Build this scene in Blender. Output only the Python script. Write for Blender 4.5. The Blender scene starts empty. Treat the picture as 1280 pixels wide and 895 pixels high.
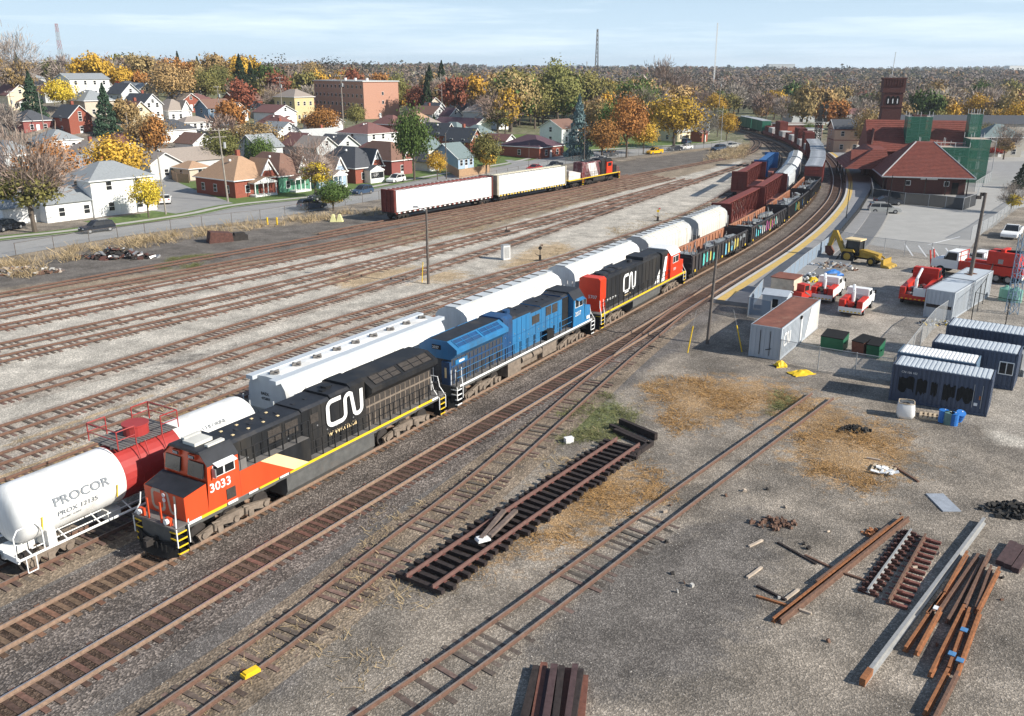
import bpy, math, random
import numpy as np
from mathutils import Vector, Matrix
R=math.radians
rnd=random.Random(7)
scene=bpy.context.scene
col=scene.collection
# ---------------- camera, world, sun, exposure ----------------
FPX=1105.0; PITCH=math.atan((447.5-88)/FPX); CAMH=21.8
cam=bpy.data.cameras.new('camera'); camo=bpy.data.objects.new('camera',cam); col.objects.link(camo)
cam.sensor_width=36; cam.lens=FPX/1280*36; cam.clip_start=.5; cam.clip_end=9000
camo.location=(0,0,CAMH); camo.rotation_euler=(math.pi/2-PITCH,0,0)
scene.camera=camo
SUN_AZ,SUN_EL=114,30
w=bpy.data.worlds.new("World"); scene.world=w; w.use_nodes=True
nt=w.node_tree; bg=nt.nodes['Background']; sky=nt.nodes.new('ShaderNodeTexSky')
sky.sky_type='NISHITA'; sky.sun_disc=False; sky.sun_elevation=R(SUN_EL); sky.sun_rotation=R(SUN_AZ)
sky.altitude=200; sky.air_density=1.0; sky.dust_density=.35; sky.ozone_density=1.0
tc=nt.nodes.new('ShaderNodeTexCoord'); mp=nt.nodes.new('ShaderNodeMapping'); mp.inputs['Scale'].default_value=(1.6,1.6,22)
cn=nt.nodes.new('ShaderNodeTexNoise'); cn.inputs['Scale'].default_value=2.2; cn.inputs['Detail'].default_value=6; cn.inputs['Roughness'].default_value=.6
cr=nt.nodes.new('ShaderNodeValToRGB'); cr.color_ramp.elements[0].position=.47; cr.color_ramp.elements[1].position=.68
cm_=nt.nodes.new('ShaderNodeMath'); cm_.operation='MULTIPLY'; cm_.inputs[1].default_value=.45
mx=nt.nodes.new('ShaderNodeMix'); mx.data_type='RGBA'; mx.inputs['B'].default_value=(17.5,19.2,20.6,1)
L=nt.links.new
L(tc.outputs['Generated'],mp.inputs[0]); L(mp.outputs[0],cn.inputs['Vector']); L(cn.outputs[0],cr.inputs[0])
L(cr.outputs[0],cm_.inputs[0]); L(cm_.outputs[0],mx.inputs['Factor']); bl=nt.nodes.new('ShaderNodeMix'); bl.data_type='RGBA'; bl.inputs['Factor'].default_value=.78; sx=nt.nodes.new('ShaderNodeSeparateXYZ'); L(tc.outputs['Generated'],sx.inputs[0]); ze=nt.nodes.new('ShaderNodeMapRange'); ze.inputs['From Max'].default_value=.30; L(sx.outputs[2],ze.inputs['Value']); hz=nt.nodes.new('ShaderNodeMix'); hz.data_type='RGBA'; hz.inputs['A'].default_value=(12.4,16.2,19.6,1); hz.inputs['B'].default_value=(1.2,2.6,5.4,1); L(ze.outputs[0],hz.inputs['Factor']); L(hz.outputs['Result'],bl.inputs['B']); L(sky.outputs[0],bl.inputs['A']); L(bl.outputs['Result'],mx.inputs['A']); L(mx.outputs['Result'],bg.inputs[0])
bg.inputs[1].default_value=.05
sl=bpy.data.lights.new('sun','SUN'); sl.energy=5.0; sl.angle=R(.5); sl.color=(1,.94,.85)
so=bpy.data.objects.new('sun',sl); col.objects.link(so)
sd=Vector((math.sin(R(SUN_AZ))*math.cos(R(SUN_EL)),math.cos(R(SUN_AZ))*math.cos(R(SUN_EL)),math.sin(R(SUN_EL))))
so.rotation_euler=sd.to_track_quat('Z','Y').to_euler()
vs=scene.view_settings; vs.view_transform='Standard'; vs.look='None'; vs.exposure=0.48; vs.gamma=1; vs.use_curve_mapping=False
scene.render.engine='CYCLES'; scene.cycles.max_bounces=5; scene.cycles.transparent_max_bounces=12
scene.cycles.diffuse_bounces=2; scene.cycles.glossy_bounces=2

# ---------------- pixel -> place on the ground ----------------
_cp,_sp=math.cos(PITCH),math.sin(PITCH)
def ray(px,py):
    a=(px-640)/FPX; b=(447.5-py)/FPX
    return Vector((a,_cp+_sp*b,-_sp+_cp*b))
def at(px,py,z=0.0):
    d=ray(px,py); t=(z-CAMH)/d.z
    return Vector((d.x*t,d.y*t,z))
def sm(a,b,x):
    t=np.clip((x-a)/(b-a),0,1); return t*t*(3-2*t)
def terr(x,y):
    x=np.asarray(x,float); y=np.asarray(y,float)
    left=sm(60,-40,x)
    z=5.0*sm(225,300,y)*left+8.0*sm(215,275,y)*sm(-85,-135,x)
    z=z+sm(420,1500,y)*(9+4*np.sin(x/310+1)+3*np.sin(y/260+x/450))*(1-.35*left)
    z=z+sm(1500,3500,y)*12
    return z
def tz(x,y): return float(terr(x,y))
def atT(px,py):
    d=ray(px,py); t=60.0; p=None
    while t<4000:
        q=Vector((d.x*t,d.y*t,CAMH+d.z*t))
        if q.z<=tz(q.x,q.y): return Vector((q.x,q.y,tz(q.x,q.y)))
        t+=1.0+t*.002
    return Vector((d.x*t,d.y*t,0))
# ---------------- materials ----------------
MATS={}
def node_mat(name):
    m=bpy.data.materials.new(name); m.use_nodes=True
    return m,m.node_tree,m.node_tree.nodes['Principled BSDF'],m.node_tree.links.new
def M(name,c=(.5,.5,.5),rough=.75,var=.15,scale=2.0,metal=0,spec=.4,bump=0,streak=0,dirt=None,dirtamt=.0,objcol=False,island=0):
    if name in MATS: return MATS[name]
    m,t,b,l=node_mat(name); N=t.nodes.new
    b.inputs['Roughness'].default_value=rough; b.inputs['Metallic'].default_value=metal
    b.inputs['Specular IOR Level'].default_value=spec
    co=N('ShaderNodeTexCoord'); mp=N('ShaderNodeMapping'); l(co.outputs['Object'],mp.inputs[0])
    if streak: mp.inputs['Scale'].default_value=(1,1,.18)
    n=N('ShaderNodeTexNoise'); n.inputs['Scale'].default_value=scale; n.inputs['Detail'].default_value=5; n.inputs['Roughness'].default_value=.65
    l(mp.outputs[0],n.inputs['Vector'])
    mr=N('ShaderNodeMapRange'); mr.inputs['From Min'].default_value=.3; mr.inputs['From Max'].default_value=.7
    mr.inputs['To Min'].default_value=1-var; mr.inputs['To Max'].default_value=1+var
    l(n.outputs[0],mr.inputs['Value'])
    src=None
    if objcol:
        oi=N('ShaderNodeObjectInfo'); src=oi.outputs['Color']
    mul=N('ShaderNodeMix'); mul.data_type='RGBA'; mul.blend_type='MULTIPLY'; mul.inputs['Factor'].default_value=1
    if src: l(src,mul.inputs['A'])
    else: mul.inputs['A'].default_value=(*c,1)
    fac=mr.outputs[0]
    if island:
        g=N('ShaderNodeNewGeometry'); mr2=N('ShaderNodeMapRange'); mr2.inputs['To Min'].default_value=1-island; mr2.inputs['To Max'].default_value=1+island
        l(g.outputs['Random Per Island'],mr2.inputs['Value'])
        mm=N('ShaderNodeMath'); mm.operation='MULTIPLY'; l(fac,mm.inputs[0]); l(mr2.outputs[0],mm.inputs[1]); fac=mm.outputs[0]
    cx=N('ShaderNodeCombineColor'); [l(fac,cx.inputs[i]) for i in range(3)]; l(cx.outputs[0],mul.inputs['B'])
    out=mul.outputs['Result']
    if dirt:
        n2=N('ShaderNodeTexNoise'); n2.inputs['Scale'].default_value=scale*.45; n2.inputs['Detail'].default_value=8; n2.inputs['Roughness'].default_value=.7
        l(mp.outputs[0],n2.inputs['Vector'])
        r2=N('ShaderNodeMapRange'); r2.inputs['From Min'].default_value=.62-dirtamt*.35; r2.inputs['From Max'].default_value=.72
        l(n2.outputs[0],r2.inputs['Value'])
        mk=N('ShaderNodeMath'); mk.operation='MULTIPLY'; mk.inputs[1].default_value=min(1,.55+dirtamt*.4); l(r2.outputs[0],mk.inputs[0])
        md=N('ShaderNodeMix'); md.data_type='RGBA'; md.inputs['B'].default_value=(*dirt,1)
        l(mk.outputs[0],md.inputs['Factor']); l(out,md.inputs['A']); out=md.outputs['Result']
    l(out,b.inputs['Base Color'])
    if bump:
        bp=N('ShaderNodeBump'); bp.inputs['Strength'].default_value=bump; bp.inputs['Distance'].default_value=.05
        l(n.outputs[0],bp.inputs['Height']); l(bp.outputs[0],b.inputs['Normal'])
    MATS[name]=m; return m
def glass(name='window glass',c=(.02,.022,.025),rough=.22):
    if name in MATS: return MATS[name]
    m=M(name,c,rough,.3,.7,spec=.45); return m
def mesh_mat(name,c,alpha):   # see-through netting or wire mesh
    if name in MATS: return MATS[name]
    m,t,b,l=node_mat(name); N=t.nodes.new
    b.inputs['Base Color'].default_value=(*c,1); b.inputs['Roughness'].default_value=.8
    tr=N('ShaderNodeBsdfTransparent'); mxs=N('ShaderNodeMixShader'); mxs.inputs[0].default_value=alpha
    l(tr.outputs[0],mxs.inputs[1]); l(b.outputs[0],mxs.inputs[2]); l(mxs.outputs[0],t.nodes['Material Output'].inputs[0])
    MATS[name]=m; return m
RUST=(.16,.075,.04); DRT=(.12,.095,.075)
def std():
    M('rail rust',(.25,.17,.12),.85,.3,6); M('rail head',(.42,.40,.40),.35,.1,3,metal=.6); M('rail head worn',(.24,.19,.16),.6,.2,3)
    M('rail rust dark',(.15,.085,.06),.85,.3,6); M('wood tie',(.085,.062,.05),.9,.45,4,objcol=True,island=.35)
    M('loose tie wood',(.03,.022,.02),.9,.5,4,island=.4)
    M('grey stick',(.46,.38,.30),.9,.25,4); M('white paint',(.82,.82,.80),.5,.05,1); M('white car paint',(.84,.84,.81),.5,.07,1.2,streak=1,dirt=(.50,.46,.40),dirtamt=.35)
    M('hopper grey',(.52,.55,.56),.55,.08,1.2,streak=1,dirt=(.3,.27,.23),dirtamt=.12)
    M('hopper tan',(.66,.64,.57),.55,.08,1.2,streak=1,dirt=(.3,.25,.2),dirtamt=.25)
    M('black paint',(.018,.019,.021),.5,.35,1.2,spec=.22,streak=1,dirt=(.06,.052,.042),dirtamt=.4); M('dull black',(.01,.01,.01),.85,.3,3)
    M('loco roof black',(.02,.022,.027),.6,.35,1.5,dirt=(.09,.075,.06),dirtamt=.2)
    M('loco red',(.62,.075,.022),.38,.1,1.0,dirt=(.30,.11,.06),dirtamt=.25,streak=1); M('loco bright red',(.68,.045,.012),.4,.08,1)
    M('cream',(.78,.60,.33),.5,.06,1); M('underframe dirt',(.20,.16,.125),.9,.35,3); M('underframe dark',(.035,.03,.027),.9,.4,3)
    M('frame grey',(.10,.10,.095),.7,.25,2,dirt=DRT,dirtamt=.2); M('yellow paint',(.75,.50,.02),.55,.1,2); M('blue loco',(.03,.17,.36),.4,.15,1.3,streak=1,dirt=(.05,.10,.16),dirtamt=.35)
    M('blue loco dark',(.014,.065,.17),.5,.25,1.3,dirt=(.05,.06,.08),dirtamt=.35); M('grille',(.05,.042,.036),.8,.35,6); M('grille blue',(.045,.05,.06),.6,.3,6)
    M('steel',(.35,.35,.35),.45,.2,3,metal=.5); M('red paint',(.55,.035,.02),.5,.12,2); M('tank red',(.36,.04,.036),.45,.12,1,dirt=(.3,.06,.05),dirtamt=.1)
    M('ox red',(.17,.035,.028),.75,.25,1.2,streak=1,dirt=(.10,.05,.04),dirtamt=.25); M('boxcar roof',(.42,.44,.46),.55,.12,1,dirt=(.3,.28,.26),dirtamt=.1)
    M('gondola rust',(.33,.15,.085),.85,.25,1.2,streak=1); M('gondola black',(.035,.033,.035),.8,.3,1.2,streak=1,dirt=(.12,.08,.06),dirtamt=.2); M('scrap',(.22,.24,.25),.7,.5,3,dirt=(.12,.1,.09),dirtamt=.3)
    M('green car',(.03,.16,.10),.5,.2,1); M('blue car',(.02,.11,.30),.55,.2,1); M('tire',(.02,.02,.02),.9,.2,4)
    M('asphalt',(.17,.17,.17),.9,.12,.5); M('concrete',(.50,.48,.44),.9,.1,.8); M('galvanised',(.42,.43,.43),.55,.15,4,metal=.3)
    M('pole wood',(.13,.11,.095),.9,.25,3); M('pole wood light',(.30,.27,.23),.9,.2,3); M('bark',(.12,.095,.075),.95,.3,4)
    M('brick',(.28,.085,.055),.9,.22,5); M('brick pink',(.50,.27,.19),.9,.14,4); M('brick dark',(.10,.042,.036),.9,.25,4); M('brick yellow',(.58,.47,.26),.9,.12,4)
    M('tile red',(.19,.052,.036),.75,.25,2.0,dirt=(.15,.05,.04),dirtamt=.35); M('trim white',(.8,.8,.78),.6,.04,1); glass()
    M('container grey',(.42,.46,.50),.55,.1,1.2,streak=1,dirt=(.22,.16,.12),dirtamt=.08); M('rust roof',(.20,.075,.05),.9,.3,1.0,dirt=(.30,.28,.20),dirtamt=.15)
    M('container navy',(.06,.08,.125),.55,.15,1.2,streak=1); M('container blue',(.16,.24,.33),.55,.12,1.2); M('roof sheet',(.50,.54,.57),.5,.06,1); M('orange rust',(.38,.13,.035),.85,.3,3)
    M('deck grey',(.16,.15,.14),.8,.2,2); M('tan weed',(.37,.28,.16),.95,.2,1,island=.35); M('orange weed',(.36,.21,.08),.95,.2,1,island=.35); M('green weed',(.15,.155,.06),.95,.2,1,island=.35)
std()
m=MATS['wood tie']
# ---------------- mesh builder ----------------
class MB:
    def __init__(s): s.v=[]; s.f=[]; s.mi=[]; s.T=Matrix.Identity(4)
    def at(s,x=0,y=0,z=0,rz=0,ry=0,rx=0):
        s.T=Matrix.Translation((x,y,z))@Matrix.Rotation(rz,4,'Z')@Matrix.Rotation(ry,4,'Y')@Matrix.Rotation(rx,4,'X'); return s
    def add(s,vs,fs,m=0):
        o=len(s.v)
        for q in vs:
            p=s.T@Vector(q); s.v.append((p.x,p.y,p.z))
        for f in fs: s.f.append([o+i for i in f]); s.mi.append(m)
        return s
    def b(s,x0,x1,y0,y1,z0,z1,m=0):
        return s.add([(x0,y0,z0),(x1,y0,z0),(x1,y1,z0),(x0,y1,z0),(x0,y0,z1),(x1,y0,z1),(x1,y1,z1),(x0,y1,z1)],
            [(0,3,2,1),(4,5,6,7),(0,1,5,4),(1,2,6,5),(2,3,7,6),(3,0,4,7)],m)
    def c(s,cx,cy,cz,sx,sy,sz,m=0): return s.b(cx-sx/2,cx+sx/2,cy-sy/2,cy+sy/2,cz-sz/2,cz+sz/2,m)
    def ex(s,poly,a,b,axis='x',m=0,caps=True,mcap=None):   # poly extruded along axis
        n=len(poly)
        def P(q,t): return (t,q[0],q[1]) if axis=='x' else ((q[0],t,q[1]) if axis=='y' else (q[0],q[1],t))
        vs=[P(q,a) for q in poly]+[P(q,b) for q in poly]
        s.add(vs,[(i,(i+1)%n,n+(i+1)%n,n+i) for i in range(n)],m)
        if caps: s.add(vs,[tuple(range(n))[::-1],tuple(range(n,2*n))],m if mcap is None else mcap)
        return s
    def bar(s,p,q,r=.03,n=5,m=0,r2=None,cap=True):
        p,q=Vector(p),Vector(q); d=(q-p)
        if d.length<1e-6: return s
        d.normalize(); a=d.orthogonal().normalized(); bb=d.cross(a); r2=r if r2 is None else r2
        vs=[p+(a*math.cos(k*6.2832/n)+bb*math.sin(k*6.2832/n))*r for k in range(n)]+[q+(a*math.cos(k*6.2832/n)+bb*math.sin(k*6.2832/n))*r2 for k in range(n)]
        fs=[(k,(k+1)%n,n+(k+1)%n,n+k) for k in range(n)]
        if cap: fs+=[tuple(range(n))[::-1],tuple(range(n,2*n))]
        return s.add(vs,fs,m)
    def tube(s,pts,r=.03,n=5,m=0):
        for p,q in zip(pts,pts[1:]): s.bar(p,q,r,n,m)
        return s
    def build(s,name,mats,parent=None,loc=None,smooth=False):
        me=bpy.data.meshes.new(name); me.from_pydata(s.v,[],s.f)
        if not isinstance(mats,(list,tuple)): mats=[mats]
        for k in mats: me.materials.append(MATS[k] if isinstance(k,str) else k)
        if len(mats)>1: me.polygons.foreach_set('material_index',s.mi)
        if smooth: me.polygons.foreach_set('use_smooth',[True]*len(me.polygons)); 
        me.update()
        o=bpy.data.objects.new(name,me); col.objects.link(o)
        if parent: o.parent=parent
        if loc: o.location=loc
        return o
def cylpts(r,n,a0=0): return [(r*math.cos(a0+k*6.28318/n),r*math.sin(a0+k*6.28318/n)) for k in range(n)]
def thing(name,label,cat,loc=(0,0,0),rz=0,group=None):
    o=bpy.data.objects.new(name,None); o.empty_display_size=.3; col.objects.link(o)
    o.location=loc; o.rotation_euler=(0,0,rz); o['label']=label; o['category']=cat
    if group: o['group']=group
    return o
def tag(o,label,cat,group=None,kind=None):
    o['label']=label; o['category']=cat
    if group: o['group']=group
    if kind: o['kind']=kind
    return o
def struct(o,kind='structure'): o['kind']=kind; return o
def copy_tree(o,parent=None,label=None,group=None,color=None):
    c=o.copy(); col.objects.link(c)
    if parent: c.parent=parent
    if label: c['label']=label
    if group: c['group']=group
    if color: c.color=color
    for ch in list(o.children): copy_tree(ch,c,color=color)
    return c
def text(s,size,mat,parent,loc,rot,name='lettering',ext=.004,sx=1,align='LEFT'):
    cu=bpy.data.curves.new(name,'FONT'); cu.body=s; cu.size=size; cu.extrude=ext; cu.offset=min(size,1)*(.018 if size>.58 else .004); cu.align_x=align; cu.resolution_u=2
    cu.materials.append(MATS[mat]); o=bpy.data.objects.new(name,cu); col.objects.link(o); o.parent=parent
    o.location=loc; o.rotation_euler=rot; o.scale=(sx,1,1); return o
# ---------------- paths ----------------
def catmull(P,step=1.0):
    P=[Vector((p[0],p[1],0)) for p in P]; P=[P[0]*2-P[1]]+P+[P[-1]*2-P[-2]]; out=[]
    for i in range(1,len(P)-2):
        a,b,c_,d=P[i-1:i+3]; n=max(2,int((c_-b).length/step))
        for k in range(n):
            t=k/n; out.append(.5*((2*b)+(c_-a)*t+(2*a-5*b+4*c_-d)*t*t+(3*b-a-3*c_+d)*t**3))
    out.append(P[-2]); return out
class Path:
    def __init__(s,pts,step=1.0,smooth=0):
        q=catmull(pts,step)
        for _ in range(smooth): q=[q[0]]+[(q[i-1]+q[i]*2+q[i+1])/4 for i in range(1,len(q)-1)]+[q[-1]]
        s.p=q; s.s=[0]
        for a,b in zip(q,q[1:]): s.s.append(s.s[-1]+(b-a).length)
        s.L=s.s[-1]; s.s0=0
    def pos(s,t):
        t+=s.s0
        if t<=0: d=(s.p[1]-s.p[0]).normalized(); return s.p[0]+d*t
        if t>=s.L: d=(s.p[-1]-s.p[-2]).normalized(); return s.p[-1]+d*(t-s.L)
        import bisect
        i=min(max(bisect.bisect_right(s.s,t)-1,0),len(s.p)-2); k=(t-s.s[i])/(s.s[i+1]-s.s[i]+1e-9)
        return s.p[i].lerp(s.p[i+1],k)
    def dirn(s,t): return (s.pos(t+.6)-s.pos(t-.6)).normalized()
    def off(s,d):   # offset to the right by d
        r=Path.__new__(Path); q=[]
        for i,p in enumerate(s.p):
            a=s.p[max(0,i-2)]; b=s.p[min(len(s.p)-1,i+2)]; t=(b-a).normalized(); q.append(p+Vector((t.y,-t.x,0))*d)
        r.p=q; r.s=[0]
        for a,b in zip(q,q[1:]): r.s.append(r.s[-1]+(b-a).length)
        r.L=r.s[-1]; r.s0=0; r.zero(); return r
    def zero(s):    # s=0 abreast of the reference point
        ref=Vector((-20.04-.64,29.38+.39,0)); s.s0=s.s[min(range(len(s.p)),key=lambda i:(s.p[i]-ref).length)]
RAILZ=.27
def pxpath(pts,z=RAILZ,side=0,extend0=0,**k):
    W=[at(x,y,z) for x,y in pts]
    p=Path(W,**k)
    if side: p=p.off(side)
    p.s0=0; return p
# ---------------- tracks: centre lines ----------------
_n=[(-41,-5.2),(-20.04,29.38),(-4.75,54.4),(7.2,73.9),(14.6,86.2),(21.7,98.0),(29.0,110),(38.6,127.4),(48.3,147.2),(55.6,163.9),(64.0,186.6),(70.3,206),(75.2,222.5),(79.2,238.3),(81.8,250),(86.6,279),(89.8,314),(91.0,344),(90.6,385),(88,430),(82,500)]
_nr=Path(_n,smooth=25); T0=_nr.off(-.75); T0.zero(); T1=_nr.off(4.3-.75); TM=_nr.off(-.75-4.6)
def wp(pts,side=0):
    p=Path(pts,smooth=6)
    if side: p=p.off(side)
    p.s0=0; return p
T2=wp([(-18.5,13.6),(-11.25,25.6),(-8.0,31.0),(-4.9,37.0),(-1.5,43.2),(3.55,53.9),(9.5,66.6),(12.6,72.6),(15.3,78.3),(20.0,86.9),(23.6,93.0)],-.75)
T4=wp([(-8.6,19.7),(-3.59,25.6),(0.2,30.1),(9.2,41.4),(15.6,49.3),(22.3,57.5)],-.75)
def px(pts): return [tuple(at(x,y,RAILZ)[:2]) for x,y in pts]
YT=[('far yard track beside the weedy berm',[(-62,70),(-51.8,87.1),(-46.8,93.8),(-43,98.9),(-36.3,107.2),(-28.5,116.8),(-20,128),(-8,143),(10.5,169),(26,196)],2),
 ('yard track second from the weedy berm',[(-58,70.5),(-49.6,83.1),(-38.9,95.8),(-33,103.4),(-26.2,111.8),(-19.5,121),(-10,135),(6,158),(30,196)],2),
 ('yard track third from the weedy berm',[(-55,69),(-47.5,79.2),(-42.8,85.2),(-37.4,92),(-32.2,98.7),(-25.3,107.8),(-18,118),(-8,133),(12,163),(32,193)],2),
 ('yard track fourth from the weedy berm, one side sooty',[(-52,67.3),(-45.3,75.3),(-40.7,80.8),(-35.5,87.1),(-30,93.8),(-23.8,102),(-17,112),(-7,128),(14,160),(34,190)],2),
 ('pale yard track with half buried ties beside white gravel',[(-48,62.5),(-42.2,69.7),(-38,74.9),(-33.2,80.9),(-28.5,87),(-22.5,95),(-17,103),(-8.4,115.6),(14,150),(37,188)],1),
 ('yard track with grey stone between its ties',[(-46,59),(-40.3,66.3),(-36,71.5),(-31.4,77.1),(-27,82.6),(-21.6,90),(-16.5,98),(-8,112.5),(15,148),(38,184)],1),
 ('yard track with red splice marks past the lone light pole',[(-43,47.5),(-38,54.2),(-35,58.5),(-31.7,63.2),(-28.3,68.7),(-25,74.4),(-20,82.5),(-15,90.2),(-9.7,99.2),(-4.9,107.5),(0,116),(12.4,138.5),(21.9,156),(36.3,182),(49.3,205.8),(58,221)],0),
 ('yard track with bold dark ties beside plain gravel',[(-40,40.5),(-32.3,51.7),(-29.4,56.1),(-26.5,60.9),(-22.6,67.2),(-18.2,74),(-13.4,80.8),(-7,89),(-1.5,96.5),(6,105.5),(13,116),(22,130),(31,146),(41,167),(50,190),(57,210)],0),
 ('yard track joining the bold one at its far end',[(-38,35),(-30,47.4),(-27.2,51.7),(-24,56.6),(-21.2,61.3),(-17,68.2),(-12.7,75.3),(-6.5,84.5),(-1.2,93.4),(3.5,101)],0),
 ('weedy yard track nearest the white tank car',[(-34.5,33.5),(-27.5,44.4),(-25.1,48.5),(-22.1,53.5),(-19.4,57.9),(-12,70),(-3,84.5),(2.5,95)],1)]
YP=[(n,wp(p),k) for n,p,k in YT]
# ---------------- ground ----------------
def pip(poly,X,Y):
    inside=np.zeros(X.shape,bool); n=len(poly); j=n-1
    for i in range(n):
        xi,yi=poly[i]; xj,yj=poly[j]
        c=((yi>Y)!=(yj>Y))&(X<(xj-xi)*(Y-yi)/(yj-yi+1e-12)+xi); inside^=c; j=i
    return inside
def W(poly): return [tuple(at(x,max(y,120),0)[:2]) for x,y in poly]
ZONES={
 'light':[[(-60,640),(-60,380),(0,372),(300,322),(420,305),(470,300),(640,262),(900,196),(930,200),(905,250),(800,295),(640,345),(560,385),(270,490),(0,600)],
          [(420,345),(540,300),(620,275),(880,212),(905,225),(760,290),(620,345),(500,360)],[(1225,520),(1250,500),(1300,500),(1300,560),(1230,560)]],
 'dark':[[(-60,900),(-60,780),(0,755),(160,640),(560,480),(860,320),(1000,240),(1020,200),(960,170),(900,150),(935,150),(1040,185),(1062,230),(1040,280),(930,370),(860,430),(700,540),(600,640),(480,740),(330,895)]],
 'weed':[[(-60,330),(0,318),(260,280),(480,268),(500,240),(700,215),(960,170),(960,190),(900,205),(780,235),(640,275),(540,300),(330,330),(160,360),(0,372),(-60,390)],
         [(480,262),(800,200),(930,176),(930,200),(780,240),(600,290),(480,300)],
         [(740,380),(850,350),(870,300),(640,330)]],
 'comp':[[(960,440),(935,380),(1000,330),(1065,268),(1180,300),(1300,330),(1300,470),(1170,430),(1120,475),(1020,468)],[(1150,430),(1300,460),(1300,560),(1180,520)]],
 'orange':[[(985,520),(1010,500),(1040,510),(1120,530),(1150,545),(1130,570),(1110,600),(1080,620),(1030,600),(1000,600),(985,560)],[(700,600),(740,560),(790,580),(830,590),(840,620),(720,680),(660,690)],
         [(800,480),(870,470),(1000,480),(1010,500),(900,530),(840,550),(820,500)],[(560,700),(700,600),(660,700),(580,745)]],
 'sand':[[(-20,560),(280,462),(300,500),(180,560),(-20,640)],[(620,340),(660,310),(700,300),(740,330),(690,352),(640,362)],[(400,345),(520,330),(600,345),(560,352),(420,362)]],
 'green':[[(195,335),(215,322),(265,318),(272,326),(240,335),(205,338)],[(700,520),(760,490),(800,520),(780,545),(700,560)],[(960,500),(985,490),(990,515),(960,520)]],
 'mud':[[(-60,345),(0,338),(120,310),(330,285),(520,262),(560,275),(330,322),(160,345),(0,362),(-60,370)],[(600,235),(700,212),(920,182),(925,196),(780,222),(640,250),(600,255)],
        [(380,325),(405,320),(430,328),(400,336)],[(120,470),(330,420),(400,400),(460,370),(440,385),(340,425),(200,465),(130,475)],[(700,740),(860,650),(960,620),(980,700),(900,850),(760,895),(640,895),(620,830)]]}
ys=np.concatenate([np.arange(8,90,.62),np.arange(90,300,1.1),np.geomspace(300,4600,80)]);
xs0=np.concatenate([-np.geomspace(4000,75,40),np.arange(-74.4,58,.62),np.geomspace(58,4000,70)])
X,Y=np.meshgrid(xs0,ys); Z=terr(X,Y)
rs=np.random.RandomState(3)
def lump(X,Y,s,seed):
    r=np.random.RandomState(seed); z=np.zeros(X.shape)
    for k in range(14):
        a=r.rand()*6.28; f=s*(.6+r.rand()*1.6); z+=np.sin((X*math.cos(a)+Y*math.sin(a))*f+r.rand()*6.28)
    return z/14
near=(Y<230)
bump_=np.where(near&(pip(W([(610,895),(900,640),(1040,500),(1300,560),(1300,895)]),X,Y)),lump(X,Y,.5,2)*.12,0)
Z=Z+np.where(bump_>0,bump_,0)*.5
z1=np.zeros(X.shape+(4,)); z2=np.zeros(X.shape+(4,))
order=['light','dark','weed','comp','orange','sand','green','mud']
for i,k in enumerate(order):
    msk=np.zeros(X.shape,bool)
    for poly in ZONES[k]: msk|=pip(W(poly),X+lump(X,Y,.9,10+i)*1.6,Y+lump(X,Y,.9,30+i)*2.2)
    (z1 if i<4 else z2)[...,i%4]=msk*1.0
def blur(a,k):
    for _ in range(k):
        a=(np.roll(a,1,0)+a+np.roll(a,-1,0))/3; a=(np.roll(a,1,1)+a+np.roll(a,-1,1))/3
    return a
for i in range(4): z1[...,i]=blur(z1[...,i],3); z2[...,i]=blur(z2[...,i],[12,6,8,8][i])
far=(sm(250,300,Y))*(1-z1[...,1]); z2[...,2]=np.maximum(z2[...,2],far*.62)
me=bpy.data.meshes.new('ground'); ny,nx=X.shape
me.vertices.add(nx*ny); me.vertices.foreach_set('co',np.stack([X,Y,Z],-1).astype(np.float32).ravel())
ii=np.arange((ny-1)*(nx-1)); r_=ii//(nx-1); c_=ii%(nx-1); a=r_*nx+c_
q=np.stack([a,a+1,a+nx+1,a+nx],-1).astype(np.int32)
me.loops.add(q.size); me.loops.foreach_set('vertex_index',q.ravel()); me.polygons.add(len(q)); me.polygons.foreach_set('loop_start',np.arange(len(q),dtype=np.int32)*4)
for nm,zz in (('za',z1),('zb',z2)):
    ca=me.color_attributes.new(nm,'FLOAT_COLOR','POINT'); ca.data.foreach_set('color',zz.astype(np.float32).ravel())
me.update(); me.validate(); me.polygons.foreach_set('use_smooth',[True]*len(me.polygons))
ground=bpy.data.objects.new('ground',me); col.objects.link(ground); struct(ground)
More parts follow.
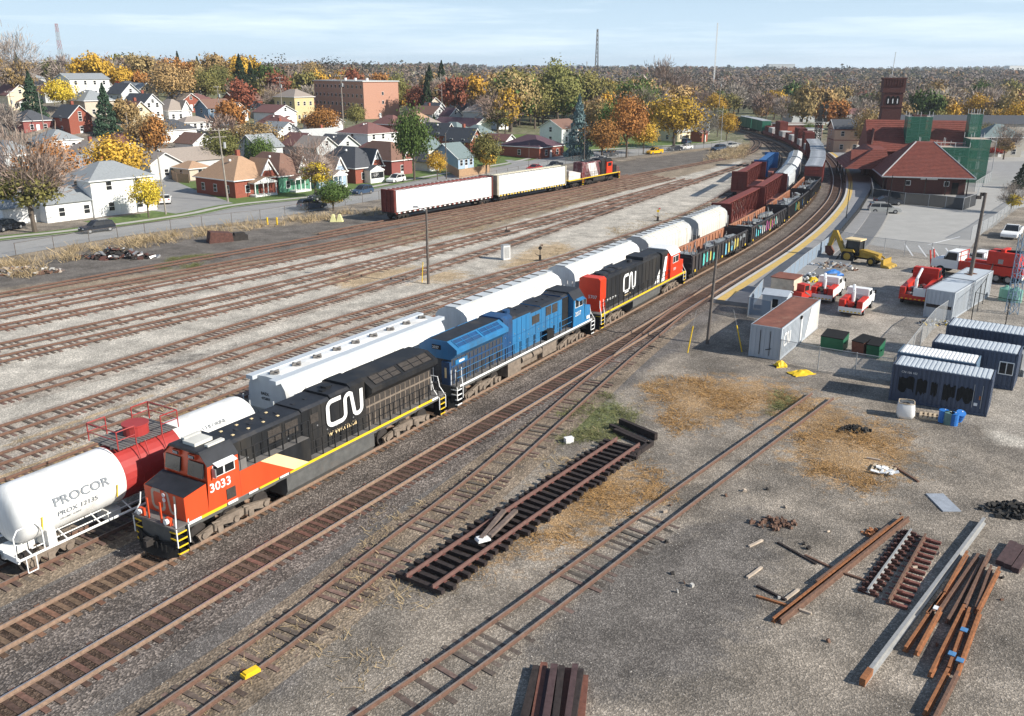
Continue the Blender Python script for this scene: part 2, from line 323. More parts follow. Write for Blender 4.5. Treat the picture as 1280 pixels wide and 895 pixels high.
def gravel_nodes(m,t,b,l,base,fine=11,contrast=1.0,bump=.5):
    N=t.nodes.new; co=N('ShaderNodeTexCoord')
    v=N('ShaderNodeTexVoronoi'); v.inputs['Scale'].default_value=fine; l(co.outputs['Object'],v.inputs['Vector'])
    sp=N('ShaderNodeSeparateColor'); l(v.outputs['Color'],sp.inputs[0])
    pw=N('ShaderNodeMath'); pw.operation='POWER'; pw.inputs[1].default_value=2.6; l(sp.outputs[0],pw.inputs[0])
    mr=N('ShaderNodeMapRange'); mr.inputs['To Min'].default_value=1-.42*contrast; mr.inputs['To Max'].default_value=1+1.15*contrast; l(pw.outputs[0],mr.inputs['Value'])
    n=N('ShaderNodeTexNoise'); n.inputs['Scale'].default_value=.35; n.inputs['Detail'].default_value=9; n.inputs['Roughness'].default_value=.68; l(co.outputs['Object'],n.inputs['Vector'])
    mr2=N('ShaderNodeMapRange'); mr2.inputs['From Min'].default_value=.32; mr2.inputs['From Max'].default_value=.68; mr2.inputs['To Min'].default_value=.6; mr2.inputs['To Max'].default_value=1.32; l(n.outputs[0],mr2.inputs['Value'])
    mm=N('ShaderNodeMath'); mm.operation='MULTIPLY'; l(mr.outputs[0],mm.inputs[0]); l(mr2.outputs[0],mm.inputs[1])
    cx=N('ShaderNodeCombineColor'); [l(mm.outputs[0],cx.inputs[i]) for i in range(3)]
    mul=N('ShaderNodeMix'); mul.data_type='RGBA'; mul.blend_type='MULTIPLY'; mul.inputs['Factor'].default_value=1
    if isinstance(base,tuple): mul.inputs['A'].default_value=(*base,1)
    else: l(base,mul.inputs['A'])
    l(cx.outputs[0],mul.inputs['B']); l(mul.outputs['Result'],b.inputs['Base Color'])
    b.inputs['Roughness'].default_value=.95; b.inputs['Specular IOR Level'].default_value=.15
    bp=N('ShaderNodeBump'); bp.inputs['Strength'].default_value=bump; bp.inputs['Distance'].default_value=.06; l(v.outputs['Distance'],bp.inputs['Height']); l(bp.outputs[0],b.inputs['Normal'])
    return n,co
def ground_mat():
    m,t,b,l=node_mat('ground gravel'); N=t.nodes.new
    cols=dict(light=(.48,.44,.375),dark=(.16,.145,.132),weed=(.29,.235,.17),comp=(.33,.295,.25),orange=(.36,.225,.105),sand=(.44,.30,.15),green=(.12,.15,.045),mud=(.15,.135,.12))
    co=N('ShaderNodeTexCoord'); n=N('ShaderNodeTexNoise'); n.inputs['Scale'].default_value=1.1; n.inputs['Detail'].default_value=8; n.inputs['Roughness'].default_value=.72; l(co.outputs['Object'],n.inputs['Vector'])
    n3=N('ShaderNodeTexNoise'); n3.inputs['Scale'].default_value=.22; n3.inputs['Detail'].default_value=7; l(co.outputs['Object'],n3.inputs['Vector'])
    cr=N('ShaderNodeMix'); cr.data_type='RGBA'; cr.inputs['A'].default_value=(.185,.162,.135,1); cr.inputs['B'].default_value=(.29,.25,.203,1)
    mr0=N('ShaderNodeMapRange'); mr0.inputs['From Min'].default_value=.4; mr0.inputs['From Max'].default_value=.6; l(n3.outputs[0],mr0.inputs['Value']); l(mr0.outputs[0],cr.inputs['Factor'])
    cur=cr.outputs['Result']
    for at_,names in (('za',order[:4]),('zb',order[4:])):
        A=N('ShaderNodeAttribute'); A.attribute_name=at_; S=N('ShaderNodeSeparateColor'); l(A.outputs['Color'],S.inputs[0])
        for i,k in enumerate(names):
            src=S.outputs[i] if i<3 else A.outputs['Alpha']
            ad=N('ShaderNodeMath'); ad.operation='MULTIPLY_ADD'; amp={'orange':2.8,'green':1.7,'weed':1.0,'sand':1.8,'mud':1.5}.get(k,.7); ad.inputs[1].default_value=amp; l(n.outputs[0],ad.inputs[0])
            sb=N('ShaderNodeMath'); sb.operation='SUBTRACT'; l(src,sb.inputs[0]); sb.inputs[1].default_value=amp*.5; l(sb.outputs[0],ad.inputs[2])
            mr=N('ShaderNodeMapRange'); mr.inputs['From Min'].default_value=.35; mr.inputs['From Max'].default_value=.75; l(ad.outputs[0],mr.inputs['Value'])
            cap=N('ShaderNodeMath'); cap.operation='MULTIPLY'; cap.inputs[1].default_value={'orange':.8,'green':.8,'mud':.95,'sand':.7}.get(k,1); l(mr.outputs[0],cap.inputs[0])
            gate=N('ShaderNodeMath'); gate.operation='GREATER_THAN'; gate.inputs[1].default_value=.04; l(src,gate.inputs[0])
            g2=N('ShaderNodeMath'); g2.operation='MULTIPLY'; l(cap.outputs[0],g2.inputs[0]); l(gate.outputs[0],g2.inputs[1])
            mxn=N('ShaderNodeMix'); mxn.data_type='RGBA'; l(g2.outputs[0],mxn.inputs['Factor']); l(cur,mxn.inputs['A']); mxn.inputs['B'].default_value=(*cols[k],1); cur=mxn.outputs['Result']
    gravel_nodes(m,t,b,l,cur,15,.6,.4); return m
ground.data.materials.append(ground_mat())
for nm,base,fine,con in (('ballast brown',(.155,.132,.115),12,.9),('ballast rusty',(.085,.058,.042),12,.8),('ballast pale',(.40,.355,.30),12,.5),('ballast dirt',(.24,.19,.14),10,.5)):
    m,t,b,l=node_mat(nm); gravel_nodes(m,t,b,l,base,fine,con,.6); MATS[nm]=m
# flat draped sheets
def sheet(name,poly,mat,z=.004,kind='structure'):
    mb=MB(); mb.add([(p[0],p[1],z) for p in poly],[tuple(range(len(poly)))]); o=mb.build(name,mat); o['kind']=kind; return o
def strip(name,path,w0,w1,z,mat,a=0,b=None,step=2.0,skirt=.0):
    mb=MB(); L=path.L if b is None else b; n=max(2,int((L-a)/step)); vs=[];fs=[]
    for i in range(n+1):
        s_=a+(L-a)*i/n-path.s0; p=path.pos(s_); d=path.dirn(s_); nn=Vector((d.y,-d.x,0))
        ws=[(w0,z),(w1,z)] if not skirt else [(w0-skirt,.003),(w0,z),(w1,z),(w1+skirt,.003)]
        for w_,zz in ws: q_=p+nn*w_; vs.append((q_.x,q_.y,zz+(tz(q_.x,q_.y) if q_.y>225 else 0)))
    k=len(ws)
    for i in range(n):
        for j in range(k-1): fs.append((i*k+j,i*k+j+1,(i+1)*k+j+1,(i+1)*k+j))
    mb.add(vs,fs); o=mb.build(name,mat); o['kind']='structure'; return o
# ---------------- tracks ----------------
RP=[(-.07,0),(.07,0),(.07,.02),(.02,.035),(.02,.12),(.037,.13),(.037,.17),(-.037,.17),(-.037,.13),(-.02,.12),(-.02,.035),(-.07,.02)]
def rail_mesh(path,off,z0,a,b,step=3.0):
    n=max(1,int((b-a)/step)); vs=[];fs=[];mi=[]; k=len(RP)
    for i in range(n+1):
        s_=a+(b-a)*i/n-path.s0; p=path.pos(s_); d=path.dirn(s_); nn=Vector((d.y,-d.x,0)); g=tz(p.x,p.y) if p.y>225 else 0
        for y_,z_ in RP: q_=p+nn*(off+y_); vs.append((q_.x,q_.y,z0+z_+g))
    mb=MB(); mb.v=vs
    for i in range(n):
        for j in range(k): fs.append([i*k+j,i*k+(j+1)%k,(i+1)*k+(j+1)%k,(i+1)*k+j]); mi.append(1 if j==6 else 0)
    fs+=[list(range(k))[::-1],[n*k+j for j in range(k)]]; mi+=[0,0]
    mb.f=fs; mb.mi=mi; return mb
TIEM=[]
for i in range(6):
    mb=MB(); r=random.Random(i); h=.15; j=lambda:r.uniform(-.012,.012)
    mb.b(-1.3+j()*4,1.3+j()*4,-.115+j(),.115+j(),-h,0); o=mb.build('tie','wood tie'); TIEM.append(o.data); bpy.data.objects.remove(o)
def track(label,path,head='rail head worn',ztie=.10,a=0,b=None,tone=(1,.9,.8),bury=0,bed='ballast brown',bedw=1.45,spacing=.52,ties=True,group=None,upto=9e9):
    b=path.L if b is None else b
    t=thing('railway_track',label,'railway track',(0,0,0),0,group)
    for s_ in (-1,1): rail_mesh(path,s_*.755,.10,a,b).build('rail',['rail rust' if bed=='ballast brown' else 'rail rust dark',head],t)
    if bed: strip('ballast_bed',path,-bedw,bedw,.062 if bury==0 else .03+.004*rnd.random(),bed,a,b,skirt=.7)
    if bed=='ballast brown': strip('ballast_bed',path,-.72,.72,.078,'ballast rusty',a,b)
    if not ties: return t
    L_=[]; s_=a+.3
    while s_<min(b,upto):
        p=path.pos(s_-path.s0); d=path.dirn(s_-path.s0); x,y=p.x,p.y
        zc=y*_cp+CAMH*_sp; vis=(abs(x/zc)<.6 and y>20)
        L_.append((0 if vis else 1,(x*x+y*y),p,d)); s_+=spacing+rnd.uniform(-.04,.04)
    L_.sort(key=lambda q_:q_[:2]); mb=MB(); mb.v=[]
    for i,(vv,dd,p,d) in enumerate(L_):
        if bury and rnd.random()<bury: zt=ztie-rnd.uniform(.03,.09)
        else: zt=ztie+rnd.uniform(-.012,.006)
        ang=math.atan2(d.y,d.x)+rnd.uniform(-.02,.02)+math.pi/2; nn=Vector((d.y,-d.x,0)); ox=rnd.uniform(-.07,.07); g=tz(p.x,p.y) if p.y>225 else 0
        k=rnd.uniform(.6,1.25); c4=(tone[0]*k*rnd.uniform(.9,1.25),tone[1]*k,tone[2]*k,1)
        if i<100:
            o=bpy.data.objects.new('tie',TIEM[rnd.randrange(6)]); col.objects.link(o); o.parent=t
            o.location=(p.x+nn.x*ox,p.y+nn.y*ox,zt+g); o.rotation_euler=(0,0,ang); o.color=c4
            if bed=='ballast brown': o.scale=(.88,1.05,1)
        else: mb.at(p.x+nn.x*ox,p.y+nn.y*ox,zt+g,ang).b(-1.3,1.3,-.115,.115,-.15,0)
    if mb.v:
        o=mb.build('ties','wood tie',t); o['kind']='stuff'; o.color=(tone[0]*.9,tone[1]*.9,tone[2]*.9,1)
    return t
# object colour multiplies: set tie colours in real albedo
def tone(r,g,b): return (r,g,b)
track('main line track under the front locomotives, rusty brown ballast',T0,'rail head worn',a=max(0,T0.s0-30),b=T0.L,tone=(.15,.095,.06))
track('polished main track curving along the station platform',T1,'rail head',a=max(0,T1.s0-30),b=T1.L,tone=(.115,.07,.052))
track('track under the tank car, hoppers and centrebeam flats',TM,'rail head worn',a=max(0,TM.s0-30),b=TM.L*.8,tone=(.13,.10,.08),bury=.25,bed='ballast dirt')
track('siding that joins the platform track at the switch',T2,'rail head worn',tone=(.13,.10,.08),ztie=.085,bury=.55,bed='ballast dirt',bedw=1.2)
track('overgrown spur sinking into gravel in the foreground',T4,'rail head worn',tone=(.11,.09,.075),bury=.8,ztie=.05,bed=None,upto=26)
for lb,p,k in YP: track(lb,p,'rail head worn',tone=[(.13,.098,.078),(.18,.14,.11),(.17,.115,.085)][k],bury=[.3,.5,.7][k],ztie=[.075,.05,.045][k],bed=['ballast pale',None,None][k],bedw=1.2)
# track with the two bulkhead cars and with the empty centrebeams behind
TB=wp([(-30,115),(-19.6,131),(-3.9,151.7),(10.0,170),(22,187),(36,206),(52,228),(66,250),(78,285),(84,320)],-.75)
track('yard track under the white wrapped lumber cars',TB,tone=(.13,.10,.08),bury=.4,bed='ballast dirt',a=8)
TC=wp([(30.5,140),(36,150),(41.8,162),(47,173.5),(53,188),(59.5,205),(66,224.5),(72,246),(79,280),(82,310)],0)
track('far track under the two short red and blue centrebeams',TC,tone=(.11,.085,.07),bury=.2,bed='ballast dirt')
# ---------------- roads, verges, platform, lots ----------------
SN=Vector((.79,-.61,0))
near_e=[(-75,88),(-61.5,108.2),(-56.5,117.2),(-49,126.5),(-38.6,135.6),(-33,143.6),(-23.6,158),(-8,184),(15.5,224.8),(34,242.5),(50,259.8),(72,283)]
far_e=[(-84,101),(-68.6,117.4),(-61,124.1),(-49.5,139.3),(-45.2,149.6),(-34,160),(-26,173),(-16.3,191.7),(0,219),(12.9,241.9),(30,256),(58.5,280),(71.3,295)]
pe=Path(far_e,smooth=3); pn=Path(near_e,smooth=3)
def band(name,pa,pb,z,mat,n=70,oa=0,ob=0,ta=0,tb=1):
    vs=[];fs=[]
    for i in range(n+1):
        t_=ta+(tb-ta)*i/n
        for P_,o_ in ((pa,oa),(pb,ob)):
            p=P_.pos(t_*P_.L); d=P_.dirn(t_*P_.L); q_=p+Vector((d.y,-d.x,0))*o_; vs.append((q_.x,q_.y,z+tz(q_.x,q_.y)))
    for i in range(n): fs.append((2*i,2*i+1,2*i+3,2*i+2))
    mb=MB(); mb.add(vs,fs); o=mb.build(name,mat); o['kind']='structure'; return o
M('lawn',(.11,.165,.04),.95,.35,1.2,dirt=(.30,.22,.10),dirtamt=.12); M('road',(.29,.285,.275),.9,.1,.4); M('sidewalk',(.46,.44,.40),.9,.08,1)
band('verge',pe,pe,.05,'lawn',oa=-4.6,ob=-.2)
band('road',pe,pn,.03,'road'); band('kerb',pe,pe,.12,'concrete',oa=-.25,ob=0)
band('sidewalk',pe,pe,.062,'sidewalk',oa=-3.4,ob=-2.0)
band('lawn',pe,pe,.02,'lawn',oa=-9.5,ob=-3.4,ta=.15); band('lawn',pe,pe,.012,'lawn',oa=-40,ob=-9.5,ta=.2)
sheet('side_street',[(at(x,y)) .to_tuple()[:2] for x,y in [(248,271),(303,258),(250,240),(215,225),(180,212),(165,216),(200,236),(200,250),(180,262)]],'road',.036)
sheet('side_street',[(at(x,y)).to_tuple()[:2] for x,y in [(598,217),(718,204),(690,199),(650,198),(628,192),(610,190),(640,205)]],'road',.07)
sheet('gravel_drive',[(at(x,y)).to_tuple()[:2] for x,y in [(-60,285),(10,262),(60,258),(20,275),(-40,300)]],'sidewalk',.07)
# platform
P2=T1.off(1.75); 
def sub(path,a,b,n): return [path.pos(a-path.s0+(b-a)*i/n) for i in range(n+1)]
sP=T1.s0+67.5; eP=T1.s0+245
def slab(name,path,o0,o1,z0,z1,mat,a,b,n=60):
    vs=[];fs=[]
    for i in range(n+1):
        s_=a+(b-a)*i/n-path.s0; p=path.pos(s_); d=path.dirn(s_); nn=Vector((d.y,-d.x,0)); g=0
        for w_,zz in ((o0,z0),(o0,z1),(o1,z1),(o1,z0)): q_=p+nn*w_; vs.append((q_.x,q_.y,zz))
    for i in range(n):
        for j in range(3): fs.append((4*i+j,4*i+j+1,4*i+4+j+1,4*i+4+j))
    fs+=[(0,3,2,1),(4*n,4*n+1,4*n+2,4*n+3)]
    mb=MB(); mb.add(vs,fs); o=mb.build(name,mat); o['kind']='structure'; return o
M('platform grey',(.27,.265,.26),.9,.12,.8); M('platform yellow',(.58,.40,.12),.7,.12,2,dirt=(.5,.4,.2),dirtamt=.1)
slab('platform',T1,2.0,7.0,0,.40,'platform grey',sP,eP); slab('platform_edge',T1,1.7,2.03,.0,.415,'concrete',sP,eP); slab('platform_warning_strip',T1,2.1,2.9,.38,.408,'platform yellow',sP,eP)
slab('platform',T1,7.0,9.6,0,.30,'asphalt',sP+16,eP)
M('lot',(.37,.36,.335),.9,.1,.35,dirt=(.36,.34,.31),dirtamt=.15)
sheet('parking_lot',[(at(x,y)).to_tuple()[:2] for x,y in [(1062,292),(1064,302),(1160,318),(1205,322),(1222,297),(1262,262),(1330,250),(1330,185),(1120,195),(1075,245),(1085,262)]],'lot',.012)
sheet('road',[(at(x,y)).to_tuple()[:2] for x,y in [(1210,232),(1300,232),(1340,200),(1215,203)]],'road',.018)
for (x0,y0,x1,y1) in [(1131,305,1141,320),(1148,307,1158,321),(1165,308,1175,323),(1182,310,1189,320),(1060,300,1084,272),(1200,296,1160,306)]:
    a_,b_=at(x0,y0),at(x1,y1); d=(b_-a_).normalized()*.0; n_=(b_-a_).normalized(); n_=Vector((n_.y,-n_.x,0))*.09
    sheet('parking_marking',[(a_-n_)[:2],(a_+n_)[:2],(b_+n_)[:2],(b_-n_)[:2]],'white paint',.02)
# ---------------- rolling stock ----------------
def bogie(parent,x,axles=2,wb=1.75,mat='underframe dirt',wr=.46,side=.98):
    mb=MB(); half=wb*(axles-1)/2
    for s in (-1,1):
        y0=s*side
        mb.ex([(-half-.35,.62),(-half-.2,.28),(-half+.25,.34),(-half*.45 if axles==3 else -half*.5,.58),(0,.38 if axles==3 else .22),(half*.5,.58),(half-.25,.34),(half+.2,.28),(half+.35,.62),(half*.4,.92),(-half*.4,.92)],min(y0,y0+s*.16),max(y0,y0+s*.16),'y')
        for k in range(axles):
            xx=-half+k*wb; mb.bar((xx,y0+s*.1,wr),(xx,y0+s*.26,wr),.17,8)
        for k in range(axles-1):
            xx=-half+(k+.5)*wb; mb.b(xx-.16,xx+.16,min(y0+s*.1,y0+s*.2),max(y0+s*.1,y0+s*.2),.25,.62)
            if axles==3: mb.bar((xx-.5,y0+s*.2,.75),(xx+.5,y0+s*.2,.95),.05,5); mb.bar((xx+.35,y0+s*.22,.5),(xx+.35,y0+s*.22,.85),.09,6)
    mb.b(-.3,.3,-side,side,.55,.85)
    for q in mb.v: pass
    mb2=mb; f=mb2.build('bogie',mat,parent,(x,0,0))
    for k in range(axles):
        wm=MB(); xx=-half+k*wb; wm.bar((xx,-.7,wr),(xx,.7,wr),.09,6)
        for s in (-1,1): wm.bar((xx,s*.69,wr),(xx,s*.83,wr),wr,14); wm.bar((xx,s*.64,wr),(xx,s*.69,wr),wr+.03,14)
        wm.build('wheelset','underframe dark',f)
    return f
def coupler(parent,x,sgn,z=.85):
    mb=MB(); mb.b(min(x,x-sgn*.7),max(x,x-sgn*.7),-.1,.1,z-.1,z+.1); mb.b(min(x,x+sgn*.25),max(x,x+sgn*.25),-.2,.17,z-.17,z+.17); mb.b(min(x+sgn*.2,x+sgn*.36),max(x+sgn*.2,x+sgn*.36),.02,.18,z-.15,z+.15)
    mb.build('coupler','underframe dark',parent)
def ribbon(pts,w,th=.008,closed=False):    # flat stroke in x-z plane
    mb=MB(); P=[Vector(p) for p in pts]; L=[];Rr=[]
    for i,p in enumerate(P):
        a=P[max(0,i-1)]; b=P[min(len(P)-1,i+1)]; t=(b-a).normalized(); n=Vector((-t.y,t.x))*w/2; L.append(p+n); Rr.append(p-n)
    for i in range(len(P)-1):
        mb.add([(L[i].x,-th,L[i].y),(L[i+1].x,-th,L[i+1].y),(Rr[i+1].x,-th,Rr[i+1].y),(Rr[i].x,-th,Rr[i].y)],[(0,1,2,3)])
    return mb
def arc(cx,cy,r,a0,a1,n=6): return [(cx+r*math.cos(R(a0+(a1-a0)*i/n)),cy+r*math.sin(R(a0+(a1-a0)*i/n))) for i in range(n+1)]
CN=[(1.0,1.5)]+arc(.35,1.15,.35,90,180)+arc(.35,.35,.35,180,270)+arc(.95,.35,.35,270,360)+arc(1.62,1.18,.32,180,60,5)+arc(2.25,.32,.32,215,360,6)+[(2.57,1.5)]
def cn_logo(parent,mat,x0,z0,sc,y,flip=False,sx=1.0,name='railway_emblem',th=.012):
    pts=[((x0+p[0]*sc*sx),z0+p[1]*sc) for p in CN]; mb=ribbon(pts,.27*sc,0)
    o=mb.build(name,mat,parent); o.location=(0,y,0); return o
def xpan(mb,x0,x1,y,z0,z1,th=.02,m=0):   # thin plate on a side wall at y (outward sign of y)
    s=1 if y>0 else -1; mb.b(x0,x1,min(y,y+s*th),max(y,y+s*th),z0,z1,m)
def rails_side(parent,x0,x1,y,zd,h=1.0,mat='black paint',n=10,name='handrail',rail_mat=None,r=.035):
    mb=MB()
    for i in range(n+1):
        xx=x0+(x1-x0)*i/n; mb.bar((xx,y,zd),(xx,y,zd+h),r*1.25,5,0)
    for hh in (h,h*.55): mb.bar((x0,y,zd+hh),(x1,y,zd+hh),r*.7,5,1)
    return mb.build(name,[mat,rail_mat or mat],parent)
def steps(parent,x,s,zd=1.72,hand='white paint',edge='yellow paint',far=False,dirn=1):
    # corner step well; x at platform end, dirn = outward
    for y in (-1,1):
        mb=MB(); xo=x-dirn*.0
        for k in range(4):
            z=.42+k*.34; mb.b(min(xo,xo-dirn*.5),max(xo,xo-dirn*.5),min(y*1.05,y*1.5),max(y*1.05,y*1.5),z-.03,z,0)
            mb.b(min(xo,xo-dirn*.5)-.01,max(xo,xo-dirn*.5)+.01,min(y*1.5,y*1.53),max(y*1.5,y*1.53),z-.05,z+.02,1); mb.b(min(xo,xo+dirn*.03),max(xo,xo+dirn*.03),min(y*1.0,y*1.5),max(y*1.0,y*1.5),z-.05,z+.012,1)
        mb.b(min(xo-dirn*.5,xo-dirn*.55),max(xo-dirn*.5,xo-dirn*.55),min(y*1.0,y*1.53),max(y*1.0,y*1.53),.3,zd-.02,0)
        mb.b(min(xo,xo-dirn*.5),max(xo,xo-dirn*.5),min(y*1.0,y*1.04),max(y*1.0,y*1.04),.3,zd-.02,0)
        mb.build('steps',['dull black',edge],parent)
        hb=MB()
        for xx,bend in ((xo+dirn*.05,.45),(xo-dirn*.62,-.1)):
            hb.tube([(xx,y*1.53,.75),(xx,y*1.53,1.55),(xx-dirn*.25,y*1.25,2.2),(xx-dirn*.32,y*1.2,2.75)],.032,5)
        hb.build('grab_rail',hand,parent)
def vent_panel(parent,x0,x1,y,z0,z1,mat='grille',name='vent',n=6):
    mb=MB(); xpan(mb,x0,x1,y,z0,z1,.015); s=1 if y>0 else -1
    for i in range(n): z=z0+(z1-z0)*(i+.5)/n; mb.b(x0,x1,min(y+s*.015,y+s*.035),max(y+s*.015,y+s*.035),z-.02,z+.01)
    return mb.build(name,mat,parent)
def loco_ge(root,sc):
    """x forward, origin at centre; sc: scheme"""
    Lh=sc['L']/2; X=lambda d: Lh-d
    body,side=sc['body'],sc['cabmat']; zd=1.72
    fm=MB(); fm.b(X(sc['L']-.75),X(.72),-1.45,1.45,1.42,1.66); fm.b(X(sc['L']-2.2),X(2.2),-.7,.7,.9,1.42); fm.b(X(1.3),X(.72),-1.0,1.0,.75,1.42); fm.b(X(sc['L']-.75),X(sc['L']-1.3),-1.0,1.0,.75,1.42)
    fm.build('frame','frame grey',root)
    wk=MB(); wk.b(X(sc['L']-.6),X(.6),-1.52,1.52,1.66,zd); wk.build('walkway',sc.get('deck','deck grey'),root)
    for s in (-1,1):   # sill stripe, dashes
        mb=MB(); 
        if sc['id']=='a':
            segs=[(1.4,2.1,1),(2.1,3.6,0),(3.7,4.3,1),(5.0,5.6,1),(5.7,7.0,0),(7.1,7.7,1),(7.8,20.2,0),(18.5,18.75,1),(20.2,20.8,1)]
        elif sc['id']=='b': segs=[(1.2,20.6,1)]
        else: segs=[(1.2,20.4,0)]
        for a,b,m in segs: xpan(mb,X(b),X(a),s*1.525,1.60 if m==0 else 1.605,1.75 if m==0 else 1.745,.012,m)
        mb.build('sill_stripe',['yellow paint','white paint'],root)
    # bogies, tank, air tanks
    for d in (sc['L']*.5-6.6,): pass
    bm=sc.get('bogie','underframe dirt')
    bogie(root,X(4.3),3,1.95,bm,.52,1.06); bogie(root,X(sc['L']-4.3),3,1.95,bm,.52,1.06)
    tk=MB(); 
    if sc['id']=='b':
        tk.b(X(14.0),X(7.6),-1.0,1.0,.35,1.38); tk.b(X(14.4),X(12.6),-1.42,1.42,.4,1.4); tk.b(X(9.4),X(7.2),-1.45,1.45,.55,1.4)
        tk.build('fuel_tank','underframe dirt',root)
        for s in (-1,1):
            ar=MB(); ar.bar((X(12.4),s*1.22,1.12),(X(11.0),s*1.22,1.12),.27,12); ar.bar((X(10.8),s*1.22,1.12),(X(9.5),s*1.22,1.12),.27,12); ar.build('air_reservoir','underframe dirt',root,smooth=False)
    else:
        pr=[(-1.45,.62),(-1.25,.32),(1.25,.32),(1.45,.62),(1.45,1.40),(-1.45,1.40)]
        tk.ex(pr,X(14.6),X(7.6)); tk.build('fuel_tank',sc.get('tankmat','frame grey'),root)
    for sg,x in ((1,Lh-.35),(-1,-Lh+.35)): coupler(root,x,sg)
    # pilot / snowplough
    for sg in (1,-1):
        p=MB(); x=sg*(Lh-.72); p.add([(x,-1.45,.22),(x+sg*.3,-.9,.14),(x+sg*.42,0,.12),(x+sg*.3,.9,.14),(x,1.45,.22),(x,-1.45,1.05),(x+sg*.12,-.9,.95),(x+sg*.12,0,.7),(x+sg*.12,.9,.95),(x,1.45,1.05),(x-sg*.1,-1.45,.22),(x-sg*.1,1.45,.22),(x-sg*.1,1.45,1.05),(x-sg*.1,-1.45,1.05)],[(0,1,6,5),(1,2,7,6),(2,3,8,7),(3,4,9,8),(10,11,12,13)])
        for k in range(-3,4): p.bar((x+sg*.3,k*.33,.85),(x+sg*.25,k*.3,.45),.03,5)
        p.build('pilot','dull black' if sc['id']!='c' or sg<0 else 'loco bright red',root)
    nosewhite=sc['hand']
    steps(root,X(.72),1,zd,nosewhite,'yellow paint' if sc['id']!='b' else 'white paint',dirn=1); steps(root,X(sc['L']-.72),1,zd,nosewhite,'yellow paint' if sc['id']!='b' else 'white paint',dirn=-1)
    # cab + nose: cross section extruded along x, sloped nose
    w=1.53 if sc['id']!='c' else 1.5; cr=4.62
    nb=MB(); nx0,nx1=X(1.35),X(2.55); zt0,zt1=2.95,3.22
    nb.add([(nx0,-w+.12,zd),(nx0,w-.12,zd),(nx0,w-.12,zt0),(nx0,-w+.12,zt0),(nx1,-w,zd),(nx1,w,zd),(nx1,w,zt1),(nx1,-w,zt1)],[(0,1,2,3),(0,4,7,3)[::-1],(1,5,6,2)])
    if 1:
        nb.build('nose',side,root)
        nt_=MB(); nt_.add([(nx0-.02,-w+.14,zt0+.004),(nx0-.02,w-.14,zt0+.004),(nx1,w,zt1+.004),(nx1,-w,zt1+.004)],[(0,1,2,3)]); nt_.build('nose_top','loco roof black' if sc['id']!='b' else 'blue loco',root)
    cx0,cx1=X(2.55),X(4.55)
    cb=MB(); prof=[(-w,zd),(w,zd),(w,4.0),(w-.42,cr-.12),(-w+.42,cr-.12),(-w,4.0)]
    n=len(prof)
    front=[(cx0+(.0 if z<3.2 else -.28*(z-3.2)/1.3),y,z) for y,z in prof]; back=[(cx1,y,z) for y,z in prof]
    # lower split so windscreen is raked
    cb.add(front+back,[(0,1,n+1,n)[::-1],(1,2,n+2,n+1),(5,0,n,n+5),tuple(range(n)),tuple(range(n,2*n))[::-1]]); 
    cb.build('cab',side,root)
    rf=MB(); e=.03
    rp=[(-w-e,3.98),(-w+.42-e*.3,cr-.09),(-w+.5,cr),(w-.5,cr),(w-.42+e*.3,cr-.09),(w+e,3.98),(w-.42,cr-.13),(-w+.42,cr-.13)]
    rf.ex(rp,cx1-.05,cx0-.26+.1); rf.build('cab_roof','loco roof black' if sc['id']!='c' else 'white paint',root)
    ac=MB()
    if sc['id']=='a':
        ac.b(cx1+.45,cx1+1.5,-.45,.4,cr,cr+.16); ac.b(cx1+.2,cx1+1.2,-.95,-.7,cr-.02,cr+.1); ac.b(cx1+.2,cx1+1.2,.7,.95,cr-.02,cr+.1); ac.build('roof_unit','cream' if 0 else 'hopper tan',root)
    # windscreens, number boards, side windows
    wf=cx0-.15
    for s in (-1,1):
        g=MB(); zz=[3.38,4.08]; xs=[cx0-.05+.03,cx0-.19+.03]; y0,y1=s*.28,s*1.32
        g.add([(xs[0]+.03,y0,zz[0]),(xs[0]+.03,y1,zz[0]),(xs[1]+.03,y1,zz[1]),(xs[1]+.03,y0,zz[1]),(xs[0]-.05,y0,zz[0]),(xs[0]-.05,y1,zz[0]),(xs[1]-.05,y1,zz[1]),(xs[1]-.05,y0,zz[1])],[(0,1,2,3),(4,5,6,7),(0,1,5,4),(2,3,7,6),(1,2,6,5),(3,0,4,7)])
        g.build('windscreen','window glass',root)
        nbx=MB(); nbx.b(cx0-.3,cx0-.12,min(s*.3,s*.8),max(s*.3,s*.8),4.18,4.42); nbx.build('number_board',side,root)
        pl=MB(); pl.b(cx0-.12,cx0-.105,min(s*.34,s*.76),max(s*.34,s*.76),4.21,4.38); pl.build('number_plate','dull black',root)
        text(sc['num'],.17,'white paint',root,(cx0-.10,s*.55-.2,4.23),(R(90),0,R(90)),'number')
        wi=MB(); xpan(wi,cx1+.25,cx0-.45,s*w,3.3,3.92,.02,0); fr=wi.build('cab_window','white paint' if sc['id']!='c' else 'loco bright red',root)
        gl=MB(); xpan(gl,cx1+.3,cx1+.85,s*(w+.02),3.34,3.88,.012); xpan(gl,cx1+.95,cx0-.5,s*(w+.02),3.34,3.88,.012); gl.build('pane','window glass',fr)
        if sc['id']!='c':
            aw=MB(); aw.add([(cx1+.3,s*w,4.02),(cx0-.5,s*w,4.02),(cx0-.5,s*(w+.32),3.9),(cx1+.3,s*(w+.32),3.9),(cx1+.3,s*w,4.05),(cx0-.5,s*w,4.05),(cx0-.5,s*(w+.32),3.93),(cx1+.3,s*(w+.32),3.93)],[(0,1,2,3),(4,5,6,7),(2,3,7,6),(0,3,7,4),(1,2,6,5)]); aw.build('sun_visor','white paint' if sc['id']=='a' else 'blue loco',root)
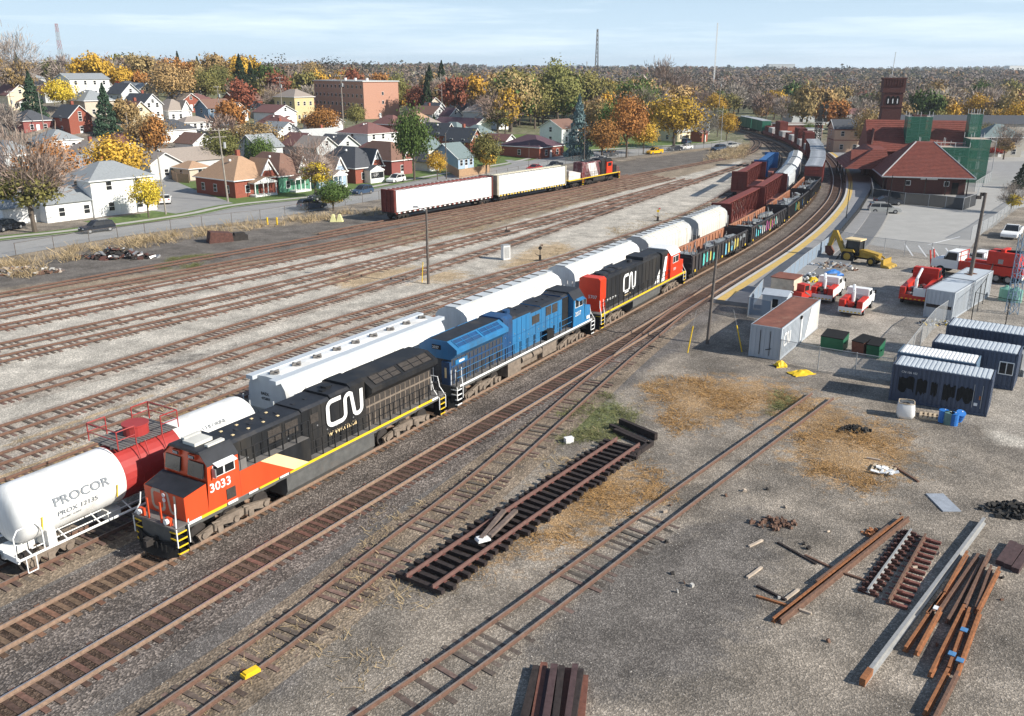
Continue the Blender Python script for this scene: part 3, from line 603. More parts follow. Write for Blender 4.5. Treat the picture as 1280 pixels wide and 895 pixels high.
        mi=MB(); mi.b(cx0-.42,cx0-.36,min(s*(w+.05),s*(w+.3)),max(s*(w+.05),s*(w+.3)),3.4,3.85); mi.build('mirror','steel',root)
    # headlights, ditch lights
    hl=MB()
    for z in (2.75,2.5): hl.bar((nx0-.02,.0,z),(nx0+.05,.0,z),.11,10)
    hl.build('headlight','trim white',root)
    hf=MB(); hf.b(nx0-.02,nx0+.02,-.17,.17,2.35,2.9); hf.build('headlight_frame',side,root)
    for s in (-1,1):
        d=MB(); d.bar((X(.7),s*.95,1.95),(X(.55),s*.95,1.95),.13,10); d.build('ditch_light','trim white',root)
        d=MB(); d.b(X(.85),X(.7),s*.95-.16,s*.95+.16,1.72,2.1); d.b(X(.78),X(.72),s*.45-.05,s*.45+.05,1.72,2.75); d.build('post','loco red' if sc['id']=='a' else 'dull black',root)
    # rear of cab
    if sc['id']=='a':
        lo=MB(); lo.b(X(9.4),cx1,-w,w,zd,3.05); lo.build('equipment_box','black paint',root)
        rd=MB()
        for s in (-1,1):
            y=s*(w+.012); rd.add([(cx1,y,zd),(cx1,y,3.05),(X(5.9),y,3.05),(X(8.1),y,zd)],[(0,1,2,3)])
        rd.build('red_livery_panel','loco red',root)
        cd=MB()
        for s in (-1,1):
            y=s*(w+.012); cd.add([(X(5.9),y,3.05),(X(7.0),y,3.05),(X(9.2),y,zd),(X(8.1),y,zd)],[(0,1,2,3)])
        cd.build('cream_livery_stripe','cream',root)
        ld=MB(); ld.b(X(9.35),cx1-.02,-w+.02,-1.0,3.05,3.07); ld.b(X(9.35),cx1-.02,1.0,w-.02,3.05,3.07); ld.b(cx1-.5,cx1-.02,-w,-1.02,3.05,3.6); ld.b(cx1-.5,cx1-.02,1.02,w,3.05,3.6); ld.build('upper_walkway','deck grey',root)
        rails_side(root,X(9.4),cx1-.1,1.5,3.07,.95,'black paint',5); rails_side(root,X(9.4),cx1-.1,-1.5,3.07,.95,'black paint',5)
        seq=[(4.55,9.4,1.0,4.42,'black paint'),(9.4,11.6,1.02,4.50,'black paint'),(11.6,14.4,1.04,4.62,'black paint')]
        rail0=9.4
    elif sc['id']=='b':
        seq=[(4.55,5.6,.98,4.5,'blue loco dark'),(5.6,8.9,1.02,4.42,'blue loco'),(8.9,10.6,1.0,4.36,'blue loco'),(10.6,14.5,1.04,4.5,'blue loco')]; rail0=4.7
    zr=4.62
    for k,(a,b,hw,zt,mt) in enumerate(seq):
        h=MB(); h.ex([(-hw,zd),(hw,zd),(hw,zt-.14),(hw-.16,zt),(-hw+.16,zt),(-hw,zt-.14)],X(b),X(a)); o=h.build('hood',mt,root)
        rt=MB(); rt.ex([(-hw-.01,zt-.13),(-hw+.155,zt+.012),(hw-.155,zt+.012),(hw+.01,zt-.13),(hw-.17,zt-.02),(-hw+.17,zt-.02)],X(b)+.02,X(a)-.02)
        for q in range(int((b-a)/.9)): rt.b(X(a)-.9*q-.5,X(a)-.9*q-.3,-.08,.12,zt+.015,zt+.05)
        rt.build('hood_roof','loco roof black',root)
        for s in (-1,1):   # door seams, latches
            dm=MB(); n_=max(1,int((b-a)/.62))
            for i in range(1,n_): xx=X(a)-(b-a)*i/n_; xpan(dm,xx-.012,xx+.012,s*hw,zd+.1,zt-.2,.02)
            xpan(dm,X(b)+.05,X(a)-.05,s*hw,zd+1.35,zd+1.37,.02)
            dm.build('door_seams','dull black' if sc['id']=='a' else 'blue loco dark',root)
            lt=MB()
            for i in range(n_): xx=X(a)-(b-a)*(i+.5)/n_; xpan(lt,xx-.04,xx+.04,s*hw,zd+1.0+.5*(i%2),zd+1.07+.5*(i%2),.03)
            lt.build('latches','steel',root)
    if sc['id']=='a':
        for d in (7.0,8.2): vent_panel(root,X(d+.9),X(d),1.0+.005,3.45,4.15); vent_panel(root,X(d+.9),X(d),-1.005,3.45,4.15)
        vent_panel(root,X(10.6),X(10.0),-1.03,3.5,4.0); vent_panel(root,X(10.6),X(10.0),1.03,3.5,4.0)
        rp_=MB()
        for a_ in (5.2,6.2,7.2,8.2): 
            for y in (-.4,.45): rp_.b(X(a_+.15),X(a_),y-.06,y+.06,4.437,4.47)
        rp_.build('roof_fitting','cream',root)
    else:
        for d in (6.4,7.4): vent_panel(root,X(d+.8),X(d),-1.03,3.5,4.2); vent_panel(root,X(d+.8),X(d),1.03,3.5,4.2)
        vent_panel(root,X(10.3),X(9.2),-1.01,3.3,3.95); vent_panel(root,X(10.3),X(9.2),1.01,3.3,3.95)
    # exhaust housing, radiator with flared wings
    eh=MB(); eh.ex([(-1.05,zd),(1.05,zd),(1.05,4.62),(.8,4.78),(-.8,4.78),(-1.05,4.62)],X(14.45),X(13.2)); eh.bar((X(12.4),0,4.55),(X(12.4),0,4.8),.3,12); eh.bar((X(11.9),.2,4.55),(X(11.9),.2,4.72),.18,8); eh.build('exhaust_housing','black paint' if sc['id']=='a' else 'blue loco dark',root)
    a,b=14.5,20.9; rb=MB(); rb.b(X(b)+.1,X(a),-1.0,1.0,zd,3.55); rb.build('radiator_compartment','grille' if sc['id']=='a' else 'grille blue',root)
    dv=MB()
    for s in (-1,1):
        for i in range(13): xx=X(a)-.3-i*.48; xpan(dv,xx-.03,xx+.03,s*1.0,zd,3.4,.03)
        xpan(dv,X(b)+.1,X(a),s*1.0,2.9,3.0,.04)
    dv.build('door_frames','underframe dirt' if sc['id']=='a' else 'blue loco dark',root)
    wgs=MB(); wg=[(-1.0,3.45),(1.0,3.45),(1.53,3.92),(1.53,4.2),(.75,4.68),(-.75,4.68),(-1.53,4.2),(-1.53,3.92)]
    wgs.ex(wg,X(b),X(a)); wgs.build('radiator_wings','black paint' if sc['id']=='a' else 'blue loco',root)
    if sc['id']=='b': q_=MB(); q_.b(X(b)+.05,X(a)-.05,-.72,.72,4.68,4.7); q_.build('hood_roof','loco roof black',root)
    for s in (-1,1):
        for k,(u0,u1) in enumerate(((a+.5,a+2.9),(a+3.2,b-.4))):
            g=MB(); ya,yb=s*1.42,s*.84; za,zb=4.275,4.63; 
            g.add([(X(u1),ya,za+.02),(X(u0),ya,za+.02),(X(u0),yb,zb+.02),(X(u1),yb,zb+.02)],[(0,1,2,3)])
            fr=g.build('radiator_screen','grille' if sc['id']=='a' else 'blue loco dark',root)
            g=MB()
            for i in range(4): xx=X(u0)-(u0*0+(u1-u0))*i/3; g.bar((xx,ya,za+.03),(xx,yb,zb+.03),.03,4)
            for i in range(3): y_=ya+(yb-ya)*i/2; z_=za+(zb-za)*i/2; g.bar((X(u0),y_,z_+.03),(X(u1),y_,z_+.03),.025,4)
            g.build('screen_bars','black paint' if sc['id']=='a' else 'blue loco',root)
    # rear end platform hood wall number
    if sc['id']=='b':
        for s in (-1,):
            nb=MB(); nb.b(X(b)-.03,X(b),-.25,.45,4.05,4.35); nb.build('number_board','dull black',root)
            text('2037',.26,'white paint',root,(X(b)-.035,.42,4.1),(R(90),0,R(-90)),'number')
        rbx=MB(); rbx.b(X(b+.1),X(b)+.1,-1.0,-.35,zd,3.3); rbx.build('rear_locker','blue loco dark',root); g=MB(); g.b(X(b+.12),X(b+.1),-.75,-.6,2.2,2.9); g.build('marker_light','cream',root)
    hm='black paint'; rm={'a':'black paint','b':'blue loco'}[sc['id']]
    for s in (-1,1):
        rails_side(root,X(20.9),X(rail0),s*1.47,zd,1.02,hm,12 if sc['id']=='a' else 16,rail_mat=rm)
    er=MB()
    for y in (-1.0,-.45,.45,1.0): er.bar((X(sc['L']-.75),y,zd),(X(sc['L']-.75),y,2.75),.03,5)
    er.bar((X(sc['L']-.75),-1.0,2.75),(X(sc['L']-.75),-.45,2.75),.03,5); er.bar((X(sc['L']-.75),1.0,2.75),(X(sc['L']-.75),.45,2.75),.03,5)
    er.build('end_rail',sc['hand'],root)
    hz=MB()
    for y in (-.6,.6): hz.tube([(X(sc['L']-.6),y,1.2),(X(sc['L']-.35),y*.8,.6),(X(sc['L']-.1),y*.7,.9)],.035,5)
    hz.build('air_hose','dull black',root)
SPOT={}
def place(root,path,s):     # s: distance of the car centre along the path, z=0 at rail top
    L=SPOT.get('half',7)
    a=path.pos(s+6.5); b=path.pos(s-6.5); d=(a-b).normalized(); c=(a+b)/2; 
    root.location=(c.x,c.y,RAILZ+(tz(c.x,c.y) if c.y>225 else 0)); root.rotation_euler=(0,0,math.atan2(d.y,d.x)); return root
# --- locomotive 3033 (faces the camera side: front towards -s)
a=thing('locomotive','black and orange-red locomotive 3033 with cab towards the camera','locomotive')
loco_ge(a,dict(id='a',L=22.3,num='3033',body='black paint',cabmat='loco red',hand='white paint')); 
# lettering: right side of the unit as seen (its own left/right handled by y sign)
place(a,T0,6.9+11.15); a.rotation_euler.z+=math.pi
# unit faces -s, so camera side is its local +y (left)
Xa=lambda d:11.15-d
text('3033',.62,'white paint',a,(Xa(2.7),1.555,2.66),(R(90),0,R(180)),'number',sx=1.05)
text('www.cn.ca',.54,'cream',a,(Xa(11.2),1.10,2.32),(R(90),0,R(180)),'lettering')
lg=cn_logo(a,'white paint',0,0,1.0,0,sx=1.1); lg.rotation_euler=(0,0,math.pi); lg.scale=(.98,1,.92); lg.location=(Xa(11.3),1.10,2.92)
lg=cn_logo(a,'grey stick',0,0,.62,0,name='front_emblem'); lg.rotation_euler=(0,0,R(90)); lg.location=(Xa(1.35)+.012,-.85,1.95); lg.scale=(1.0,1,1)
mb=MB(); xpan(mb,Xa(4.2),Xa(3.65),1.545,1.9,2.45,.02); mb.build('battery_door','grille',a)
# --- blue locomotive 2037
b_=thing('locomotive','bright blue locomotive 2037 coupled between the two CN units','locomotive')
loco_ge(b_,dict(id='b',L=21.6,num='2037',body='blue loco',cabmat='blue loco',hand='white paint')); place(b_,T0,29.2+10.8)
text('2037',.5,'white paint',b_,(10.8-4.3,-1.555,2.6),(R(90),0,0),'number')
mb=MB(); xpan(mb,10.8-2.3,10.8-1.75,-1.56,1.95,2.2,.02); mb.build('white_plate','white paint',b_)
mb=MB(); xpan(mb,-9.6,-8.2,-1.04,3.0,3.3,.02); mb.build('blue_plate','blue loco',b_); mb=MB(); xpan(mb,-9.2,-8.6,-1.06,3.08,3.22,.02); mb.build('white_plate','white paint',b_)
mb=MB(); mb.b(2.0,3.0,-1.5,-1.2,1.72,2.5); mb.build('tool_box','dull black',b_)
mb=MB(); mb.b(5.2,6.25,-1.04,-.9,1.8,4.3); mb.b(5.2,6.25,.9,1.04,1.8,4.3); mb.build('cab_doorway','dull black',b_)
# --- red and black EMD-style unit, cab away from camera
def loco_emd(root,L=21.6,num='5707',detail=1,livery='new'):
    H_=L/2; zd=1.62; red='loco bright red'; blk='black paint'
    f=MB(); f.b(-H_+.7,H_-.7,-1.4,1.4,1.3,1.56); f.b(-H_+2,H_-2,-.7,.7,.85,1.3); f.build('frame','frame grey' if livery=='new' else 'dull black',root)
    f=MB(); f.b(-H_+.6,H_-.6,-1.5,1.5,1.56,zd); f.build('walkway','deck grey',root)
    for s in (-1,1): f=MB(); xpan(f,-H_+.65,H_-.65,s*1.5,1.5,1.66,.014); f.build('sill_stripe','yellow paint',root)
    ax=3 if livery=='new' else 2
    bogie(root,H_-4.0,ax,1.8,'underframe dark' if livery!='new' else 'underframe dirt',.5,1.05); bogie(root,-H_+4.0,ax,1.8,'underframe dark' if livery!='new' else 'underframe dirt',.5,1.05)
    f=MB(); f.ex([(-1.42,.7),(-1.1,.3),(1.1,.3),(1.42,.7),(1.42,1.28),(-1.42,1.28)],-3.2,3.4 if livery=='new' else 1.5); f.build('fuel_tank','frame grey' if livery=='new' else 'underframe dark',root)
    coupler(root,H_-.35,1); coupler(root,-H_+.35,-1)
    for dr in (1,-1): steps(root,dr*(H_-.65),1,zd,'white paint' if livery=='new' else 'red paint','yellow paint',dirn=dr)
    for dr in (1,-1):
        p=MB(); p.b(min(dr*(H_-.68),dr*(H_-.55)),max(dr*(H_-.68),dr*(H_-.55)),-1.4,1.4,.25,1.3); p.build('pilot','dull black',root)
    hr=-H_+1.3
    cab0,cab1=(H_-5.0,H_-2.6) if livery=='new' else (H_-6.3,H_-4.0)
    h=MB(); h.ex([(-1.0,zd),(1.0,zd),(1.0,4.25),(.82,4.42),(-.82,4.42),(-1.0,4.25)],hr+1.1,cab0-1.6); h.build('hood',blk if livery=='new' else 'weathered wine',root)
    h=MB(); h.ex([(-1.02,zd),(1.02,zd),(1.02,4.4),(.82,4.56),(-.82,4.56),(-1.02,4.4)],hr,hr+1.15); h.build('rear_hood_end',red if livery=='new' else 'weathered wine',root)
    h=MB(); h.ex([(-1.2,zd),(1.2,zd),(1.2,4.3),(1.0,4.5),(-1.0,4.5),(-1.2,4.3)],cab0-1.65,cab0); h.build('electrical_cabinet',blk,root)
    rf=MB(); rf.b(hr+1.2,cab0-1.7,-.8,.8,4.425,4.45)
    for k in range(3): rf.bar((hr+2.2+k*1.5,0,4.45),(hr+2.2+k*1.5,0,4.62),.62,14)
    rf.b(0,2.2,-.9,.9,4.45,4.75); rf.bar((-1.2,0,4.45),(-1.2,0,4.7),.25,10); rf.b(2.6,3.9,-.7,.7,4.45,4.58); rf.build('roof_fans','loco roof black',root)
    if livery=='new':
        for s in (-1,1):
            st=MB(); y=s*1.015; st.add([(cab0-2.9,y,zd),(cab0-1.66,y,zd),(cab0-1.66,y,2.9)],[(0,1,2)]); st.build('white_livery_stripe','white paint',root)
            st=MB(); y=s*1.215; st.add([(cab0-1.62,y,zd),(cab0-.5,y,zd),(cab0,y,3.2),(cab0,y,4.0),(cab0-.9,y,4.0)],[(0,1,2,3,4)]); st.build('white_livery_stripe','white paint',root)
            st=MB(); y=s*1.218; st.add([(cab0-.75,y,zd),(cab0-.02,y,zd),(cab0-.02,y,4.2),(cab0-.3,y,4.2)],[(0,1,2,3)]); st.build('red_livery_panel',red,root)
    w=1.5; c=MB(); c.ex([(-w,zd),(w,zd),(w,3.95),(w-.4,4.5),(-w+.4,4.5),(-w,3.95)],cab0,cab1); c.build('cab',red,root)
    c=MB(); c.ex([(-w-.03,3.96),(-w+.38,4.52),(-.9,4.6),(.9,4.6),(w-.38,4.52),(w+.03,3.96),(w-.4,4.51),(-w+.4,4.51)],cab0-.05,cab1+.1); c.build('cab_roof','white paint' if livery=='new' else 'dull black',root)
    nw=w-.1 if livery=='new' else 1.0
    c=MB(); c.b(cab1,H_-1.3,-nw,nw,zd,3.0 if livery=='new' else 3.05); c.build('nose',red if livery=='new' else 'dull black',root)
    for s in (-1,1):
        wi=MB(); xpan(wi,cab0+.5,cab1-.35,s*w,3.1,3.8,.02); fr=wi.build('cab_window','trim white' if livery=='new' else 'dull black',root)
        g=MB(); xpan(g,cab0+.55,cab0+1.1,s*(w+.02),3.15,3.75,.01); xpan(g,cab0+1.2,cab1-.4,s*(w+.02),3.15,3.75,.01); g.build('pane','window glass',fr)
        ws=MB(); ws.b(cab1,cab1+.02,min(s*.2,s*1.2),max(s*.2,s*1.2),3.2,3.95); ws.build('windscreen','window glass',root)
        rails_side(root,-H_+1,cab0-.2,s*1.45,zd,1.0,'black paint',14 if detail else 6)
        dm=MB()
        for i in range(14): xx=hr+1.5+i*.85; xpan(dm,xx-.012,xx+.012,s*1.0,zd,4.2,.02)
        dm.build('door_seams','dull black',root)
    if livery!='new':
        for s in (-1,1):
            for x0,ww,mm in ((hr+2.0,3.0,'weathered white'),(hr+6.2,.8,'dull black'),(hr+7.4,.9,'white paint'),(hr+8.6,.6,'dull black')):
                st=MB(); y=s*1.012; st.add([(x0+1.4,y,zd),(x0+1.4+ww,y,zd),(x0+ww,y,4.2),(x0,y,4.2)],[(0,1,2,3)]); st.build('livery_stripe',mm,root)
    return root
M('weathered wine',(.13,.04,.045),.8,.4,2,dirt=(.45,.40,.38),dirtamt=.35); M('weathered white',(.6,.57,.55),.8,.3,2,dirt=(.2,.1,.09),dirtamt=.3)
c_=thing('locomotive','red and black locomotive 5707 coupled ahead of the graffitied gondolas','locomotive'); loco_emd(c_); place(c_,T0,50.8+10.8)
text('5707',.42,'white paint',c_,(-10.8+1.27,.1,2.75),(R(90),0,R(-90)),'number'); text('5707',.36,'white paint',c_,(10.8-4.3,-1.525,2.35),(R(90),0,0),'number')
lg=cn_logo(c_,'white paint',0,0,1.0,0,sx=1.0); lg.location=(-4.6,-1.05,2.35); text('www.cn.ca',.36,'cream',c_,(-4.6,-1.05,1.9),(R(90),0,0),'lettering')
mb=MB()
for k in range(5): xpan(mb,-8.6+k*.55,-8.35+k*.55,-1.0,2.3,2.45,.02)
mb.build('small_signs','white paint',c_)
# far switcher with worn stripes
d_=thing('locomotive','weathered old switcher with worn diagonal stripes and orange cab','locomotive'); loco_emd(d_,16.5,'',0,'old')
place(d_,TB,0); SW=d_
# slug / low unit coupled to it
# ---------------- freight cars ----------------
def brake_end(root,x,s,z0,z1,mat,w=1.35):
    l=MB(); 
    for y in (-w,-w+.4,): l.bar((x,y,z0),(x,y,z1),.025,4)
    for k in range(int((z1-z0)/.4)): l.bar((x,-w,z0+.3+k*.4),(x,-w+.4,z0+.3+k*.4),.02,4)
    l.build('ladder',mat,root)
def tank_car(root,L=16.4,r=1.42,zc=2.55,mats=('white car paint','tank red'),band=True,simple=False,dark='white car paint',lettering=True):
    h=L/2-1.3; n=28 if not simple else 14
    def cyl(x0,x1,rr): 
        mb=MB(); mb.ex([(y,z+zc) for y,z in cylpts(rr,n)],x0,x1); return mb
    def dome_end(s):
        mb=MB(); rings=[(h,r),(h+.22,r*.97),(h+.4,r*.86),(h+.52,r*.62),(h+.58,r*.3)]; vs=[]
        for x,rr in rings: vs+=[(s*x,y,z+zc) for y,z in cylpts(rr,n)]
        fs=[(i*n+j,i*n+(j+1)%n,(i+1)*n+(j+1)%n,(i+1)*n+j) for i in range(4) for j in range(n)]+[tuple(4*n+j for j in range(n))]
        mb.add(vs,fs); return mb
    body=MB(); body.ex([(y,z+zc) for y,z in cylpts(r,n)],-h,h,caps=False)
    for s in (-1,1): e=dome_end(s); body.add(e.v,e.f)
    body.build('tank',mats[0],root,smooth=not simple)
    if band: cyl(-1.75,1.75,r+.012).build('red_band',mats[1],root,smooth=False)
    u=MB(); hh=L/2-.35
    for s in (-1,1):
        u.b(min(s*(h-1.2),s*hh),max(s*(h-1.2),s*hh),-.35,.35,.75,1.2); u.b(min(s*(hh-.08),s*hh),max(s*(hh-.08),s*hh),-1.45,1.45,.85,1.12)
        u.b(min(s*(h-1.0),s*(h-.6)),max(s*(h-1.0),s*(h-.6)),-1.3,1.3,.9,1.75)
    u.build('underframe',dark,root)
    if simple:
        bogie(root,L/2-2.2,2,1.75,'underframe dark'); bogie(root,-L/2+2.2,2,1.75,'underframe dark'); return root
    u=MB()
    for s in (-1,1):
        u.bar((-hh,s*1.47,1.0),(hh,s*1.47,1.0),.06,6)
        for k in range(-4,5): u.bar((k*1.7,s*1.47,1.0),(k*1.7,s*.7,1.35),.035,5)
    for yy in (-.25,.3,-.9): u.bar((-h,yy,1.02),(h,yy,1.02),.035,5)
    for k in (-2.2,2.5): u.c(k,-.3,.8,.7,.9,.5)
    u.build('side_sill_pipes',dark,root)
    for s in (-1,1):
        for y in (-1,1):
            l=MB(); x=s*(hh-.35); l.tube([(x,y*1.47,.95),(x,y*1.47,.25),(x-s*.45,y*1.47,.25),(x-s*.45,y*1.47,.95)],.03,5); l.tube([(s*hh,y*1.4,1.0),(s*hh,y*1.4,2.1),(s*(hh-.25),y*1.3,2.35),(s*(hh-1.0),y*1.45,2.45),(s*(hh-1.25),y*1.47,2.1),(s*(hh-1.25),y*1.47,1.0)],.032,6)
            l.build('end_handrail',dark,root)
    pl=MB(); 
    for k in range(-8,9): pl.b(k*.2-.08,k*.2+.08,-1.15,1.15,zc+r+.10,zc+r+.13)
    pl.b(-1.7,1.7,-.5,-.42,zc+r-.03,zc+r+.1); pl.b(-1.7,1.7,.42,.5,zc+r-.03,zc+r+.1); pl.build('top_platform','deck grey',root)
    d=MB(); d.bar((0.1,0,zc+r),(0.1,0,zc+r+.62),.62,20); d.bar((0.1,0,zc+r+.62),(0.1,0,zc+r+.70),.66,20); d.build('valve_dome','tank red',root)
    rl=MB()
    for s in (-1,1):
        for q in (-1,1):
            rl.tube([(q*1.75,s*1.15,zc+r+.12),(q*1.75,s*1.15,zc+r+1.05),(q*.75,s*1.15,zc+r+1.05),(q*.75,s*1.15,zc+r+.12)],.032,5); rl.bar((q*1.75,s*1.15,zc+r+.6),(q*.75,s*1.15,zc+r+.6),.025,5)
        rl.tube([(s*1.75,-1.15,zc+r+1.05),(s*1.75,1.15,zc+r+1.05)],.032,5); rl.tube([(s*1.75,-1.15,zc+r+.6),(s*1.75,1.15,zc+r+.6)],.025,5)
    for s in (-1,1): rl.tube([(.75*s,-1.15,zc+r+.1),(.75*s,-1.4,zc+.6),(.75*s,-1.47,1.0)],.03,5)
    rl.tube([(-.25,-1.15,zc+r+.1),(-.25,-1.45,zc+.4),(-.25,-1.5,1.0)],.03,5)
    rl.build('platform_railing','tank red',root)
    bogie(root,L/2-2.0,2,1.75,'underframe dirt'); bogie(root,-L/2+2.0,2,1.75,'underframe dirt'); coupler(root,L/2-.1,1); coupler(root,-L/2+.1,-1)
    if lettering:
        # words follow the shell: flat letters just off the tank side
        an=18
        def lt(s_,size,x,a_,sx=1,mat='letter grey'):
            rr=r+.03; o=text(s_,size,mat,root,(x,-rr*math.cos(R(a_)),zc+rr*math.sin(R(a_))),(R(90-a_),0,0),'lettering',sx=sx); return o
        lt('PROCOR',.62,-5.45,8,1.12); lt('PROX 12135',.36,-5.35,-12,1.05); lt('LD LMT  CAPY',.16,-5.2,-22,1)
        lt('CHLORINE',.3,3.2,34,1.1)
        for x in (-6.1,-2.3): 
            o=MB(); o.b(-.03,.03,-.02,0,-.35,.35); q=o.build('reflective_strip','yellow paint',root,(x,-(r+.01)*math.cos(R(-8)),zc-.3)); q.rotation_euler=(R(12),0,0)
M('letter grey',(.22,.24,.26),.7,.1,2)
t_=thing('tank_car','white tank car with red centre band and railed dome platform, beside locomotive 3033','tank car'); tank_car(t_,15.6); place(t_,TM,2.6+7.7)
M('hopper dull',(.46,.47,.46),.6,.1,1.2,streak=1,dirt=(.33,.31,.28),dirtamt=.2)
def hopper(L=17.6,ht=4.45,mat='white car paint',roof='white car paint',lines=False,end='hopper grey',label='',rounded=False,hatch='round'):
    root=thing('covered_hopper',label,'hopper car'); h=L/2-.55; w=1.55
    if rounded: prof=[(-w*.93,1.35),(-w,2.1),(-w,3.2),(-w*.93,3.85),(-w*.72,4.2),(-w*.4,ht-.08),(0,ht),(w*.4,ht-.08),(w*.72,4.2),(w*.93,3.85),(w,3.2),(w,2.1),(w*.93,1.35)]
    else: prof=[(-w,1.35),(-w,3.5),(-1.47,3.85),(-1.2,4.28),(-.65,ht-.04),(0,ht),(.65,ht-.04),(1.2,4.28),(1.47,3.85),(w,3.5),(w,1.35)]
    b=MB(); b.ex(prof,-h+1.2,h-1.2); b.build('body',mat,root)
    e=MB(); up=[(y,z) for y,z in prof if z>2.6]; up=[(up[0][0],2.4)]+up+[(up[-1][0],2.4)]
    for s in (-1,1):
        e2=MB(); e2.ex(up,min(s*(h-1.2),s*(h-.5)),max(s*(h-1.2),s*(h-.5))); e2.add([(s*(h-.5),-w,2.4),(s*(h-.5),w,2.4),(s*(h-1.6),w,1.35),(s*(h-1.6),-w,1.35)],[(0,1,2,3)]); e2.build('body_end',end,root)
    if not rounded or 1:
        for s in (-1,1):
            g=MB(); x=s*h
            for y in (-w+.05,-w+.55,w-.55,w-.05): g.bar((x,y,.95),(x,y,3.3),.04,5)
            for k in range(6): g.bar((x,-w+.05,1.2+k*.36),(x,-w+.55,1.2+k*.36),.025,4)
            g.b(min(x,x-s*.9),max(x,x-s*.9),-w+.05,w-.05,.95,1.08); g.b(min(x-s*.55,x-s*.9),max(x-s*.55,x-s*.9),-w+.1,-w+.4,1.08,1.35)
            g.build('end_cage',end,root)
    rw=MB(); 
    rw.b(-h+.4,h-.4,-.52,.52 if lines else -.3,ht+.0,ht+.05) if lines else (rw.b(-h+.1,h-.1,-1.22,-.68,4.28,ht+.02),rw.b(-h+.1,h-.1,.68,1.22,4.28,ht+.02))
    rw.build('roof_walkway','roof sheet' if not lines else roof,root)
    hm=MB()
    if hatch=='trough':
        n=max(5,int(L/1.8)); hm.b(-h+1,h-1,-.3,.3,ht-.02,ht+.03)
    for k in range(9 if hatch=='round' else 10):
        x=-h+1.2+(2*h-2.4)*k/(8 if hatch=='round' else 9)
        if hatch=='round':
            if k: hm.build('hatch','deck grey',root); hm=MB()
            hm.b(x-.35,x+.35,-.03,.03,ht+.02,ht+.16); hm.b(x-.05,x+.05,-.32,.32,ht+.02,ht+.12); hm.bar((x,0,ht-.02),(x,0,ht+.06),.3,10)
        else: hm.b(x-.04,x+.04,-.42,.42,ht+.03,ht+.12)
    hm.build('hatch' if hatch=='round' else 'hatches','deck grey',root)
    sd=MB()
    for k in range(1,int(L/1.55)):
        x=-h+k*1.55
        if x<h-.5:
            for s in (-1,1): sd.tube([(x,s*w*.93,3.98),(x,s*w*.8,4.1)],.022,4)
    if not rounded:
        for k in range(1,8):
            x=-h+2*h*k/8
            for s in (-1,1): xpan(sd,x-.03,x+.03,s*w,1.4,3.7,.03)
    sd.build('side_posts',mat,root)
    if rounded:
        ps=MB(); side=[q for q in prof if q[0]>.3]
        for k in range(1,int(L/1.1)):
            x=-h+1.2+(2*h-2.4)*k/int(L/1.1)
            for s in (-1,1): ps.tube([(x,s*(y+.004),z+.004) for y,z in side[:-1]],.018,3)
        for s in (-1,1): ps.tube([(-h+1.2,s*1.555,2.1),(h-1.2,s*1.555,2.1)],.03,4); ps.tube([(-h+1.2,s*1.46,3.86),(h-1.2,s*1.46,3.86)],.03,4)
        ps.build('panel_seams','hopper dull',root)
    hp=MB()
    for k in (-1,0,1):
        x=k*L*.26; hp.add([(x-1.9,-1.3,1.4),(x+1.9,-1.3,1.4),(x+1.9,1.3,1.4),(x-1.9,1.3,1.4),(x-.35,-.5,.45),(x+.35,-.5,.45),(x+.35,.5,.45),(x-.35,.5,.45)],[(0,4,5,1),(1,5,6,2),(2,6,7,3),(3,7,4,0),(4,7,6,5)])
    hp.build('hopper_bays',mat,root)
    bogie(root,L/2-2.1,2,1.75,'underframe dirt'); bogie(root,-L/2+2.1,2,1.75,'underframe dirt'); coupler(root,L/2-.1,1); coupler(root,-L/2+.1,-1)
    return root
q=hopper(17.9,4.5,'white car paint',label='white covered hopper with nine round hatches behind the logo of locomotive 3033',end='hopper grey'); place(q,TM,18.0+9.1)
text('BAEX',.26,'dull black',q,(-7.93,.5,3.3),(R(90),0,R(-90)),'lettering'); text('475801',.24,'dull black',q,(-7.93,.5,3.0),(R(90),0,R(-90)),'lettering')
for s_,L_,mt,lb,hh in ((36.9,16.9,'white car paint','bright white round-sided hopper directly behind the blue locomotive','trough'),(54.3,16.9,'white car paint','grey-white round-sided hopper behind the red and black locomotive','trough'),
    (71.6,15.0,'hopper tan','dusty cream hopper beyond the red cab roof','trough'),(86.9,13.6,'hopper tan','cream hopper beside the first gondola, next to the red centrebeam','trough')):
    q=hopper(L_,4.5,mt,'hopper grey',True,mt if mt!='hopper tan' else 'hopper dull',lb,True,hh); place(q,TM,s_+L_/2)
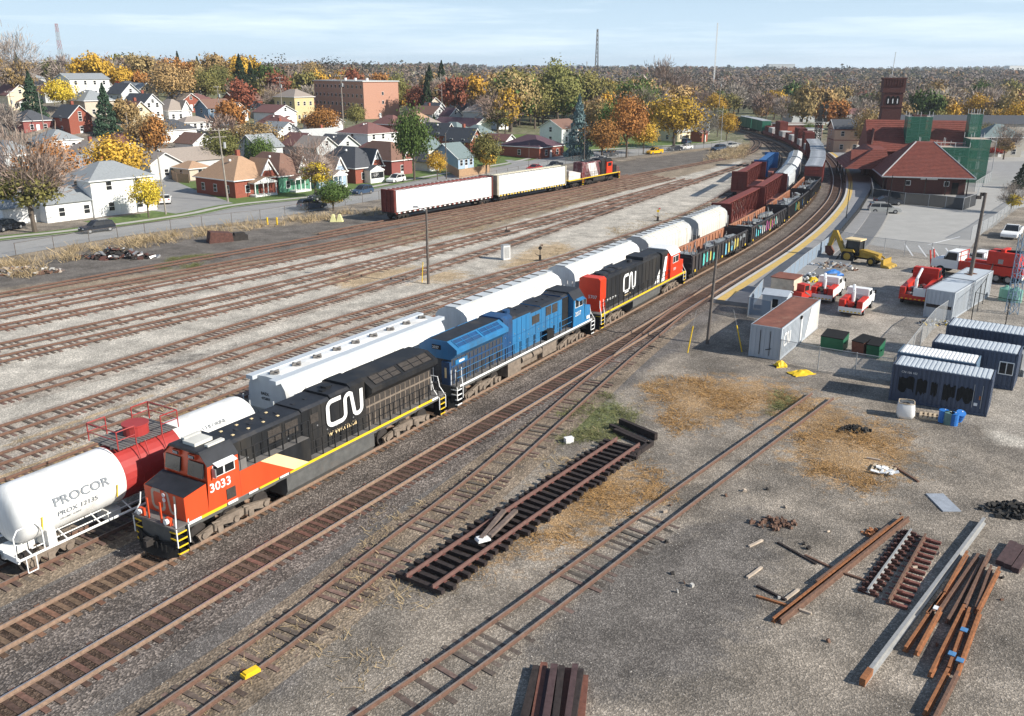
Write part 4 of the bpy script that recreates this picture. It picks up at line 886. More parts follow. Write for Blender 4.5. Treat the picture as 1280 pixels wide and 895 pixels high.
# centrebeam flats
def centrebeam(root,L=22.2,mat='ox red',load=None,loadmat='white paint',z1=4.55):
    h=L/2-.6; b=MB(); b.b(-h,h,-1.4,1.4,.95,1.2); b.b(-h,h,-.35,.35,.55,.95); b.build('deck','centrebeam deck' if not load else 'underframe dark',root)
    for s in (-1,1):
        e=MB(); e.b(min(s*h,s*(h-.18)),max(s*h,s*(h-.18)),-1.45,1.45,1.2,z1)
        for y in (-1.3,-.45,.45,1.3): e.b(min(s*h,s*(h+.1)),max(s*h,s*(h+.1)),y-.08,y+.08,1.2,z1)
        for z in (1.5,2.6,3.6,z1-.1): e.b(min(s*h,s*(h+.08)),max(s*h,s*(h+.08)),-1.4,1.4,z-.05,z+.05)
        e.build('bulkhead',mat,root)
    if not load:
        c=MB(); c.b(-h+.2,h-.2,-.62,.62,z1-.16,z1-.06); c.b(-h+.2,h-.2,-.12,.12,z1-.5,z1-.16)
        n=15
        for k in range(n+1):
            x=-h+.4+(2*h-.8)*k/n
            for s in (-1,1): c.bar((x,s*.12,1.2),(x,s*.6,z1-.1),.07,4)
            if k<n: 
                x2=-h+.4+(2*h-.8)*(k+1)/n
                for s in (-1,1): c.bar((x,s*.2,1.3) if k%2 else (x,s*.55,z1-.3),(x2,s*.55,z1-.3) if k%2 else (x2,s*.2,1.3),.05,4)
        c.build('centre_truss',mat,root)
    else:
        c=MB()
        for k in range(load):
            x0=-h+.35+(2*h-.7)*k/load; x1=-h+.35+(2*h-.7)*(k+1)/load-.03
            for s in (-1,1): c.b(x0,x1,min(s*.1,s*1.42),max(s*.1,s*1.42),1.25,z1-.15)
        c.build('wrapped_lumber',loadmat,root)
        tp=MB(); tp.b(-h+.2,h-.2,-.35,.35,z1-.14,z1)
        for k in range(24): x=-h+.4+(2*h-.8)*k/23; tp.b(x-.06,x+.06,-1.42,1.42,z1-.15,z1-.08)
        for k in range(26):
            x=-h+.3+(2*h-.6)*k/25
            for s in (-1,1): tp.b(x-.15,x+.15,min(s*1.4,s*1.5),max(s*1.4,s*1.5),.95,1.2)
        tp.build('top_chord',mat,root)
        st=MB()
        for k in range(20):
            x=-h+.8+(2*h-1.6)*k/19; xpan(st,x-.22,x+.22,-1.5,1.0,1.16,.015)
        st.build('reflective_strips','yellow paint' if load==9 else 'trim white',root)
    bogie(root,L/2-2.6,2,1.75,'underframe dark'); bogie(root,-L/2+2.6,2,1.75,'underframe dark'); return root
M('centrebeam deck',(.33,.12,.09),.8,.2,1.2)
M('ox red bright',(.18,.04,.03),.75,.2,1.2,dirt=(.14,.06,.05),dirtamt=.2)
p_=thing('centrebeam_flat','empty red centrebeam flat car next to the last cream hopper','flat car'); centrebeam(p_,20.8,'ox red bright'); place(p_,TM,101+10.4)
q=copy_tree(p_,label='empty red centrebeam flat car between its twin and the white hoppers'); place(q,TM,122+10.4)
for k,lb in enumerate(('grey-topped white hopper just beyond the red centrebeams','middle one of the three white hoppers in the curve','farthest white hopper in the curve, near the blue car')):
    q=hopper(16.6,4.5,'hopper grey' if k==0 else 'white car paint','hopper grey',True,'hopper grey',lb,True,'trough'); place(q,TM,143.2+k*17.0+8.3)
q=copy_tree(p_,label='short dark red centrebeam standing alone left of the train'); place(q,TC,31)
r_=thing('centrebeam_flat','bright blue centrebeam car at the tip of the yard, behind the dark red one','flat car'); centrebeam(r_,20,'blue car'); place(r_,TC,54)
# lumber cars + switcher
q=thing('lumber_car','bulkhead flat of white wrapped lumber with red ends and red top beam','flat car'); centrebeam(q,24.6,'ox red bright',10); 
SBX=[at(481,277.5),at(612,253.8),at(710,238),at(778,224)]
def s_on(path,P): return min(path.s,key=lambda s:(path.pos(s)-Vector((P.x,P.y,0))).length)
s1=s_on(TB,SBX[0]); place(q,TB,s1+12.6)
M('dull yellow',(.55,.50,.38),.7,.2,2)
q=thing('lumber_car','bulkhead flat of white wrapped lumber with yellow-brown ends and top beam','flat car'); centrebeam(q,22.0,'dull yellow',9); place(q,TB,s1+24.9+11.2)
place(SW,TB,s1+47.2+4.4+8.3)
q=thing('slug_unit','low striped engine unit between the lumber car and the switcher','locomotive')
mb=MB(); mb.b(-2.9,2.9,-1.45,1.45,1.1,1.45); mb.build('frame','dull black',q); mb=MB(); mb.b(-2.9,2.9,-1.46,1.46,1.45,1.58); mb.build('walkway','yellow paint',q)
mb=MB(); mb.ex([(-2.2,1.58),(2.2,1.58),(2.2,2.6),(-1.4,3.3),(-2.2,3.3)],-1.0,1.0,'y'); mb.build('hood','weathered white',q); bogie(q,0,2,1.8,'underframe dark'); place(q,TB,s1+47.4+3.0)
# gondolas on T0
def gondola(root,L=20.3,ht=2.75,inner='gondola rust',load=True,seed=0,graf=None):
    h=L/2-.5; w=1.5; r=random.Random(seed)
    b=MB(); b.b(-h,h,-w+.06,w-.06,.95,1.15); b.b(-h,h,-.3,.3,.5,.95); b.build('floor','underframe dark',root)
    for s in (-1,1):
        m=MB(); m.b(-h,h,min(s*w,s*(w-.06)),max(s*w,s*(w-.06)),1.0,ht); 
        mm=m.build('side','gondola black' if s<0 else inner,root)
        p=MB(); p.b(-h,h,min(s*(w-.1),s*(w+.09)),max(s*(w-.1),s*(w+.09)),ht,ht+.12)
        for k in range(19):
            x=-h+.1+(2*h-.2)*k/18; p.b(x-.06,x+.06,min(s*w,s*(w+.12)),max(s*w,s*(w+.12)),1.0,ht)
            if s>0: p.b(x-.05,x+.05,w-.14,w-.06,1.15,ht)
        p.build('side_posts','gondola black' if s<0 else inner,root)
    for s in (-1,1):
        m=MB(); m.b(min(s*h,s*(h-.08)),max(s*h,s*(h-.08)),-w+.06,w-.06,1.0,ht+.25); 
        for z in (1.4,2.0,2.6): m.b(min(s*h,s*(h+.1)),max(s*h,s*(h+.1)),-w,w,z,z+.12)
        m.build('end_wall','gondola black',root)
    if load:
        ld=MB()
        for k in range(int(22*L/20)):
            x=r.uniform(-h+1.2,h-1.4); y=r.uniform(-.85,.85); z=r.uniform(1.4,2.45); ld.at(x,y,z,r.uniform(0,3),r.uniform(-.25,.25),r.uniform(-.25,.25)).c(0,0,0,r.uniform(.8,2.2),r.uniform(.5,1.3),r.uniform(.15,.6))
        for k in range(26): x=r.uniform(-h+.5,h-.8); y=r.uniform(-1.2,1.0); ld.at(); ld.bar((x,y,1.5),(x+r.uniform(-1,1),y+r.uniform(-.4,.4),r.uniform(2.3,3.2)),.06,4)
        ld.build('scrap_load','scrap',root)
    if graf:
        for k,(x0,x1) in enumerate(graf):
            n=int((x1-x0)/.55)
            for i in range(n):
                g=MB(); xx=x0+i*.55; z0=r.uniform(1.1,1.4); z1=r.uniform(2.1,2.65)
                g.add([(xx,-w-.012,z0),(xx+.42,-w-.012,z0+r.uniform(-.1,.2)),(xx+.38+r.uniform(-.1,.1),-w-.012,z1),(xx+.2,-w-.012,z1-.15),(xx+r.uniform(0,.1),-w-.012,z1+.05)],[(0,1,2,3,4)])
                g.build('graffiti_patch','graf'+str(r.choice([0,0,0,1,2,3,4] if k%2==0 else [0,1,1,5,3])),root)
    y=MB()
    for k in (-h+.8,0,h-1): xpan(y,k,k+.35,-w-.12,1.05,1.3,.01)
    y.build('reflective_strips','yellow paint',root)
    bogie(root,L/2-2.3,2,1.75,'underframe dark'); bogie(root,-L/2+2.3,2,1.75,'underframe dark'); return root
for i,c4 in enumerate(((.62,.62,.6),(.15,.45,.6),(.08,.5,.45),(.6,.5,.12),(.5,.12,.3),(.05,.2,.55))): M('graf%d'%i,c4,.7,.25,2)
gl=[('graffitied black gondola of scrap coupled to the red cab',1,[(-6,-1.8),(1,6.5)]),('black gondola with a long pale graffiti word along its side',2,[(-7.5,5.5)]),('black gondola with blue graffiti panels, third behind the cab',3,[(-2.5,2.0),(4,6)]),('black gondola with pink graffiti in front of the boxcars',4,[(-4,3)])]
s_=72.8
for lb,sd_,g in gl: q=thing('gondola',lb,'gondola car'); gondola(q,20.3,2.75,'gondola rust',True,sd_,g); place(q,T0,s_+10.3); s_+=20.8
SG=s_
def boxcar(L=17.6,mat='ox red',roof='boxcar roof',z1=4.75):
    root=thing('boxcar','boxcar','boxcar'); h=L/2-.45; w=1.52
    b=MB(); b.b(-h,h,-w,w,1.1,z1-.12); b.build('body',mat,root)
    r_=MB(); r_.ex([(-w-.04,z1-.12),(w+.04,z1-.12),(w+.04,z1-.05),(0,z1+.05),(-w-.04,z1-.05)],-h-.03,h+.03)
    for k in range(13): x=-h+2*h*k/12; r_.b(x-.03,x+.03,-w,w,z1+.0,z1+.075)
    r_.build('roof',roof,root)
    p=MB()
    for s in (-1,1):
        for k in range(15): x=-h+.1+(2*h-.2)*k/14; xpan(p,x-.04,x+.04,s*w,1.1,z1-.15,.05)
        for k in range(4): z=1.5+k*.8; 
    for s in (-1,1):
        for z in (1.6,2.4,3.2,4.0): p.b(min(s*h,s*(h+.06)),max(s*h,s*(h+.06)),-w+.1,w-.1,z,z+.1)
    p.build('side_posts',mat,root)
    d=MB()
    for s in (-1,1): xpan(d,-1.6,1.6,s*(w+.05),1.15,z1-.3,.05)
    d.build('door',mat,root)
    f=MB(); f.b(-h,h,-.4,.4,.7,1.1); f.build('frame','underframe dark',root)
    bogie(root,L/2-2.3,2,1.75,'underframe dark'); bogie(root,-L/2+2.3,2,1.75,'underframe dark'); return root
bx=boxcar(); bx['label']='brownish red boxcar with grey roof right behind the gondolas'
M('rust box',(.30,.075,.05),.75,.2,1.2,streak=1); 
place(bx,T0,SG+9)
for k,lb in enumerate(('second grey-roofed red boxcar in the curve','third grey-roofed red boxcar in the curve','grey-roofed red boxcar closest to the well cars')):
    q=copy_tree(bx,label=lb); place(q,T0,SG+9+17.8*(k+1))
SB=SG+17.8*4
def well(k,c1,c2):
    root=thing('well_car','well car','container car'); L=17; h=L/2-.4
    b=MB(); b.b(-h,h,-1.5,-1.35,.6,1.6); b.b(-h,h,1.35,1.5,.6,1.6); b.b(-h,h,-1.35,1.35,.4,.5); b.b(-h,-h+2,-1.3,1.3,1.2,1.35); b.b(h-2,h,-1.3,1.3,1.2,1.35); b.build('well','ox red',root)
    bogie(root,-h-.1,2,1.75,'underframe dark'); return root
def container(L,wd,ht,mat,roof=None,label='',cat='shipping container',ribs=20,roofribs=True,name='shipping_container'):
    root=thing(name,label,cat); b=MB(); h=L/2; w=wd/2
    b.b(-h,h,-w+.04,w-.04,.12,ht-.04); b.build('walls',mat,root)
    r_=MB()
    for s in (-1,1):
        for k in range(ribs): x=-h+.12+(L-.24)*(k+.5)/ribs; r_.b(x-L/ribs*.28,x+L/ribs*.28,min(s*(w-.04),s*w),max(s*(w-.04),s*w),.16,ht-.12)
        for k in range(6): y=-w+.15+(wd-.3)*(k+.5)/6; r_.b(min(s*h,s*(h+.03)),max(s*h,s*(h+.03)),y-.12,y+.12,.16,ht-.12)
    r_.build('corrugation',mat,root)
    f=MB()
    for sx in (-1,1):
        for sy in (-1,1): f.c(sx*(h-.04),sy*(w-.04),ht/2,.14,.14,ht)
        f.c(sx*(h-.04),0,ht-.06,.13,wd-.1,.12); f.c(sx*(h-.04),0,.1,.13,wd-.1,.16)
    for sy in (-1,1): f.c(0,sy*(w-.03),ht-.06,L-.1,.12,.12); f.c(0,sy*(w-.03),.1,L-.1,.12,.16)
    f.build('frame',mat,root)
    t=MB(); t.b(-h+.05,h-.05,-w+.05,w-.05,ht-.03,ht+.0)
    if roofribs:
        for k in range(ribs): x=-h+.15+(L-.3)*(k+.5)/ribs; t.b(x-L/ribs*.25,x+L/ribs*.25,-w+.12,w-.12,ht,ht+.035)
    t.build('roof',roof or mat,root); return root
wl=well(0,0,0); wl['label']='low well car carrying stacked containers behind the boxcars'; wl['group']='well cars of the container train'
s_=SB+9
cpos=[]
M('container dkred',(.16,.035,.025),.7,.2,1.2); M('container white',(.55,.55,.53),.6,.1,1)
c20w=container(6.06,2.44,2.59,'container white',label='small white container low in a well car behind the boxcars'); c20w['group']='white containers of the container train'
c40r=container(12.19,2.44,2.7,'container dkred',label='dark red container stacked high in the container train'); c40r['group']='dark red containers of the container train'
for k in range(5):
    q=wl if k==0 else copy_tree(wl); place(q,T0,s_)
    M0=q.rotation_euler.z; base=q.location.copy(); dx,dy=math.cos(M0),math.sin(M0)
    for j,(src,off,z) in enumerate(((c20w,-3.2,.5),(c40r,0,3.1))):
        if src is c20w:
            cc=src if k==0 else copy_tree(src); cc.location=(base.x+dx*off,base.y+dy*off,base.z+z); cc.rotation_euler.z=M0
            c2=copy_tree(c40r,label='dark red lower container sharing its well with a white one',group='lower red containers'); c2.scale=(.5,1,1); c2.location=(base.x+dx*3.2,base.y+dy*3.2,base.z+z); c2.rotation_euler.z=M0
        elif k%2==1 or k==0:
            cc=src if k==0 else copy_tree(src); cc.scale=(.66,1,1); cc.location=(base.x+dx*3.0,base.y+dy*3.0,base.z+z); cc.rotation_euler.z=M0
    s_+=17.3
bg_=copy_tree(bx,label='dark green refrigerated boxcar in the far train'); 
for lab in range(1): pass
def recolor(root,mat,parts):
    for c in root.children:
        if c.name.split('.')[0] in parts: c.data=c.data.copy(); c.data.materials[0]=MATS[mat]
recolor(bg_,'green car',('body','side_posts','door')); place(bg_,T0,s_+1)
q=copy_tree(bg_,label='second dark green boxcar, next to the black tank cars'); place(q,T0,s_+19)
s_+=37
tk0=thing('tank_car','black tank car in the far train beyond the green boxcars','tank car',group='black tank cars in the far train'); tank_car(tk0,15,1.4,2.5,('dull black','dull black'),False,True,'underframe dark',False); place(tk0,T0,s_)
for k in range(3): q=copy_tree(tk0); place(q,T0,s_+15.2*(k+1))
s_+=15.2*4
bb=copy_tree(bx,label='pale blue-grey boxcar near the far end of the train'); M('pale blue car',(.30,.38,.48),.6,.15,1.2); M('purple car',(.18,.17,.25),.6,.15,1.2); recolor(bb,'pale blue car',('body','side_posts','door')); place(bb,T0,s_)
bb=copy_tree(bx,label='purple-grey boxcar at the very end of the visible train'); recolor(bb,'purple car',('body','side_posts','door')); place(bb,T0,s_+18)
# ---------------- helpers for objects standing on the flat yard ----------------
def yaw2(p,q): d=q-p; return math.atan2(d.y,d.x)
def PA(px,py,z=0): return at(px,py,z)
def railpiece(label,p,q,mat='orange rust',z=0,cat='rail',group=None,scale=1.0,name='loose_rail'):
    P=at(*p,z); Q=at(*q,z); d=(Q-P); L_=d.length; mb=MB(); mb.ex([(y*scale,zz*scale) for y,zz in RP],-L_/2,L_/2); o=mb.build(name,mat); o.location=(P+Q)/2; o.location.z=z; o.rotation_euler=(0,0,math.atan2(d.y,d.x)); tag(o,label,cat,group); return o
def plank(label,p,q,w=.22,h=.16,mat='loose tie wood',z=0,cat='timber',group=None,name='timber'):
    P=at(*p,z); Q=at(*q,z); d=(Q-P); L_=d.length; mb=MB(); mb.b(-L_/2,L_/2,-w/2,w/2,0,h); o=mb.build(name,mat); o.location=(P+Q)/2; o.location.z=z; o.rotation_euler=(0,0,math.atan2(d.y,d.x)); tag(o,label,cat,group); return o
# ---- loose track panel
pa=[(at(508.6,717,.5)+at(539.7,732,.5))/2,(at(640,631.7,.5)+at(669,641,.5))/2,(at(772,546,.5)+at(799,553,.5))/2]
M('panel rail',(.155,.085,.07),.85,.25,5)
LP=wp([(p.x,p.y) for p in pa]); tp=thing('track_panel','loose panel of track lying on the gravel, dark ties and reddish rails','track panel')
for s in (-1,1): rail_mesh(LP,s*.76,.33,0,LP.L).build('rail',['panel rail','panel rail'],tp)
s_=.15
while s_<LP.L-.3:
    p=LP.pos(s_); d=LP.dirn(s_); nn=Vector((d.y,-d.x,0)); o=rnd.uniform(-.18,.12)
    mb=MB(); mb.at(p.x+nn.x*o,p.y+nn.y*o,0,math.atan2(d.y,d.x)+math.pi/2+rnd.uniform(-.05,.05)).b(-1.32,1.32,-.12,.12,.12,.33); t2=mb.build('tie','loose tie wood',tp)
    mb=MB()
    for s in (-1,1): c=p+nn*(s*.76); mb.at(c.x,c.y,.335,math.atan2(d.y,d.x)).c(0,0,0,.2,.32,.03)
    mb.build('tie_plates','red rust',t2) if 'red rust' in MATS else mb.build('tie_plates',M('red rust',(.17,.065,.05),.85,.3,4),t2)
    s_+=.58
for i,(a,b) in enumerate([((763,535),(808,556)),((775,531),(820,550)),((790,573),(815,556)),((768,541),(812,560))]):
    plank(['dark timber across the far end of the loose panel, nearer the tracks','outermost dark timber stop behind the loose panel','short dark timber leaning by the corner of the loose panel','dark timber under the stop at the end of the loose panel'][i],a,b,.26,.3 if i!=1 else .45,z=.02 if i!=1 else .05)
plank('weathered tie lying diagonally over the loose panel, left one',(601,676),(630,640),z=.52,mat='grey wood' if M('grey wood',(.16,.12,.10),.9,.35,4) else '')
plank('weathered tie lying diagonally over the loose panel, right one',(612,672),(645,640),z=.52,mat='grey wood')
# ---- pile of dark ties bottom centre
for i,(a,b,z,w) in enumerate([((671,838),(655,905),0,.3),((680,834),(668,905),.02,.26),((693,836),(682,905),.22,.26),((702,838),(694,905),.2,.24),((710,841),(702,905),0,.26),((719,836),(709,905),.25,.22),((726,842),(716,905),.22,.22),((731,850),(726,905),0,.26),((686,842),(676,905),0,.26)]):
    plank(['leftmost dark timber of the pile at the bottom edge','reddish timber second from the left in the bottom pile','upper purple-brown timber third in the bottom pile','timber right of the purple-brown one in the bottom pile','low dark timber mid pile at the bottom edge','raised thin timber with pointed end in the bottom pile','raised timber beside the pointed one in the bottom pile','rightmost timber of the pile at the bottom edge','black low timber between the left timbers of the bottom pile'][i],a,b,w,.24,['loose tie wood','rust timber','dark timber'][i%3] if M('rust timber',(.16,.065,.045),.9,.3,4) and M('dark timber',(.075,.045,.045),.9,.3,4) else '',z,group='timbers in the bottom pile')
# ---- rails on the right
M('rail orange',(.27,.11,.045),.85,.35,5); M('rail brown',(.15,.085,.058),.85,.3,5); M('rail grey',(.36,.36,.35),.6,.15,3,metal=.3)
g='loose rails stacked at lower right'
railpiece('long rusty rail with its near end at left of the closed pair',(966,778),(1128,650),'rail orange',.0,scale=1.3,group=g)
railpiece('brown rail bolted alongside the long rusty rail',(975,780),(1135,651),'rail brown',.0,scale=1.5,group=g)
railpiece('short dark rail wedged between the closed rusty pair',(1020,730),(1110,660),'rail brown',.1,scale=1.1,group=g)
railpiece('very long grey rail with an orange painted end',(1077,857),(1229,654),'rail grey',.0,scale=1.9,group=g)
plank('orange painted stub at the near end of the grey rail',(1077,858),(1087,844),.22,.335,'rail orange',.0,cat='painted block')
for i,(a,b) in enumerate([((1131,815),(1160,772)),((1160,772),(1207,700)),((1145,820),(1175,765)),((1175,765),(1222,697)),((1158,772),(1180,745)),((1180,745),(1208,694)),((1184,780),(1228,702)),((1162,847),(1205,760)),((1205,760),(1237,692)),((1156,895),(1185,840)),((1185,840),(1211,765)),((1166,905),(1196,845)),((1196,845),(1224,768)),((1219,765),(1238,712)),((1221,768),(1248,714))]):
    railpiece(['near half of the left wide rusty rail','far half of the left wide rusty rail','near half of the second rusty frog rail','far half of the second rusty frog rail','short bright orange rail crossing the frog','orange wing rail over the frog','drilled rusty rail right of the frog','near half of the brown rail nearest the middle','far half of the brown rail nearest the middle','near leg of the long frog at the bottom edge','orange middle of the long frog at the bottom edge','right near leg of the long frog','right drilled side of the long frog with blue paint','thin rail with white painted end, inner one','thin rail with white painted end, outer one'][i],a,b,['rail orange','rail brown','rail orange','rail brown','rail orange'][i%5],.02+.05*(i%3),scale=1.45,group='rusty frog rails at lower right')
for i,(px_,py_) in enumerate([(1171,761),(1205,788),(1190,818),(1200,826)]):
    P=at(px_,py_,.3); mb=MB(); mb.c(0,0,0,.3,.26,.03); o=mb.build('paint_mark_plate',['white paint','blue mark'][i>0] if M('blue mark',(.08,.22,.42),.7,.2,3) else ''); o.location=(P.x,P.y,.34); o.rotation_euler.z=.9; tag(o,['white painted plate on the left frog','blue painted plate high on the long frog','blue painted plate low left on the long frog','blue painted plate low right on the long frog'][i],'plate')
for j,(a,b) in enumerate([((1084,744),(1138,668)),((1110,757),(1156,674))]):
    P=at(*a,.0); Q=at(*b,.0); d=(Q-P); L_=d.length; root=thing('switch_rail',['left rail section with rows of iron chairs and a white top','right rail section with rows of rusty chairs'][j],'rail section',(P+Q)/2,math.atan2(d.y,d.x))
    mb=MB(); mb.ex([(y*1.2,zz*1.2+.12) for y,zz in RP],-L_/2,L_/2); mb.build('rail',['rail grey','rail brown'][j],root)
    for k in range(13):
        x=-L_/2+.15+(L_-.3)*k/12; mb=MB(); mb.b(x-.09,x+.09,-.42 if j==0 else -.75,.45 if j==0 else .1,.03,.14); mb.b(x-.06,x+.06,-.3,.3,.14,.24 if j==0 else .17); mb.build('chair','red rust' if j else 'dark chair',root) if (MATS.get('dark chair') or M('dark chair',(.10,.045,.035),.85,.4,4)) else 0
for i,(a,b) in enumerate([((1249,707),(1266,682)),((1258,711),(1275,686)),((1268,716),(1285,691))]):
    plank(['leftmost dark timber at the right edge','middle dark timber at the right edge','rightmost dark timber cut by the right edge'][i],a,b,.33,.25,'dark timber',group='timbers at the right edge')
stk=[((972,679),(1020,706),'loose tie wood','black plank lying left of the long rusty rails'),((1006,695),(1042,712),'rail brown','thin rusty rod under the rails'),((1056,718),(1086,728),'rail brown','thin rusty rod by the left chair section'),((946,733),(982,751),'loose tie wood','dark stick above the near rail ends'),((945,746),(984,758),'rail orange','orange edged stick by the near rail ends'),((999,763),(1014,768),'grey stick','short grey stick right of the near rail ends'),((982,750),(998,738),'grey stick','pale stick upright between the dark ones'),((934,723),(952,710),'grey stick','pale stick lying apart at the left'),((936,684),(953,676),'grey stick','stubby pale log on the gravel'),((1148,603),(1118,584),'rail brown','thin pole sticking out of the broken pallet'),((1083,573),(1100,576),'grey stick','pale slat of the broken pallet')]
M('grey stick',(.46,.38,.30),.9,.25,4)
for a,b,m_,lb in stk: plank(lb,a,b,.12,.09,m_,cat='stick',name='stick')
plank('grey weathered board flat on the gravel',(1168,618),(1190,640),.95,.06,'board grey' if M('board grey',(.30,.33,.37),.85,.15,3) else '',cat='board',name='board')
# broken pallet
def pallet(label,p,rz,w=1.2,mat='pale wood',tilt=0):
    M('pale wood',(.48,.38,.26),.9,.2,3); root=thing('pallet',label,'pallet',p,rz)
    for k in range(6): mb=MB(); mb.b(-.6+k*.22,-.6+k*.22+.12,-.5,.5,.11,.135); mb.build('slat',mat,root)
    for y in (-.5,-.04,.42): mb=MB(); mb.b(-.6,.62,y,y+.08,0,.11); mb.build('stringer',mat,root)
    return root
q=pallet('broken pallet with white scraps beside the orange weeds',at(1104,588),-.6); 
q=pallet('wooden pallet between the bulk bag and the blue drums',at(1165,522),-.45); q.scale=(1.25,1.1,1)
mb=MB(); 
for k in range(14): mb.at(*(at(1108+rnd.uniform(-16,16),590+rnd.uniform(-6,8))[:2]),.15,rnd.uniform(0,3),rnd.uniform(-.3,.3)).c(0,0,0,rnd.uniform(.2,.6),rnd.uniform(.1,.35),.04)
o=mb.build('scrap_boards','trim white'); tag(o,'heap of white and grey scraps on the broken pallet','scraps',kind='stuff')
# bulk bag
P=at(1131,521); root=thing('bulk_bag','open white bulk bag with dark contents in front of the navy container','bulk bag',P,-.35)
mb=MB(); n=12
rings=[(0,.46),(.25,.56),(.7,.55),(1.0,.5),(1.08,.47)]; vs=[]
for z,r_ in rings:
    for k in range(16):
        a=k*6.283/16; f=1/max(abs(math.cos(a)),abs(math.sin(a)))**.7; vs.append((r_*f*math.cos(a)*(1+.05*math.sin(k*3+z*5)),r_*f*math.sin(a),z*(1+.05*math.sin(k*2))))
mb.add(vs,[(i*16+j,i*16+(j+1)%16,(i+1)*16+(j+1)%16,(i+1)*16+j) for i in range(4) for j in range(16)]+[tuple(range(16))[::-1]]); mb.build('bag','white paint',root,smooth=True)
mb=MB(); mb.ex(cylpts(.46,12),.8,.86,'z'); mb.build('contents','underframe dark',root); mb=MB(); 
for k in range(16):
    a=k*6.283/16; b_2=(k+1)*6.283/16; f=1/max(abs(math.cos(a)),abs(math.sin(a)))**.7; f2=1/max(abs(math.cos(b_2)),abs(math.sin(b_2)))**.7; mb.bar((.48*f*math.cos(a),.48*f*math.sin(a),1.06),(.48*f2*math.cos(b_2),.48*f2*math.sin(b_2),1.06),.04,4)
mb.build('rim','yellow paint' if 0 else 'pale wood',root)
for i,(x,y,m_,lb,tip) in enumerate([(1178,527,'drum blue','blue drum left in the row by the pallet',0),(1185,530,'drum green','grey-green drum standing among the blue ones',0),(1191,531,'drum blue','blue drum at the front of the drum group',0),(1196,526,'drum blue','blue drum tipped up behind the others',.5)]):
    M('drum blue',(.03,.17,.50),.5,.15,3); M('drum green',(.12,.22,.21),.5,.15,3)
    root=thing('drum',lb,'drum',at(x,y),0); mb=MB(); mb.ex(cylpts(.29,14),0,.8,'z'); 
    for z in (.25,.53,.78): mb.ex(cylpts(.305,14),z,z+.03,'z')
    mb.build('barrel',m_,root); mb=MB(); mb.bar((.12,.1,.8),(.12,.1,.83),.04,8); mb.build('cap','white paint',root); root.rotation_euler.x=tip
# yellow mats etc.
def sheetpile(label,px_,py_,mat,w,d,h,cat,name,rz=0,seed=1):
    r=random.Random(seed); mb=MB(); nx_,ny_=7,6; vs=[]
    for j in range(ny_):
        for i in range(nx_): u=i/(nx_-1)-.5; v=j/(ny_-1)-.5; vs.append((u*w*(1+r.uniform(-.15,.1)),v*d*(1+r.uniform(-.15,.1)),h*(1-3.2*max(u*u,v*v))*r.uniform(.6,1.1)+.02))
    mb.add(vs,[(j*nx_+i,j*nx_+i+1,(j+1)*nx_+i+1,(j+1)*nx_+i) for j in range(ny_-1) for i in range(nx_-1)]); bv=len(vs)
    mb.add([(v[0],v[1],0) for v in vs],[(j*nx_+i,(j+1)*nx_+i,(j+1)*nx_+i+1,j*nx_+i+1) for j in range(ny_-1) for i in range(nx_-1)])
    for k in range(nx_-1): mb.f.append([k,bv+k,bv+k+1,k+1]); mb.mi.append(0)
    o=mb.build(name,mat,loc=at(px_,py_)); o.rotation_euler.z=rz; tag(o,label,cat); return o
sheetpile('crumpled yellow tarp lying at the switch fence corner',1001,467,'yellow paint',1.9,1.1,.25,'tarp','tarp',.3)
sheetpile('small yellow box-like bundle beside the grey container corner',975,458,'yellow paint',.9,.7,.5,'bundle','bundle',.2,2)
mb=MB(); mb.b(-.36,.36,-.15,.15,0,.12); mb.b(-.3,.3,-.12,.1,.12,.2); o=mb.build('yellow_mat','yellow paint'); p_=at(313,842,.3); o.location=(p_.x,p_.y,.29); o.rotation_euler=(.12,.1,.95); tag(o,'bright yellow derailer block lying over the rail in the foreground','derail block')
mb=MB(); mb.b(-.1,.1,-.09,.09,0,.2); o=mb.build('box','rust timber'); o.location=at(305,846); o.location.z=.1; tag(o,'small dark red box beside the yellow derail block','box')
mb=MB(); mb.b(-.26,.26,-.16,.16,0,.3); mb.b(-.28,.28,-.18,.18,.3,.34); o=mb.build('white_crate','white paint'); o.location=at(711,553); o.rotation_euler.z=.4; tag(o,'small white crate in the weeds near the siding','crate')
mb=MB(); mb.b(-.35,.3,-.22,.22,0,.1); mb.b(-.3,.1,-.2,.2,.1,.16); o=mb.build('white_scrap','white paint'); o.location=at(604,675,.5); o.rotation_euler.z=.5; tag(o,'white scrap lying on the loose track panel','scrap')
def heap(label,px_,py_,w,d,h,mat,cat,name,seed,n=40,kind='stuff',mats=None):
    r=random.Random(seed); c=at(px_,py_); ms=mats or [mat]; w_=w; w=w if name!='litter' else 1
    mb=MB()
    for k in range(n):
        a=r.random()*6.28; q=r.random()**.6; x=math.cos(a)*q*w_/2; y=math.sin(a)*q*d/2; z=h*(1-q)*r.random()
        mb.at(x,y,z+.05,r.random()*3,r.uniform(-.5,.5),r.uniform(-.5,.5)).c(0,0,0,r.uniform(.15,.5)*max(.5,w/5),r.uniform(.1,.4)*max(.4,w/5),r.uniform(.06,.25),r.randrange(len(ms)))
    o=mb.build(name,ms,loc=c); tag(o,label,cat,kind=kind); return o
M('soot',(.035,.033,.03),.95,.3,4)
heap('mound of dark ballast near the orange weeds',1068,538,2.2,1.2,.35,'soot','ballast heap','ballast_heap',3,60); heap('dark ballast mound at the right edge',1266,640,3.2,2,.5,'soot','ballast heap','ballast_heap',4,110)
heap('tangle of old tie scraps in the gravel',968,655,2.4,1.4,.12,'rail brown','tie scraps','tie_scraps',5,50); heap('loose rusty spikes beside the rail pile',1092,668,1.2,.8,.1,'rail orange','rusty scraps','rusty_scraps',6,24)
